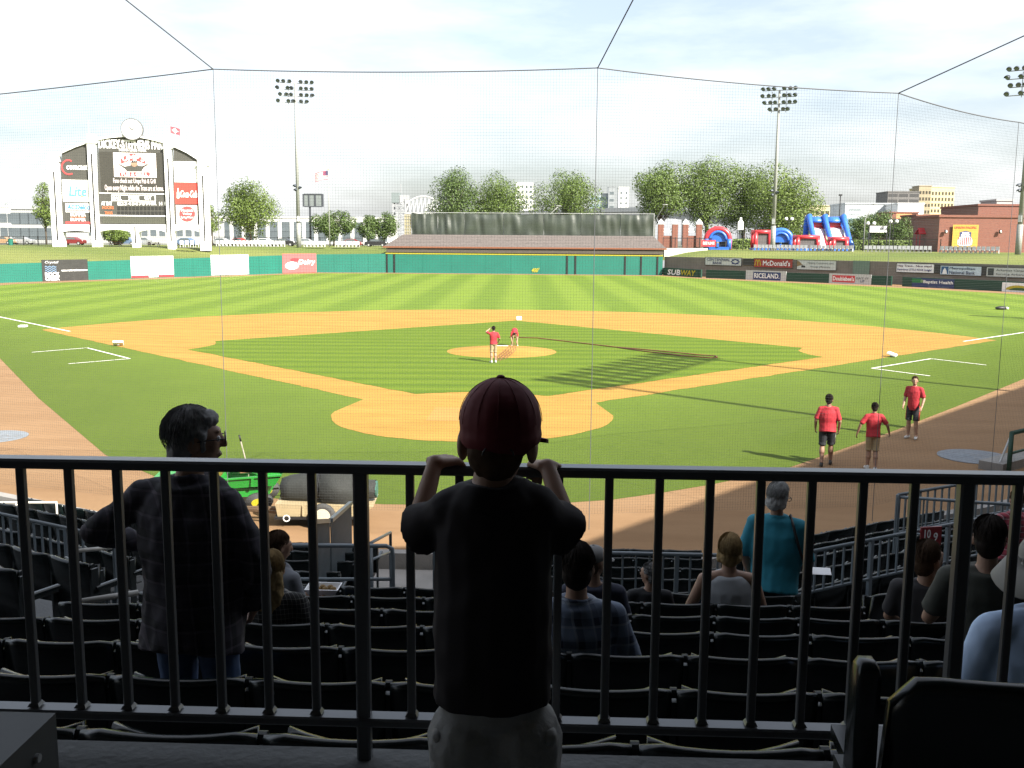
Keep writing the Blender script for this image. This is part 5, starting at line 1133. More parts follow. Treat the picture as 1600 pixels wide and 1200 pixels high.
# ================================================================== LAMP POSTS, SIGNS, PLAYGROUND
def globe_lamp(px, yt, dy, label, n=2):
    b = W(px, 385, dy); b.z = 4.0; h = W(px, yt, dy).z-4; t = thing('lamp_post', label, 'lamp post', b, 0, 'globe lamp posts'); mb = MB(); mb.tube([(0, 0, 0), (0, 0, h-.2)], .07, 8); part('post', mb, M_BLACK, t)
    if n == 2: mb = MB(); mb.tube([(-.55, 0, h-.35), (.55, 0, h-.35)], .04, 6); part('crossarm', mb, M_BLACK, t)
    for x in ((-.55, .55) if n == 2 else (0,)): mb = MB(); mb.ell((x, 0, h), .32, .32, .32, 12, 8); part('globe', mb, WHT, t, True)
globe_lamp(1231, 342, 196, 'black twin globe lamp post by the blue domed inflatable'); globe_lamp(1394, 346, 182, 'black twin globe lamp post before the hedge and hall'); globe_lamp(1359, 349, 184, 'black twin globe lamp post at the lettered sign board')
globe_lamp(1484, 361, 181, 'short single globe lamp post before the brick wall', 1)
for q in (1151.5, 1160.5): pass
t = thing('banner_post', 'black twin posts holding a pointed white panel beside the red inflatable', 'sign', V(*W(1156, 386, 176).xy, 4.0)); s = 176/FPX; zt_ = W(1156, 348, 176).z-4
for x in (-4.5*s, 4.5*s): mb = MB(); mb.tube([(x, 0, -.6), (x, 0, zt_+.3)], .06, 6); part('post', mb, M_BLACK, t)
mb = MB(); mb.xz([(-4.2*s, zt_-1.2), (4.2*s, zt_-1.2), (4.2*s, zt_+.1), (1.5*s, zt_+.5), (1.5*s, zt_+.9), (-1.5*s, zt_+.9), (-1.5*s, zt_+.5), (-4.2*s, zt_+.1)], -.05, .05); part('panel', mb, WHT, t)
t = thing('sign_frame', 'white message board on black posts in front of the small green trees', 'sign', V(*W(1371, 385, 183).xy, 4.0)); s = 183/FPX; z1_ = W(1371, 353, 183).z-4; z0_ = W(1371, 363, 183).z-4
mb = MB(); mb.box(-13*s, 0, z0_, 13*s, .15, z1_); part('board', mb, WHT, t); mb = MB()
for x in (-13.5*s, 13.2*s): mb = MB(); mb.box(x-.08, 0, 0, x+.08, .15, z1_+.3); part('post', mb, M_BLACK, t)
mb = MB(); letter(mb, 'WELCOME', -9*s, z0_+.35, 18*s, .5, -.02); part('lettering', mb, cm(170, 175, 180), t)
t = thing('park_light', 'tall black park light on a thin pole behind the slide', 'lamp post', V(*W(1309, 385, 230).xy, 4.0)); h = W(1309, 306, 230).z-4
mb = MB(); mb.tube([(0, 0, 0), (0, 0, h)], .11, 8); part('post', mb, M_BLACK, t); mb = MB(); mb.box(-.35, -.25, h+.003, .35, .25, h+.35); part('lamp_box', mb, M_BLACK, t)
t = thing('playground_tower', 'playground tower with sloped red roof by the hedge', 'playground', V(*W(1446, 385, 178).xy, 4.0)); s = 178/FPX; h = W(1446, 366, 178).z-4
for x in (-9*s, 9*s):
    for y in (0, 1.6): mb = MB(); mb.tube([(x, y, 0), (x, y, h)], .07, 6); part('post', mb, IR, t)
mb = MB(); mb.rings([[V(-12*s, -.3, h), V(12*s, -.3, h), V(12*s, -.3, h+.1), V(-12*s, -.3, h+.1)], [V(-10*s, .8, h+1.0), V(8*s, .8, h+1.0), V(8*s, .8, h+1.1), V(-10*s, .8, h+1.1)], [V(-12*s, 1.9, h), V(12*s, 1.9, h), V(12*s, 1.9, h+.1), V(-12*s, 1.9, h+.1)]]); part('roof', mb, IR, t)
mb = MB(); mb.box(-9*s, 0, .9, 9*s, 1.6, 1.05); part('deck', mb, BRICK, t)
# cars and picnic tables
def car(loc, rz, col, label, van=False):
    t = thing('parked_car', label, 'car', loc, rz, 'cars parked beyond the bank'); k = .25 if van else 0
    prof = [(-2.15, .35), (-2.2, .75), (-2.05, .95), (-1.25, 1.0), (-.6, 1.42+k), (.75+k, 1.45+k), (1.45+k, 1.02), (2.1, .92), (2.2, .6), (2.15, .35)]
    mb = MB(); rs = []
    for y, sx, dz in ((-.85, .97, -.04), (-.80, 1, 0), (.80, 1, 0), (.85, .97, -.04)):
        rs.append([V(x*sx, y*(.82 if z > 1.1 else 1), z+dz) for x, z in prof])
    mb.rings(rs); part('body', mb, col, t, False)
    mb = MB()
    for s in (-1, 1): mb.xz([(-1.0, 1.04), (-.52, 1.36+k), (.68+k, 1.38+k), (1.2+k, 1.04)], s*.83-.01, s*.83+.01)
    part('side_window', mb, WINM, t)
    wm = MB(); wm.cyl((0, -.1, 0), .33, .2, 14, 'y'); wme = wm.mesh('wheel', mat('tyre', (.02, .02, .02), .8, .1)); hub = MB().cyl((0, -.115, 0), .18, .23, 10, 'y').mesh('hub', M_STEEL)
    for x in (-1.35, 1.35):
        for y in (-.78, .78): w_ = obj('wheel', wme, t, (x, y, .33)); obj('hub', hub, w_)
    for y in (-.6, .6): mb = MB(); mb.box(2.1, y-.15, .62, 2.215, y+.15, .78); part('headlight', mb, WHT, t)
cc = {'silver': mat('car_silver', (.42, .43, .44), .3, .03, metal=.4), 'dark red': mat('car_maroon', (.16, .02, .02), .3, .03), 'white': mat('car_white', (.68, .68, .67), .3, .02), 'blue': mat('car_blue', (.10, .15, .24), .3, .03), 'tan': mat('car_tan', (.35, .22, .12), .3, .03), 'black': mat('car_black', (.02, .02, .022), .3, .03), 'red': mat('car_red', (.36, .03, .03), .3, .03)}
for px_, dy_, c_, lab in ((4, 176, 'tan', 'tan car parked at the far end by the iron fence'), (34, 178, 'silver', 'silver car parked beside the tan one left of the scoreboard'), (114, 178, 'dark red', 'maroon car seen through the first scoreboard arch'), (196, 184, 'blue', 'blue car seen through the second scoreboard arch'), (226, 186, 'silver', 'silver car seen through the third scoreboard arch'), (290, 176, 'blue', 'blue car seen through the last scoreboard arch'), (345, 188, 'silver', 'silver car behind the white chairs beside the scoreboard'), (372, 190, 'red', 'red car parked under the bright conical tree'), (412, 190, 'white', 'white car behind the white chair row'), (444, 190, 'black', 'black car parked beside the light tower'), (478, 192, 'silver', 'silver car parked behind the short chair row'), (548, 192, 'dark red', 'maroon car between the two rounded trees'), (588, 192, 'black', 'black car parked beside the tarpaulin screen corner')):
    p = W(px_, 380, dy_); car(V(p.x, p.y, 4.0), R_(random.choice((0, 180))+random.uniform(-6, 6)), cc[c_], lab)
for px_, dy_, lab in ((180, 160, 'orange picnic table under the second scoreboard arch'), (240, 160, 'orange picnic table under the third scoreboard arch')):
    p = W(px_, 382, dy_); t = thing('picnic_table', lab, 'picnic table', V(p.x, p.y, 4.0), R_(8)); OT = mat('table_orange', (.38, .13, .06), .6, .1)
    for y in (-.3, -.1, .1, .3): mb = MB(); mb.box(-1, y-.085, .72, 1, y+.085, .77); part('plank', mb, OT, t)
    for s in (-1, 1): mb = MB(); mb.box(-1, s*.75-.12, .43, 1, s*.75+.12, .47); part('bench', mb, OT, t)
    for s in (-.75, .75): mb = MB(); mb.bar((s, -.7, 0), (s, .25, .715), .08); mb.bar((s+.09, .7, 0), (s+.09, -.25, .715), .08); mb.box(s+.045, -.8, .38, s+.13, .8, .425); part('leg_frame', mb, M_STEEL, t)
t = thing('litter_bin', 'small green litter bin beside the parked cars', 'bin', V(*W(17, 384, 166).xy, 4.0)); mb = MB(); mb.cyl((0, 0, 0), .35, 1.0, 12, 'z', .4); part('drum', mb, GREEN, t); mb = MB(); mb.cyl((0, 0, 1.004), .42, .12, 12, 'z', .2); part('lid', mb, DKGREEN, t)
# ================================================================== FIELD OBJECTS
BAG = mat('base_canvas', (.72, .72, .70), .7, .06)
def base_bag(px, py, label, tilt=0, rz=45, pad=.44):
    p = G(px, py, .02); t = thing('base_bag', label, 'base', p, R_(rz)); s = pad/2
    mb = MB(); mb.rings([[V(sx*s*k_, sy*s*k_, z) for sx, sy in ((-1, -1), (1, -1), (1, 1), (-1, 1))] for k_, z in ((.94, 0), (1, .03), (1, .09), (.9, .12))]); o = part('cushion', mb, BAG, t); o.rotation_euler = (R_(tilt), 0, 0); o.location = (0, 0, .06 if tilt else 0)
    mb = MB(); mb.box(-.05, -.05, -.06, .05, .05, -.003); q = part('anchor_stem', mb, M_STEEL, t); q.rotation_euler = (R_(tilt), 0, 0); q.location = (0, 0, .07 if tilt else .06)
base_bag(1393, 557, 'white base bag lying on the grass edge near first base', 18, 60); base_bag(185, 540, 'white base bag propped on the path edge near third base', -30, 20, .5); base_bag(36, 511, 'white base bag left in the foul grass by the third base line', 0, 10)
base_bag(811, 500, 'white base bag standing near second base', 35, 5, .36)
p = G(1564, 484); t = thing('field_plug', 'small dark object lying in the right field grass', 'bag', p, R_(10)); mb = MB(); mb.ell((0, 0, .15), .55, .25, .16, 12, 8); part('sack', mb, M_BLACK, t, True); mb = MB(); mb.ell((.5, 0, .12), .18, .2, .12, 10, 6); part('end_flap', mb, BAG, t, True)
# on-deck circles
for px_, py_, rx_, lab in ((1523, 714, 0, 'grey on deck mat with white lettering on the shaded track'), (-12, 683, 0, 'grey on deck mat on the sunlit track')):
    p = G(px_, py_); t = thing('on_deck_mat', lab, 'mat', V(p.x, p.y, .005), R_(-6)); r = .92
    mb = MB(); mb.cyl((0, 0, 0), r, .012, 40); part('disc', mb, mat('mat_grey', (.17, .19, .21), .8, .15, 3), t)
    mb = MB()
    for k_ in range(3): mb.rings([[V((-.75+.05*i), .18-.17*k_+.05*math.sin(i*.9)+w_, z) for w_, z in ((0, .016), (.035, .016), (.035, .0125), (0, .0125))] for i in range(18)])
    part('wave_emblem', mb, mat('mat_blue', (.22, .26, .30), .8, .1), t)
    mb = MB(); vs, fs = text_geo('ROCK'); mb.add([(-.05+u*.80, .02+v*.30, .0165) for u, v in vs], fs); vs, fs = text_geo('CREEK'); mb.add([(-.1+u*.86, -.40+v*.28, .0165) for u, v in vs], fs); part('lettering', mb, cm(190, 190, 190), t)
# tarpaulin roller cart
p = G(505, 814); t = thing('tarp_cart', 'tan two wheeled cart loaded with a rolled dark tarpaulin on the track', 'cart', V(p.x, p.y, 0), R_(4))
TAN = mat('cart_tan', (.36, .29, .17), .6, .12, 2); s = 19.2/FPX
mb = MB(); mb.add([(-.80, -.45, .22), (.78, -.45, .22), (.78, .45, .22), (-.80, .45, .22), (-.84, -.48, .48), (1.05, -.48, .42), (1.05, .48, .42), (-.84, .48, .48)], [(0, 3, 2, 1), (4, 5, 6, 7), (0, 1, 5, 4), (1, 2, 6, 5), (2, 3, 7, 6), (3, 0, 4, 7)]); part('bed', mb, TAN, t)
mb = MB(); mb.box(-.86, -.49, .17, .80, .49, .217); part('chassis', mb, M_BLACK, t)
for x in (-.30, .12): mb = MB(); mb.box(x-.02, -.50, .24, x+.02, -.482, .45); part('rib', mb, TAN, t)
for y in (-.58, .50):
    mb = MB(); mb.rings([[V(.08+r*math.cos(2*math.pi*j/20), y+yy, .25+r*math.sin(2*math.pi*j/20)) for j in range(20)] for r, yy in ((.17, 0), (.235, -.01), (.25, .03), (.25, .07), (.235, .11), (.17, .10))]); w_ = part('wheel', mb, mat('cart_tyre', (.05, .05, .048), .8, .15), t, True)
    mb = MB(); mb.cyl((.08, y-.004, .25), .155, .10, 16, 'y'); part('rim', mb, mat('rim_cream', (.50, .46, .36), .5, .1), w_)
mb = MB(); mb.rings([[V(-.62+r*math.cos(2*math.pi*j/12), -.505, .20+r*math.sin(2*math.pi*j/12)) for j in range(12)] for r in (.05, .07)], cap=False); part('tow_ring', mb, WHT, t)
mb = MB(); mb.bar((-.8, 0, .25), (-1.7, .05, .25), .08); mb.bar((-.8, -.3, .26), (-1.6, .0, .25), .05); part('tow_bar', mb, cm(150, 120, 90), t)
TD = mat('tarp_dark', (.020, .022, .020), .8, .3, 3, .4, 12)
mb = MB(); pr = [(-.78, .20, .98), (-.60, .24, 1.0), (-.2, .27, 1.02), (-.02, .24, 1.03), (.05, .34, 1.02), (.3, .36, 1.0), (.62, .34, .96), (.66, .22, .96), (.9, .17, .98), (1.05, .16, .98)]
rs = []
for x, r, z in [(x_, r_*1.12, z_) for x_, r_, z_ in pr]: rs.append([V(x+.02*math.sin(j*2.1), 1.15*r*math.cos(2*math.pi*j/20)*(1+.05*noise.noise(V(x*4, j, 0))), z-.33+r*math.sin(2*math.pi*j/20)*(1+.06*noise.noise(V(x*5, j, 3)))) for j in range(20)])
mb.rings(rs); part('rolled_tarpaulin', mb, TD, t, True)
mb = MB(); mb.cyl((1.05, 0, .65), .17, .03, 18, 'x'); part('roll_end', mb, mat('roll_green', (.05, .14, .11), .5, .1), t)
for x in (-.04, .64): mb = MB(); mb.tube([V(x, .31*math.cos(a), .68+.30*math.sin(a)) for a in [2*math.pi*k/20 for k in range(20)]], .022, 6, True); part('strap', mb, M_BLACK, t)
# green utility vehicle
p = G(352, 792); t = thing('utility_vehicle', 'green utility vehicle with a loaded dump bed on the track', 'vehicle', V(p.x+.10, p.y+.2, 0), R_(8)); t.scale = (1, 1, .66); VG = mat('vehicle_green', (.02, .24, .03), .35, .08); 
mb = MB(); mb.add([(-.1, -.55, .72), (.95, -.55, .80), (.95, .55, .80), (-.1, .55, .72), (-.18, -.6, 1.02), (1.1, -.6, 1.14), (1.1, .6, 1.14), (-.18, .6, 1.02)], [(0, 3, 2, 1), (0, 1, 5, 4), (1, 2, 6, 5), (2, 3, 7, 6), (3, 0, 4, 7)]); part('dump_bed', mb, VG, t)
mb = MB(); mb.bar((-.18, -.61, 1.03), (1.1, -.61, 1.15), .05); mb.bar((.5, -.585, .80), (.52, -.61, 1.08), .05); part('bed_rim', mb, VG, t)
mb = MB(); mb.box(-1.6, -.55, .35, -.2, .55, .72); mb.box(-1.55, -.5, .723, -1.1, .5, 1.0); part('body', mb, VG, t); mb = MB(); mb.box(.1, -.45, .42, .8, .45, .69); part('rear_guard', mb, VG, t)
mb = MB(); mb.box(-1.0, -.5, .75, -.3, .5, .95); mb.box(-.42, -.5, .953, -.3, .5, 1.3); part('bench_seat', mb, cm(190, 170, 60), t)
for x in (.62, -1.35):
    for y in (-.62, .42): mb = MB(); mb.cyl((x, y, .28), .28, .2, 18, 'y'); w_ = part('wheel', mb, MATS['cart_tyre'], t, True); mb = MB(); mb.cyl((x, y-.01, .28), .14, .22, 12, 'y'); part('rim', mb, SUBY, w_)
mb = MB(); rnd = random.Random(3)
for i in range(7): mb.ell((rnd.uniform(.05, .9), rnd.uniform(-.35, .35), 1.08+rnd.uniform(0, .1)), .2, .18, .12, 8, 6)
part('load', mb, mat('load_grey', (.30, .29, .26), .8, .4, 6), t, True)
mb = MB(); mb.tube([(.2, -.2, 1.1), (1.9, -.1, 1.22)], .02, 6); mb.tube([(.2, .1, 1.12), (1.8, .2, 1.2)], .02, 6); part('tool_handles', mb, cm(190, 140, 90), t)
a = G(385, 760); q0 = W(388, 735, 20.0); q1 = W(374, 681, 20.0); t = thing('rake', 'long rake handle with black grip standing in the utility vehicle', 'rake'); mb = MB(); mb.tube([q0-V(0, 0, .4), q0, q1], .014, 8); part('shaft', mb, cm(215, 205, 185), t, True); mb = MB(); mb.tube([q1-(q1-q0).normalized()*.12, q1+(q1-q0).normalized()*.02], .020, 8); part('grip', mb, M_BLACK, t, True)
# hose and drag mat
HO = mat('hose_rubber', (.16, .055, .03), .6, .1)
pts = [(796, 527), (840, 528), (900, 535), (960, 542), (1030, 548), (1090, 554), (1118, 556), (1121, 558), (1112, 559), (1060, 555), (1010, 549), (965, 543)]
mb = MB(); mb.tube([G(x, y, .045) for x, y in pts], .028, 6); tag(part('garden_hose', mb, HO, None, True), 'long dark red hose looped across the infield grass from the mound', 'hose')
a = G(776, 564); b = G(803, 556); t = thing('drag_mat', 'dark mesh drag mat leaning beside the man on the mound', 'drag mat', V(0, 0, 0)); g0 = V(a.x, a.y, .20); g1 = V(b.x, b.y+.3, .62); dd = g1-g0; n_ = V(.1, -.35, -.32)
for k_ in range(9): mb = MB(); mb.tube([g0+dd*(k_/8), g0+dd*(k_/8)+n_], .012, 5); part('cross_rod', mb, HO, t)
for k_ in range(4): mb = MB(); mb.tube([g0+n_*(k_/3), g1+n_*(k_/3)], .012, 5); part('long_rod', mb, HO, t)
# dugout rail and step at the right edge
p = W(1580, 688, 24.0); t = thing('dugout_rail', 'dark green padded dugout rail frame beside the track', 'railing', V(p.x, p.y, 0), R_(40)); mb = MB(); mb.tube([(0, 0, 0), (0, 0, 1.0), (3.5, 0, 1.0)], .06, 8); part('frame', mb, DKGREEN, t, True); mb = MB(); mb.tube([(0, 0, .5), (3.5, 0, .5)], .035, 8); part('mid_rail', mb, DKGREEN, t); mb = MB(); mb.box(-.1, .1, 0, 3.6, .7, .22); part('step', mb, M_CONC, t); mb = MB(); mb.tube([(.15, .3, .2), (.75, .35, .85)], .03, 6); part('diagonal_brace', mb, M_STEEL, t)
# ================================================================== PEOPLE
SKIN = mat('skin', (.34, .20, .135), .55, .08, 12); SKIN2 = mat('skin_tan', (.25, .135, .085), .55, .08, 12)
def bez(P, C, Nk, t):
    c = C*2-(P+Nk)*.5; a = P*(1-t)**2+c*2*t*(1-t)+Nk*t*t; d = (c-P)*2*(1-t)+(Nk-c)*2*t; return a, d.normalized()
def torso(mb, P, C, Nk, rs, X, n=16):
    R = []
    for t, rx, ry in rs:
        c, d = bez(P, C, Nk, t); v = d.cross(X).normalized(); u = v.cross(d).normalized()
        R.append([c+u*rx*math.cos(2*math.pi*j/n)+v*ry*math.sin(2*math.pi*j/n) for j in range(n)])
    mb.rings(R)
def hand(mb, wr, d, nrm, side, s=1.0, curl=.5, spread=.02):
    d = d.normalized(); nrm = (nrm-d*nrm.dot(d)).normalized(); sd = nrm.cross(d).normalized()*side      # thumb side
    kn = []
    for i in range(4):
        off = (1.5-i)*.021*s; k = wr+d*(.088-.006*abs(i-1))*s+sd*off; kn.append(k); mb.caps(wr+sd*off*.6, k, .017*s, .0125*s, 8)
    for i, k in enumerate(kn):
        ln = (.070, .080, .074, .056)[i]*s; a1 = curl*.9; d1 = (d*math.cos(a1)+nrm*math.sin(a1)+sd*(1.5-i)*spread).normalized(); m1 = k+d1*ln*.5
        a2 = curl*2.0; d2 = (d*math.cos(a2)+nrm*math.sin(a2)+sd*(1.5-i)*spread).normalized(); mb.caps(k, m1, .0105*s, .0098*s, 8); mb.caps(m1, m1+d2*ln*.5, .0098*s, .0088*s, 8)
    b = wr+d*.028*s+sd*.026*s; d1 = (d*.75+sd*.75+nrm*.25).normalized(); m1 = b+d1*.042*s; d2 = (d*.95+sd*.25+nrm*(.2+curl*.4)).normalized(); mb.caps(b, m1, .0145*s, .012*s, 8); mb.caps(m1, m1+d2*.036*s, .012*s, .010*s, 8)
def head(mb, h, M, s, nk, ear=1.0):
    E = lambda x, y, z: h+M@V(x, y, z)*s
    mb.ell(E(0, -.008, .022), .077*s, .096*s, .104*s, 18, 12, M); mb.ell(E(0, .026, -.052), .056*s, .066*s, .078*s, 16, 10, M); mb.ell(E(0, .06, .0), .06*s, .04*s, .075*s, 14, 8, M)
    mb.caps(E(0, .098, .018), E(0, .114, -.022), .011*s, .016*s, 8); mb.ell(E(0, .094, -.062), .026*s, .012*s, .011*s, 10, 6, M); mb.ell(E(0, .092, .040), .05*s, .012*s, .010*s, 10, 6, M)
    for sx in (-1, 1): mb.ell(E(sx*.079*(1+(ear-1)*.55), -.008-.02*(ear-1), -.012), .012*s*ear, .026*s*ear, .034*s*ear, 10, 8, M)
    mb.caps(nk, E(0, -.012, -.05), .056*s, .050*s, 14)
def figure(name, label, J, o, cat='person', group=None, root=None):
    """o: s (limb scale), g girth, hs head scale, M head rotation, X body right, skin, shirt.., vox"""
    t = thing(name, label, cat, root, 0, group); R0_ = Vector(root)
    J = {k: (Vector(v)-R0_) for k, v in J.items()}
    s = o.get('s', 1); g = o.get('g', 1); hs = o.get('hs', s); M = o.get('M', Matrix.Identity(3)); X = o.get('X', V(1, 0, 0)); vox = o.get('vox', .0095)
    TR = [(-.10, .150, .105), (0, .160*g**.5, .115*g), (.25, .148*g, .108*g), (.5, .160*g, .118*g), (.75, .180*g**.5, .115*g**.5), (.90, .150, .088), (1.0, .066, .062)]
    if 'TR' in o: TR = o['TR']
    mb = MB(); torso(mb, J['pel'], J['che'], J['nek'], [(t_, a*s, b*s) for t_, a, b in TR], X); head(mb, J['hed'], M, hs, J['nek'], o.get('ear', 1))
    for k in 'LR':
        sh, el, wr = J['sho'+k], J['elb'+k], J['wri'+k]; ak = o.get('arm', 1); mb.caps(sh, el, .054*s*ak, .041*s*ak); mb.caps(el, wr, .042*s*ak, .027*s*ak)
        mb.caps(J['nek'].lerp(sh, .25)-V(0, 0, .02*s), sh, .05*s, .056*s)
        hd_ = o.get('hand'+k) or ((wr-el).normalized(), X*(1 if k == 'L' else -1), .5); hand(mb, wr, hd_[0], hd_[1], hd_[3] if len(hd_) > 3 else (1 if k == 'L' else -1), s*o.get('hands', 1), hd_[2])
        if 'hip'+k in J:
            hp, kn, an, to = J['hip'+k], J['kne'+k], J['ank'+k], J['toe'+k]
            mb.caps(hp, kn, .088*s*g**.3, .062*s); mb.caps(kn, kn.lerp(an, .4)-((to-an).normalized()*.014*s), .060*s, .064*s*g**.3); mb.caps(kn.lerp(an, .3), an, .062*s*g**.3, .039*s); mb.caps(an, to, .036*s, .028*s); mb.caps(an, an-(to-an).normalized()*.04*s-V(0, 0, .03*s), .034*s, .03*s)
    organic('body', mb, vox, o.get('skin', SKIN), t, 3)
    # shirt
    if o.get('shirt'):
        mb = MB(); ex = o.get('ease', .020); lo = o.get('hem', -.16); tr = [(lo, o.get('hemr', .168*g**.5), .122*g)]+[q for q in TR if q[0] > -.01 and q[0] < .95]+([(1.0, .085, .078)] if not o.get('tank') else [(.97, .09, .07)])
        torso(mb, J['pel'], J['che'], J['nek'], [(t_, (a+ex)*s*o.get('flare', 1 if t_ > .3 else 1), (b+ex)*s) for t_, a, b in tr], X)
        sl = o.get('sleeve', .72)
        for k in 'LR':
            sh, el, wr = J['sho'+k], J['elb'+k], J['wri'+k]
            if o.get('tank'): mb.caps(J['nek'].lerp(sh, .45)+V(0, 0, -.03*s), J['che'].lerp(sh, .55), .04*s, .05*s); continue
            ak = o.get('arm', 1); mb.caps(J['nek'].lerp(sh, .3)-V(0, 0, .025*s), sh, .062*s*ak, .070*s*ak)
            if sl <= 1: e = sh.lerp(el, sl); mb.caps(sh, e, .068*s*ak, .064*s*ak); cf = o.get('cuff', 1); mb.rings([[sh.lerp(e, .3)+q for q in ringof(el-sh, .062*s*ak)], [e+q for q in ringof(el-sh, .068*s*ak*cf)], [e+(el-sh).normalized()*.03*s+q for q in ringof(el-sh, .070*s*ak*cf)]])
            else: mb.caps(sh, el, .068*s, .060*s); mb.caps(el, el.lerp(wr, .88), .058*s, .042*s)
        if o.get('collar'): mb.tube([J['nek']+V(.07*s*math.cos(a), .062*s*math.sin(a), .012*s*math.sin(-a)+.005) for a in [2*math.pi*i/14 for i in range(14)]], .016*s, 6, True)
        organic('shirt', mb, o.get('cvox', .014), o['shirt'], t, 3, o.get('ripple', .006)*s, o.get('rscale', 9), hash(label) % 50)
    if o.get('bottom') and 'hipL' in J:
        mb = MB(); ln = o.get('leglen', .80); wa = o.get('waist', 1); torso(mb, J['pel'], J['che'], J['nek'], [(-.20, .135*s, .10*s), (-.12, .160*s*g**.5*wa, .115*s*g*wa), (.04, .155*s*g**.5*wa, .112*s*g*wa)], X)
        for k in 'LR':
            hp, kn, an = J['hip'+k], J['kne'+k], J['ank'+k]; w = o.get('legw', 1)
            if ln <= 1: e = hp.lerp(kn, ln); mb.caps(hp, e, .098*s*w*g**.3, .082*s*w); mb.rings([[e+q for q in ringof(kn-hp, .086*s*w)], [e+(kn-hp).normalized()*.05*s+q for q in ringof(kn-hp, .092*s*w)]])
            else: mb.caps(hp, kn, .098*s*w, .070*s*w); mb.caps(kn, an, .068*s*w, .056*s*w)
        organic('shorts' if ln <= 1 else 'trousers', mb, o.get('cvox', .014), o['bottom'], t, 3, .005*s, 9, 3)
    if o.get('shoes') and 'hipL' in J:
        for k in 'LR':
            an, to = J['ank'+k], J['toe'+k]; f = (to-an); f.z = 0; f = f.normalized(); mb = MB(); heel = V(an.x, an.y, to.z+.012*s)-f*.035*s
            mb.caps(heel, heel+f*.10*s, .044*s, .046*s); mb.caps(heel+f*.08*s, V(to.x, to.y, to.z+.005*s)+f*.02*s, .047*s, .038*s); mb.caps(heel+V(0, 0, .02*s), heel+V(0, 0, .06*s)+f*.02*s, .042*s, .040*s); organic('shoe', mb, .011, o['shoes'], t, 2)
    h = J['hed']; E = lambda x, y, z: h+M@V(x, y, z)*hs
    hr = o.get('hair')
    if hr:
        st, hm = hr; mb = MB()
        (mb.ell(E(0, -.02, .038), .084*hs, .098*hs, .098*hs, 18, 12, M) if st != 'capped' else None); mb.ell(E(0, -.045, -.02), .076*hs, .066*hs, .085*hs, 16, 10, M)
        if st == 'long':
            mb.caps(E(-.03, -.06, -.02), E(-.045, -.075, -.26), .06*hs, .045*hs); mb.caps(E(.03, -.06, -.02), E(.045, -.075, -.26), .06*hs, .045*hs); mb.caps(E(0, -.07, 0), E(0, -.085, -.28), .055*hs, .05*hs)
        if st == 'bob':
            mb.caps(E(-.06, -.02, .02), E(-.07, -.02, -.07), .035*hs, .03*hs); mb.caps(E(.06, -.02, .02), E(.07, -.02, -.07), .035*hs, .03*hs); mb.ell(E(0, -.05, -.05), .078*hs, .055*hs, .075*hs, 14, 10, M)
        if st == 'swept':
            mb.ell(E(0, .035, .085), .066*hs, .062*hs, .045*hs, 14, 8, M); mb.ell(E(0, -.065, -.045), .07*hs, .05*hs, .07*hs, 14, 8, M)
            for sx in (-1, 1): mb.caps(E(sx*.076, .03, .03), E(sx*.074, .03, -.03), .014*hs, .010*hs)
        strands(t, E, M, hs, st, hm)
        amp = {'short': .003, 'swept': .007, 'bob': .006, 'long': .007}.get(st, .004)
        organic('hair', mb, .007*max(1, hs), hm, t, 2, amp, 34 if st == 'swept' else 40, 5)
    for c_ in o.get('extra', ()): c_(t, E, M, hs, J)
    return t
def strands(t, E, M, hs, st, hm):
    if st == 'capped': return
    rnd = random.Random(len(st)); mb = MB(); n = {'short': 260, 'swept': 620, 'bob': 520, 'long': 520}[st]; low_ = {'short': -25, 'swept': -38, 'bob': -55, 'long': -60}[st]
    for i in range(n):
        az = rnd.uniform(0, 2*math.pi); front = math.sin(az) > .25; e = rnd.uniform(18, 40) if front else rnd.uniform(low_, low_+45); s0 = rnd.uniform(70, 88) if rnd.random() < .5 else rnd.uniform(e+15, 85); pts = []; lift = rnd.uniform(.0, .010)*(1.6 if st == 'swept' else 1); tw = rnd.uniform(-.25, .25)
        for k in range(5):
            ph = R_(s0+(e-s0)*k/4); a = az+tw*(k/4)**1.5+.03*math.sin(k*2+i); rr = 1+lift/.09+.012*math.sin(k*1.7+i*.7)
            pts.append(E(.085*rr*math.cos(ph)*math.cos(a), -.022+.100*rr*math.cos(ph)*math.sin(a), .034+.100*rr*math.sin(ph)))
        mb.tube(pts, [.0016*hs, .0018*hs, .0017*hs, .0014*hs, .0005*hs], 3)
    o_ = part('hair_strands', mb, hm, t); o_['kind'] = 'stuff'
def ringof(d, r, n=16):
    d = d.normalized(); u = d.orthogonal().normalized(); v = d.cross(u); return [u*r*math.cos(2*math.pi*j/n)+v*r*math.sin(2*math.pi*j/n) for j in range(n)]
def RZ(a): return Matrix.Rotation(R_(a), 3, 'Z')
BASE = dict(pel=(0, 0, .95), che=(0, .02, 1.22), nek=(0, -.01, 1.50), hed=(0, .015, 1.665), shoL=(-.185, -.005, 1.43), elbL=(-.25, -.04, 1.15), wriL=(-.265, .05, .91), shoR=(.185, -.005, 1.43), elbR=(.25, -.04, 1.15), wriR=(.265, .05, .91),
            hipL=(-.09, 0, .90), kneL=(-.10, .03, .49), ankL=(-.105, -.02, .085), toeL=(-.12, .14, .03), hipR=(.09, 0, .90), kneR=(.10, .03, .49), ankR=(.105, -.02, .085), toeR=(.12, .14, .03))
SIT = dict(BASE); 
for k in ('pel', 'che', 'nek', 'hed', 'shoL', 'shoR', 'elbL', 'elbR', 'wriL', 'wriR'): x, y, z = BASE[k]; SIT[k] = (x, y, z-.42)
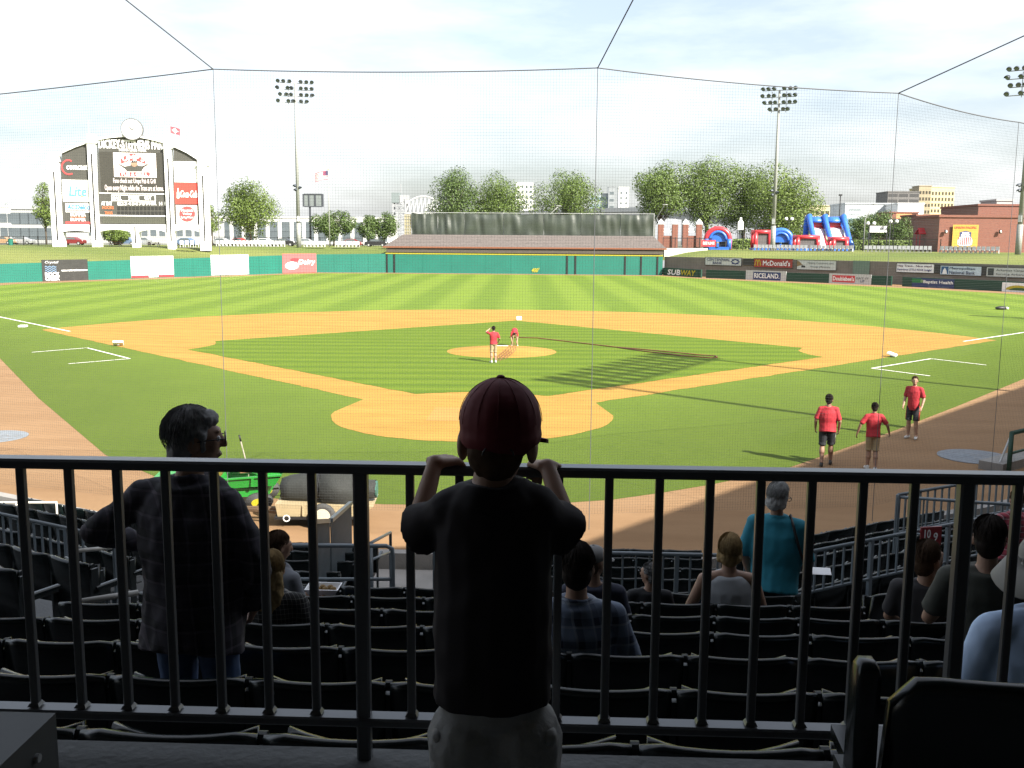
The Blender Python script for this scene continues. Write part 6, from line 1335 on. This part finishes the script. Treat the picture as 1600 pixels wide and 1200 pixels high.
SIT.update(hipL=(-.09, .03, .50), hipR=(.09, .03, .50), kneL=(-.13, .45, .50), kneR=(.13, .45, .50), ankL=(-.12, .42, .10), ankR=(.12, .42, .10), toeL=(-.13, .58, .04), toeR=(.13, .58, .04), elbL=(-.25, .03, .76), elbR=(.25, .03, .76), wriL=(-.14, .27, .66), wriR=(.14, .27, .66))
def person(label, root, yaw, H, over, o, sit=False, hy=0, hp=0, group=None):
    b = dict(SIT if sit else BASE); b.update(over); s = H/1.8; Rm = RZ(yaw); root = Vector(root)
    J = {k: root+Rm@(Vector(v)*s) for k, v in b.items()}
    o = dict(o); o['s'] = s; o['X'] = Rm@V(1, 0, 0); o['M'] = Rm@RZ(hy)@Matrix.Rotation(R_(hp), 3, 'X')
    for k in 'LR':
        if 'hand'+k in o: h_ = o['hand'+k]; o['hand'+k] = (Rm@h_[0], Rm@h_[1])+tuple(h_[2:])
    return figure('person', label, J, o, 'person', group, root)
RSH = mat('shirt_red', (.36, .018, .028), .8, .1, 6, .2, 80); KHA = mat('khaki', (.30, .23, .13), .85, .08, 6); BKS = mat('black_cloth', (.012, .013, .016), .8, .15, 6); WSH = mat('shoe_white', (.5, .5, .48), .6, .1); DSH = mat('shoe_dark', (.03, .028, .028), .6, .1)
H_DK = mat('hair_dark', (.018, .013, .010), .75, .3, 30, spec=.15); H_BR = mat('hair_brown', (.06, .035, .02), .75, .3, 30, spec=.15); H_BL = mat('hair_blonde', (.30, .21, .10), .75, .3, 30, spec=.15); H_GR = mat('hair_grey', (.26, .26, .26), .75, .4, 40, spec=.15); H_WH = mat('hair_silver', (.34, .34, .33), .75, .3, 30, spec=.15)
def at(px, py): p = G(px, py); return V(p.x, p.y, .006)
def stripe(mt, both=False):
    def f(t, E, M, hs, J):
        for k in ('R', 'L') if both else ('R',):
            hp, kn = J['hip'+k], J['kne'+k]; s = hs; sd = (J['hipR']-J['hipL']).normalized()*(1 if k == 'R' else -1); mb = MB(); mb.caps(hp+sd*.075*s, hp.lerp(kn, .84)+sd*.075*s, .034*s, .03*s); organic('side_stripe', mb, .012, mt, t, 1)
    return f
person('heavy set groundskeeper in red shirt and black shorts walking off the grass', at(1290, 727), -14, 1.80, dict(kneL=(-.11, -.02, .48), ankL=(-.11, -.22, .13), toeL=(-.12, -.12, .03), kneR=(.10, .10, .50), ankR=(.11, .10, .085), toeR=(.12, .26, .03), elbR=(.28, -.06, 1.14), wriR=(.27, .05, .90), elbL=(-.29, -.02, 1.15), wriL=(-.29, .06, .92)), dict(g=1.35, hs=1.06, shirt=RSH, bottom=BKS, shoes=DSH, hair=('short', H_DK), skin=SKIN2, legw=1.12, hem=-.2, sleeve=.8, extra=[stripe(mat('stripe_pale', (.45, .42, .36), .8, .05))]))
person('groundskeeper in red polo and khaki shorts walking with arms swung out', at(1361, 734), -4, 1.68, dict(elbL=(-.34, -.02, 1.20), wriL=(-.40, .02, .97), elbR=(.34, -.04, 1.20), wriR=(.42, .06, .99), kneL=(-.08, .06, .49), kneR=(.08, -.02, .48), ankR=(.06, -.18, .12), toeR=(.07, -.06, .03)), dict(g=1.08, shirt=RSH, bottom=KHA, shoes=WSH, hair=('short', H_DK), skin=SKIN2, collar=True, hem=-.15))
person('lean groundskeeper in red tee and black shorts facing the other two', at(1424, 685), 142, 1.80, dict(kneL=(-.11, .06, .49), ankL=(-.13, .02, .085), toeL=(-.17, .18, .03), elbL=(-.27, -.02, 1.16), wriL=(-.27, .14, .93), elbR=(.24, .02, 1.16), wriR=(.22, .20, .95)), dict(g=.95, shirt=RSH, bottom=BKS, shoes=WSH, hair=('short', H_BR), skin=SKIN, hem=-.2, extra=[stripe(mat('stripe_red', (.40, .05, .03), .8, .05), True)]), hy=20)
person('groundskeeper in red polo standing by the mound shading his eyes', at(771, 567), 20, 1.68, dict(elbL=(-.36, .03, 1.52), wriL=(-.14, .14, 1.66), elbR=(.30, -.02, 1.18), wriR=(.30, .16, 1.02)), dict(g=1.08, shirt=RSH, bottom=KHA, shoes=WSH, hair=('short', H_DK), skin=SKIN, collar=True, hem=-.12))
person('groundskeeper in red shirt bent double on the clay mound', at(804, 541), 180, 1.45, dict(pel=(0, -.20, .92), che=(0, .10, 1.06), nek=(0, .36, .92), hed=(0, .46, .80), shoL=(-.18, .32, .92), shoR=(.18, .32, .92), elbL=(-.22, .38, .62), elbR=(.22, .38, .62), wriL=(-.16, .46, .36), wriR=(.16, .46, .36), hipL=(-.10, -.16, .88), hipR=(.10, -.16, .88), kneL=(-.15, -.06, .48), kneR=(.15, -.06, .48), ankL=(-.17, -.12, .085), ankR=(.17, -.12, .085), toeL=(-.2, .05, .03), toeR=(.2, .05, .03)), dict(g=1.1, shirt=RSH, bottom=KHA, leglen=1.5, shoes=WSH, hair=('short', H_DK), skin=SKIN, hem=-.1), hp=-60)
# ------------------------------------------------------------------ spectators
def plaid(key, base, dark, light, sc_):
    m, t, b = nodemat(key, .85); tc = t.nodes.new('ShaderNodeTexCoord'); sx = t.nodes.new('ShaderNodeSeparateXYZ'); t.links.new(tc.outputs['Object'], sx.inputs[0])
    def band(s_, fq, ph, lo): return math_node(t, 'GREATER_THAN', math_node(t, 'SINE', math_node(t, 'MULTIPLY_ADD', s_, fq, ph)), lo)
    xx = math_node(t, 'ADD', sx.outputs[0], math_node(t, 'MULTIPLY', sx.outputs[1], .8))
    f1 = math_node(t, 'MULTIPLY', math_node(t, 'ADD', band(xx, sc_, 0, .3), band(sx.outputs[2], sc_, 0, .3)), .5)
    f2 = math_node(t, 'MULTIPLY', math_node(t, 'ADD', band(xx, sc_, 1.2, .94), band(sx.outputs[2], sc_, 1.2, .94)), .5)
    m1 = t.nodes.new('ShaderNodeMix'); m1.data_type = 'RGBA'; m1.inputs['A'].default_value = base+(1,); m1.inputs['B'].default_value = dark+(1,); t.links.new(f1, m1.inputs['Factor'])
    m2 = t.nodes.new('ShaderNodeMix'); m2.data_type = 'RGBA'; m2.inputs['B'].default_value = light+(1,); t.links.new(m1.outputs['Result'], m2.inputs['A']); t.links.new(f2, m2.inputs['Factor']); t.links.new(m2.outputs['Result'], b.inputs['Base Color']); return m
DENIM = mat('denim', (.045, .085, .18), .85, .2, 20)
def glasses(t, E, M, hs, J):
    for sx in (-1, 1):
        mb = MB(); mb.tube([E(sx*.034+.024*math.cos(a), .118, .005+.019*math.sin(a)) for a in [2*math.pi*k/16 for k in range(16)]], .0028*hs, 6, True); g_ = part('spectacles', mb, M_BLACK, t); 
        mb = MB(); mb.tube([E(sx*.058, .114, .010), E(sx*.080, .05, .010), E(sx*.083, -.01, .004)], .0025*hs, 5); part('temple_arm', mb, M_BLACK, g_)
        mb = MB(); mb.ell(E(sx*.032, .088, .008), .013*hs, .012*hs, .013*hs, 10, 8, M); part('eye', mb, WHT, t, True)
def place(px, py_top, dy, floor): q = W(px, py_top, dy); return V(q.x, q.y, floor), q.z-floor
r, h = place(292, 634, 3.86, rows[1][1]); kq = .1
person('standing man in dark plaid shirt with wavy grey hair and glasses turned aside', V(r.x, r.y, r.z), -8, h/1.0, dict(elbL=(-.44, .0, 1.25), wriL=(-.32, .22, 1.12), elbR=(.30, -.03, 1.14), wriR=(.22, .10, .93), shoL=(-.19, 0, 1.42), shoR=(.165, 0, 1.40), hed=(.02, .02, 1.655)), dict(g=1.3, shirt=plaid('plaid_dark', (.040, .036, .050), (.012, .012, .016), (.10, .085, .11), 70), bottom=DENIM, leglen=1.5, shoes=DSH, hair=('swept', H_GR), sleeve=1.5, collar=True, hem=-.34, ease=.03, vox=.008, cvox=.011, ripple=.015, extra=[glasses], handR=(V(-.4, .5, -.7), V(-1, 0, 0), .6)), hy=-62)
def sit(label, px, ytop, k, o, yaw=0, hy=0, over={}, dyo=.22, floor=None, row=None, hp=0):
    y = rows[k][0] if row is None else row; f = rows[k][1] if floor is None else floor; r, h = place(px, ytop, y+dyo-CAM.y, f); H = max(1.0, min(1.98, 1.8*(h-.47)/.87)) ; s = H/1.8
    ov = {q: v for q, v in over.items()}
    # seat stays at chair height whatever the person's size
    dz = .47-.50*s; b = dict(SIT); b.update(ov); b2 = {}
    for q, v in b.items():
        b2[q] = (v[0], v[1], v[2]+(dz/s if not q.startswith(('ank', 'toe')) else 0))
    return person(label, V(r.x, r.y, f), yaw, H, b2, o, sit=True, hy=hy, hp=hp)
sit('seated man in blue checked shirt with short dark hair behind the child', 902, 850, 2, dict(g=1.2, shirt=plaid('plaid_blue', (.16, .20, .28), (.03, .04, .07), (.30, .34, .40), 62), bottom=DENIM, leglen=1.5, shoes=DSH, hair=('short', H_DK), sleeve=1.5, collar=True, hem=-.05, cvox=.012), over=dict(elbR=(.30, .02, .72), wriR=(.24, .25, .62)))
def capx(mt, brim=1, yaw=0):
    def f(t, E, M, hs, J):
        mb = MB(); mb.ell(E(0, -.006, .05), .090*hs, .106*hs, .078*hs, 20, 12, M); c_ = organic('cap', mb, .008, mt, t, 2)
        Mb = M@RZ(yaw); mb = MB(); B = lambda x, y, z: E(0, 0, 0)+Mb@V(x, y, z)*hs; n = 12; top = []; bot = []
        for i in range(n+1):
            a = math.pi*i/n; x = .078*math.cos(a); y = .075+.085*math.sin(a); z = .030-.25*max(0, y-.075)-1.4*x*x; top.append(B(x, y, z+.004)); bot.append(B(x, y, z-.003))
        mb.rings([top, bot]); part('brim', mb, mt, t, True)
        mb = MB(); mb.ell(E(0, -.006, .128), .010*hs, .010*hs, .006*hs, 8, 6, M); part('button', mb, mt, c_)
    return f
sit('seated person in a pale grey cap looking towards the mound', 928, 853, 4, dict(shirt=mat('shirt_navy', (.03, .035, .06), .85, .1), bottom=BKS, leglen=1.5, shoes=DSH, hair=('capped', H_BR), extra=[capx(mat('cap_grey', (.22, .215, .21), .8, .1), yaw=-40)]), hy=-40)
sit('seated person in a patterned grey bandana beyond the checked shirt man', 1016, 880, 5, dict(shirt=BKS, bottom=BKS, leglen=1.5, shoes=DSH, hair=('short', plaid('bandana', (.20, .20, .20), (.03, .03, .03), (.4, .4, .4), 300))), hy=50)
sit('blonde woman in a white sleeveless top seated by the cross aisle', 1141, 835, 5, dict(g=1.12, shirt=mat('top_white', (.42, .44, .46), .85, .08), tank=True, bottom=DENIM, leglen=1.5, shoes=DSH, hair=('bob', H_BL), hem=-.05, skin=SKIN), over=dict(elbL=(-.30, .0, .76), elbR=(.28, .02, .76)))
r, h = place(1217, 753, rows[6][0]+.25-CAM.y, rows[6][1])
def bagstrap(t, E, M, hs, J):
    mb = MB(); a = J['nek'].lerp(J['shoR'], .6)+V(0, 0, .06); mb.tube([a+V(0, .06, -.1), a, a+V(0, -.10, -.06), J['che']+V(.16, -.16, 0), J['pel']+V(.24, -.1, .08)], .012, 6); part('bag_strap', mb, M_BLACK, t, True)
def paper(t, E, M, hs, J):
    p = J['wriR']; mb = MB(); mb.add([p+V(-.02, .02, -.05), p+V(.20, .04, -.06), p+V(.22, .16, -.04), p+V(.0, .15, -.03)], [(0, 1, 2, 3)]); mb.add([q+V(0, 0, .004) for q in [p+V(-.02, .02, -.05), p+V(.20, .04, -.06), p+V(.22, .16, -.04), p+V(.0, .15, -.03)]], [(0, 3, 2, 1)]); part('paper', mb, WHT, t)
person('standing woman with silver hair in a bright teal shirt holding a paper', V(r.x, r.y, r.z), -20, h, dict(elbR=(.26, .05, 1.12), wriR=(.26, .26, .98), elbL=(-.27, -.02, 1.15), wriL=(-.22, .10, .92)), dict(g=1.3, shirt=mat('shirt_teal', (.02, .22, .30), .8, .1, 6), bottom=BKS, leglen=1.5, shoes=DSH, hair=('bob', H_WH), sleeve=.9, collar=True, hem=-.22, extra=[bagstrap, paper, glasses]), hy=-25, hp=-18)
sit('boy with cropped hair in a dark tee below the red section sign', 1452, 850, 4, dict(g=.95, shirt=mat('tee_dark', (.03, .028, .03), .85, .15), bottom=BKS, shoes=DSH, hair=('short', H_BR), hs=1), yaw=-25, hy=-35, dyo=.35)
sit('dark haired person in an olive tee seated beyond the sun hat woman', 1548, 808, 3, dict(shirt=mat('tee_olive', (.05, .052, .042), .85, .12), bottom=BKS, shoes=DSH, hair=('short', H_DK)), yaw=-15, dyo=.5, over=dict(elbL=(-.27, .06, .74), wriL=(-.12, .30, .80)))
def sunhat(t, E, M, hs, J):
    hm = mat('hat_straw', (.24, .235, .215), .85, .12, 10); mb = MB(); mb.ell(E(0, -.01, .05), .093*hs, .108*hs, .082*hs, 20, 12, M); c_ = organic('hat_crown', mb, .008, hm, t, 2); mb = MB(); rs = []
    for r_, z in ((.085, .03), (.13, .01), (.175, -.06), (.172, -.066), (.128, .002), (.083, .02)): rs.append([E(r_*math.cos(2*math.pi*j/28), -.005+r_*1.08*math.sin(2*math.pi*j/28), z+.012*math.sin(3*2*math.pi*j/28)) for j in range(28)])
    mb.rings(rs, close=True); part('hat_brim', mb, hm, t, True)
sit('seated woman in a pale blue shirt and wide sun hat', 1640, 838, 1, dict(g=1.15, shirt=mat('shirt_paleblue', (.46, .60, .82), .85, .08, 6), bottom=KHA, leglen=1.5, shoes=DSH, hair=('bob', H_WH), sleeve=.95, hem=-.05, extra=[sunhat], cvox=.012), dyo=.25)
r, h = place(1592, 768, 11.2, .9)
sit('person in red and white patterned shirt beyond the aisle railing', 1590, 767, 6, dict(shirt=plaid('print_red', (.30, .04, .06), (.08, .02, .03), (.5, .45, .45), 90), bottom=BKS, shoes=DSH, hair=('short', H_BR)), row=CAM.y+10.9, floor=1.62, dyo=0)
sit('woman with long blonde hair in a black flowered dress beside the plaid shirt man', 424, 862, 3, dict(shirt=plaid('dress_print', (.012, .012, .012), (.012, .012, .012), (.30, .30, .28), 240), bottom=BKS, leglen=1.5, shoes=DSH, hair=('long', H_BL), hem=-.1), over=dict(elbR=(.30, -.02, .74), wriR=(.36, .20, .58)))
def tray(t, E, M, hs, J):
    p = (J['wriL']+J['wriR'])*.5+V(.05, .05, .02); mb = MB(); mb.rings([[p+V(sx*a, sy*b_, z) for sx, sy in ((-1, -1), (1, -1), (1, 1), (-1, 1))] for a, b_, z in ((.10, .07, 0), (.13, .09, .05), (.12, .08, .05), (.095, .065, .01))]); tr = part('paper_tray', mb, WHT, t); mb = MB()
    for i in range(6): mb.ell(p+V(-.07+.03*i, .02*(-1)**i, .035), .026, .024, .02, 8, 6)
    part('snack', mb, cm(190, 150, 80), tr, True)
sit('brown haired girl holding a snack tray beside the stair handrail', 433, 832, 5, dict(shirt=mat('tee_pale', (.16, .17, .19), .85, .1), bottom=DENIM, leglen=1.5, shoes=DSH, hair=('bob', H_BR), extra=[tray]), yaw=-35, hy=-25, hp=-10, over=dict(wriL=(-.02, .34, .72), wriR=(.14, .36, .72)))
# ------------------------------------------------------------------ the child at the railing
kd = 2.15
KSH = mat('child_shirt', (.014, .010, .012), .85, .15, 8); KPT = mat('child_shorts', (.34, .34, .33), .85, .1, 8, .2, 60); KCP = mat('child_cap', (.13, .006, .012), .75, .12, 10)
KJ = dict(pel=W(770, 1070, kd), che=W(771, 905, kd), nek=W(770, 752, kd+.01), hed=W(779, 688, kd+.03), shoL=W(702, 797, kd), shoR=W(840, 797, kd), elbL=W(649, 832, kd+.07), elbR=W(890, 832, kd+.07), wriL=W(680, 722, kd+.19), wriR=W(855, 728, kd+.19),
          hipL=W(733, 1150, kd), hipR=W(813, 1150, kd), kneL=W(725, 1330, kd+.02), kneR=W(820, 1330, kd+.02))
for k in 'LR': q = KJ['kne'+k]; q.z = 4.27; KJ['ank'+k] = V(q.x, q.y-.02, 4.03); KJ['toe'+k] = V(q.x, q.y+.09, 3.985)
def kidcap(t, E, M, hs, J):
    c = W(782, 657, kd+.03)-Vector(t.location); Mc = RZ(-24); mb = MB(); mb.ell(c+V(0, 0, .0), .093, .104, .098, 24, 16); mb.ell(c+V(0, 0, .022), .086, .096, .068, 24, 14)
    mb.ell(c+V(0, .0, -.03), .095, .105, .055, 24, 10)
    o_ = organic('cap', mb, .006, KCP, t, 2, .0015, 20)
    top = []; bot = []; B = lambda x, y, z: c+Mc@V(x, y, z)
    for i in range(17):
        a = math.pi*i/16; x = .076*math.cos(a); y = .082+.070*math.sin(a); z = -.045-.30*max(0, y-.082)-1.6*x*x; top.append(B(x, y, z+.005)); bot.append(B(x, y, z-.004))
    mb = MB(); mb.rings([top, bot]); part('brim', mb, KCP, t, True)
    mb = MB(); mb.ell(c+V(0, 0, .098), .010, .010, .006, 10, 6); part('button', mb, KCP, o_, True)
    for i in range(6):
        a = math.pi*i/6; mb = MB(); mb.tube([c+V(.0935*math.cos(b_)*math.cos(a), .1045*math.cos(b_)*math.sin(a), .0975*math.sin(b_)) for b_ in [math.pi*k_/24 for k_ in range(25)]], .0008, 5)
        part('seam', mb, KCP, o_)
    mb = MB(); mb.tube([c+V(.034*math.cos(b_), -.094, -.060+.024*math.sin(b_)) for b_ in [math.pi*k_/10 for k_ in range(11)]], .002, 6); part('closure_band', mb, M_BLACK, o_)
root = V(KJ['pel'].x, KJ['pel'].y, 3.96)
def pockets(t, E, M, hs, J):
    for k, sx in (('L', -1), ('R', 1)):
        c = J['hip'+k]+V(sx*.062, -.005, -.035); mb = MB(); mb.ell(c, .030, .058, .070, 14, 10); mb.caps(c+V(0, -.045, .062), c+V(0, .045, .062), .022, .022); organic('cargo_pocket', mb, .007, KPT, t, 2, .004, 25, 3)
figure('child', 'small child in red cap, dark tee and pale shorts leaning on the railing', KJ,
       dict(s=.64, g=1.0, hs=.84, M=RZ(-8), X=V(1, 0, 0), skin=SKIN, shirt=KSH, bottom=KPT, shoes=WSH, vox=.0055, cvox=.007, sleeve=.76, hem=-.062, hemr=.182, ease=.034, cuff=1.22, flare=1.0, waist=1.2, leglen=.86, legw=1.58, ripple=.017, rscale=8, hands=1.25, arm=1.12, ear=1.35,
            TR=[(-.10, .165, .12), (0, .176, .128), (.25, .176, .125), (.5, .176, .125), (.75, .178, .118), (.90, .150, .10), (1.0, .075, .07)],
            handL=(V(.55, .75, -.05), V(.1, .2, -1), .75, -1), handR=(V(-.28, .9, -.10), V(-.1, .2, -1), .85, 1), hair=('capped', H_BR), extra=[kidcap, pockets]), root=root)
